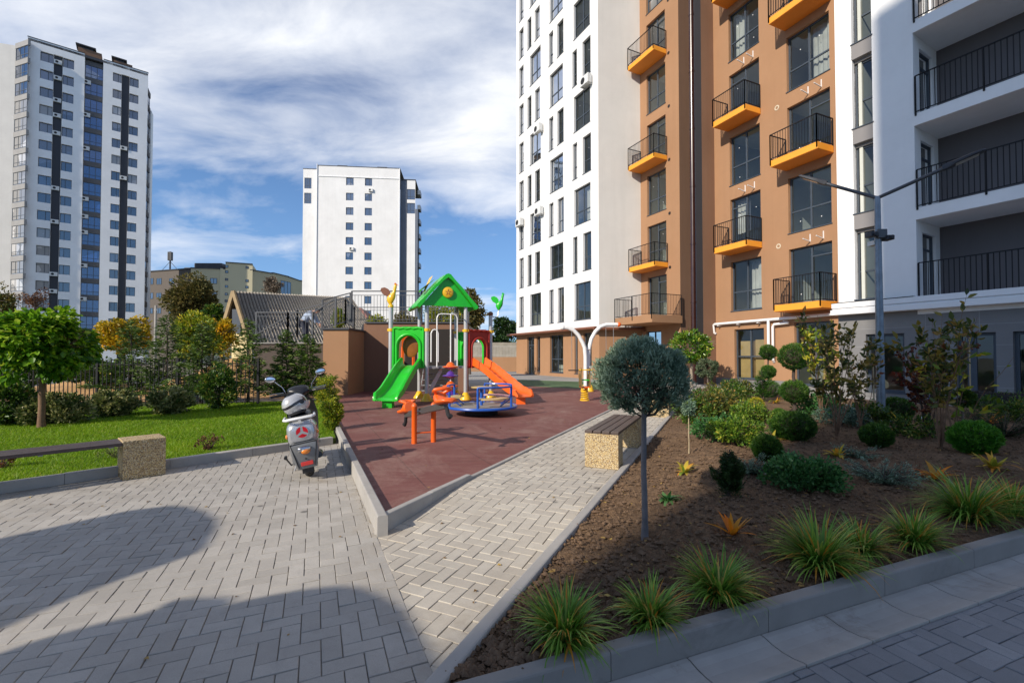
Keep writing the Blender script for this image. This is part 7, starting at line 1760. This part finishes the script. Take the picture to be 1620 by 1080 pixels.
# ------------------------------------------------------------ the lawn side
g_ = lambda px,py,z=.085: Vector((*G(px,py,z),z))
b = g_(66,677); k = b.y/720
t = thing('catalpa_tree', 'bright green ball-headed tree with large leaves on the lawn at left', 'tree', b); r = np.random.default_rng(11)
C, D, bb = lumpy(r, 10500, (b.x-.02,b.y,Z(545,b.y)), (74*k,72*k,64*k), 80, .27, .45); D[:,2] -= .5
ok = C[:,2] > Z(612,b.y); leaf_mesh('crown', C[ok], D[ok], .115, G_BRIGHT, t, .72, up=np.array((0,0,1.2)), rnd=bb[ok], seed=4, jitter=.3)
trunk(t, b-Vector((0,0,.05)), (b.x,b.y,Z(565,b.y)), .06, .045, BARK_B, .02, 9, .6, r, up=.5, twigs=4)
for px,py,w,h,lab in ((88,671,92,48,'round variegated bush nearest to the trunk of the bright green tree'),(180,658,68,42,'round variegated bush, middle one of three on the lawn'),(272,655,72,44,'round variegated bush, right one of three on the lawn')):
    b = g_(px,py); k = b.y/720; mound('variegated_bush', lab, 'bush', 0,0, w*k/2, h*k, 4200, .075, G_VARI, px, .55, 60, .24, at=b, group='round variegated bushes in a row at the back of the lawn')
b = g_(345,647); k = b.y/720; mound('dark_shrub','dark green upright shrub right of the variegated bushes','shrub',0,0,30*k,74*k,4200,.08,G_SHRUB,77,.5,50,.24,at=b)
b = g_(8,672); k = b.y/720; mound('dark_shrub','dark shrub at the left edge of the lawn','shrub',0,0,50*k,75*k,3500,.09,G_SHRUB,78,.5,50,.24,at=b)
mound('dry_shrub','small dry reddish shrub by the lawn kerb','shrub',0,0,.20,.26,700,.03,G_RUSSET,79,.4,14,.3,at=g_(330,713))
mound('dry_shrub','pale dry grassy plant behind the left bench','shrub',0,0,.2,.22,500,.04,G_VARI,80,.15,14,.3,at=g_(182,725))
mound('dry_shrub','reddish fading plant at the left edge near the bench','shrub',0,0,.15,.22,500,.03,G_RED,81,.4,14,.3,at=g_(2,742))
# hedge beside the scooter
for px,py,w,h,lab in ((524,681,36,62,'yellow-green hedge plant nearest to the scooter'),(520,655,34,62,'yellow-green hedge plant in the middle of the short hedge'),(512,640,30,50,'yellow-green hedge plant at the far end of the short hedge')):
    b = g_(px,py); k = b.y/720; mound('hedge_plant', lab, 'hedge', 0,0, w*k/2, h*k, 3600, .045, G_YG, px, .55, 46, .26, at=b, group='yellow-green hedge along the playground kerb')
# young firs by the fence
for px,py,top,rad,lab in ((205,640,505,.85,'young fir in front of the yellow tree, left of the pale pole'),(262,640,498,.95,'tall young fir just right of the pale pole'),(318,642,510,.85,'young fir in front of the olive tree'),(392,640,505,.95,'young fir in front of the barn gable'),(452,640,522,.70,'young fir before the dark landing wall'),(486,640,528,.75,'young fir left of the brown pier'),(30,640,560,.8,'young fir behind the dark shrub at far left')):
    b = g_(px,py); b.y += .5 if px < 400 else 1.2; b.x *= b.y/(b.y-(.5 if px < 400 else 1.2)); b.z = .05; conifer(lab, b, Z(top,b.y)-b.z, rad*1.05, 4600, px, G_FIR, .125, group='young firs along the back fence')
# trees beyond
def bigtree(label, px, cy, rxp, rzp, Y, mt, n, size, seed, nl=70, bark=BARK, fill=.45, sq=.24, name='deciduous_tree', asp=.55):
    c = P(px,cy,Y); k = Y/720; t = thing(name, label, 'tree', (c.x,Y,0)); r = np.random.default_rng(seed)
    C, D, bb = lumpy(r, n, (c.x,Y,c.z), (rxp*k,rxp*k*.8,rzp*k), nl, sq, fill); ok = C[:,2] > .1; leaf_mesh('crown', C[ok], D[ok], size, mt, t, asp, rnd=bb[ok], seed=seed)
    trunk(t, (c.x,Y,-.1), (c.x,Y,c.z-rzp*k*.3), .05+rzp*k*.05, .03+rzp*k*.03, bark, .05, 9, rxp*k*.6, r, up=rzp*k*.7, twigs=4); return t
bigtree('golden yellow tree behind the fence, below the white tower',196,530,40,34,20,G_YEL,7000,.13,31)
bigtree('yellow-green tree behind the fence, below the barn end',312,532,40,42,18.5,G_YG,6500,.12,32)
bigtree('yellow tree just left of the barn gable',352,530,24,36,22,G_YEL,3500,.13,33)
bigtree('large olive-brown tree in front of the olive office building',306,478,42,46,36,G_OLIVE,9000,.26,34,nl=110)
bigtree('dark green tree right of the olive-brown tree',338,505,24,26,34,G_SHRUB,4500,.24,35)
bigtree('pale bare-looking tree behind the barn ridge',432,452,17,18,48,leafmat('pale_dry_leaf', [(0,(.10,.08,.06)),(1,(.28,.22,.16))], .6, .2),1500,.22,36,bark=BARK_P)
bigtree('reddish brown tree at the left edge below the white tower',4,480,22,34,26,G_COPPER,2600,.13,37)
bigtree('thin reddish tree above the bright green tree',56,474,24,22,24,G_RUSSET,800,.10,38,fill=.2,nl=30)
bigtree('broad dark green bush between the firs behind the fence',150,588,50,18,17,G_SHRUB,3500,.12,39,name='bush')
bigtree('olive tree behind the roof of the climbing frame',742,495,26,44,34,G_OLIVE,6500,.20,40,nl=80)
bigtree('dark sparse tree between the slide and the white building',800,520,24,22,50,G_DARK,3500,.28,41,nl=60)
bigtree('dark hedge-like tree behind the low brown wall',785,545,26,18,47,G_DARK,4500,.28,42)
bigtree('yellowing bush behind the platform railing, left of the rooster',596,512,20,16,27,G_YG,1500,.12,43,fill=.3)
bigtree('yellowing bush behind the platform railing, right of the rooster',640,510,26,18,27,G_OLIVE,2600,.12,44,fill=.3)
bigtree('yellowing bush behind the climbing frame roof posts',700,500,36,26,28,G_YG,4500,.13,45)
bigtree('yellow bush just left of the stair railing',535,505,12,22,24,G_YG,1300,.12,46)
r = np.random.default_rng(99)
for q in range(26):
    a = r.uniform(-1.05,.15); D_ = r.uniform(140,230); x, y = D_*math.tan(a), D_; t = thing('distant_tree','green tree in the far tree line along the horizon','tree',(x,y,0),'far tree line along the horizon'); rr_ = r.uniform(4,8)
    C, D, bb = lumpy(r, 700, (x,y,rr_*.8), (rr_*1.3,rr_,rr_*.9), 30, .3, .4); ok = C[:,2] > 0; leaf_mesh('crown', C[ok], D[ok], 1.1, G_OLIVE if q % 3 else G_SHRUB, t, .7, rnd=bb[ok], seed=q); m_ = MB(); m_.cyl((x,y,0),(x,y,rr_),.3,.2,6); m_.build('trunk', BARK, t)
# ------------------------------------------------------------ light, sky, camera
CROT, CLOC = -10, (17.3,1.4,0)
w = bpy.data.worlds.new('World'); scene.world = w; w.use_nodes = True; nt = w.node_tree
bg = nt.nodes['Background']
sky = nt.nodes.new('ShaderNodeTexSky'); sky.sky_type = 'NISHITA'; sky.sun_disc = False
sky.sun_elevation = R(EL); SUNROT = math.atan2(-SUNH[0], -SUNH[1]); sky.sun_rotation = SUNROT
sky.air_density = 1.0; sky.dust_density = .6; sky.ozone_density = 2.2; sky.altitude = 200
tc = nt.nodes.new('ShaderNodeTexCoord'); sp = nt.nodes.new('ShaderNodeSeparateXYZ'); L(nt, tc.outputs['Generated'], sp.inputs[0])
zz = mathn(nt, 'MAXIMUM', mathn(nt, 'ADD', sp.outputs[2], .22), .10)
cb = nt.nodes.new('ShaderNodeCombineXYZ'); L(nt, mathn(nt, 'DIVIDE', sp.outputs[0], zz), cb.inputs[0]); L(nt, mathn(nt, 'DIVIDE', sp.outputs[1], zz), cb.inputs[1])
mp = nt.nodes.new('ShaderNodeMapping'); L(nt, cb.outputs[0], mp.inputs[0]); mp.inputs['Rotation'].default_value[2] = R(CROT); mp.inputs['Scale'].default_value = (.62,1.0,1); mp.inputs['Location'].default_value = CLOC
f1 = noise_fac(nt, .95, 5, .5, dist=.25, vec=mp.outputs[0])
f2 = noise_fac(nt, 3.4, 12, .60, dist=.35, vec=mp.outputs[0])
el = nt.nodes.new('ShaderNodeMapRange'); L(nt, sp.outputs[2], el.inputs[0]); el.inputs[1].default_value = .12; el.inputs[2].default_value = .42; el.inputs[3].default_value = -.10; el.inputs[4].default_value = .045
cv = mathn(nt, 'ADD', mathn(nt, 'ADD', mathn(nt, 'MULTIPLY', f1, .72), mathn(nt, 'MULTIPLY', f2, .36)), el.outputs[0])
cl = ramp(nt, cv, [(.455,(0,)*3),(.55,(.46,)*3),(.67,(.93,)*3)])
shade = ramp(nt, f2, [(.3,(9.0,9.7,11.0)),(.7,(10.9,11.0,11.2))])
fac = mixc(nt, 1.0, cl, ramp(nt, sp.outputs[2], [(0,(0,)*3),(.06,(1,)*3)]), 'MULTIPLY')
bk = nt.nodes.new('ShaderNodeMapRange'); L(nt, sp.outputs[1], bk.inputs[0]); bk.inputs[1].default_value = -.3; bk.inputs[2].default_value = .35; bk.inputs[3].default_value = .5; bk.inputs[4].default_value = 1
fac = mixc(nt, 1.0, fac, bk.outputs[0], 'MULTIPLY')
fac = mixc(nt, 1.0, fac, ramp(nt, sp.outputs[2], [(.58,(1,)*3),(.75,(.28,)*3)]), 'MULTIPLY')
skyc = mixc(nt, 1.0, sky.outputs[0], (.72,.97,1.32), 'MULTIPLY')
skyc = mixc(nt, ramp(nt, sp.outputs[2], [(0,(.75,)*3),(.16,(.45,)*3),(.5,(0,)*3)]), skyc, (3.0,5.6,9.6))
L(nt, mixc(nt, fac, skyc, shade), bg.inputs['Color']); bg.inputs['Strength'].default_value = .10
sl = bpy.data.lights.new('sun', 'SUN'); sl.energy = 5.0; sl.angle = R(.55); sl.color = (1, .91, .78)
so = bpy.data.objects.new('sun', sl); link(so)
dv = Vector((SUNH[0]*math.cos(R(EL)), SUNH[1]*math.cos(R(EL)), -math.sin(R(EL)))); so.rotation_euler = dv.to_track_quat('-Z', 'Y').to_euler()
cd = bpy.data.cameras.new('camera'); cam = bpy.data.objects.new('camera', cd); link(cam); scene.camera = cam
cam.location = (0,0,H_CAM); cam.rotation_euler = (math.pi/2+PITCH, 0, 0)
cd.sensor_width = 36; cd.lens = F_PX/1620*36; cd.shift_y = SHIFT/1620; cd.clip_start = .05; cd.clip_end = 4000
scene.view_settings.view_transform = 'Standard'; scene.view_settings.look = 'None'; scene.view_settings.exposure = 0; scene.view_settings.gamma = 1
scene.cycles.use_denoising = True; scene.cycles.max_bounces = 8; scene.cycles.transparent_max_bounces = 12
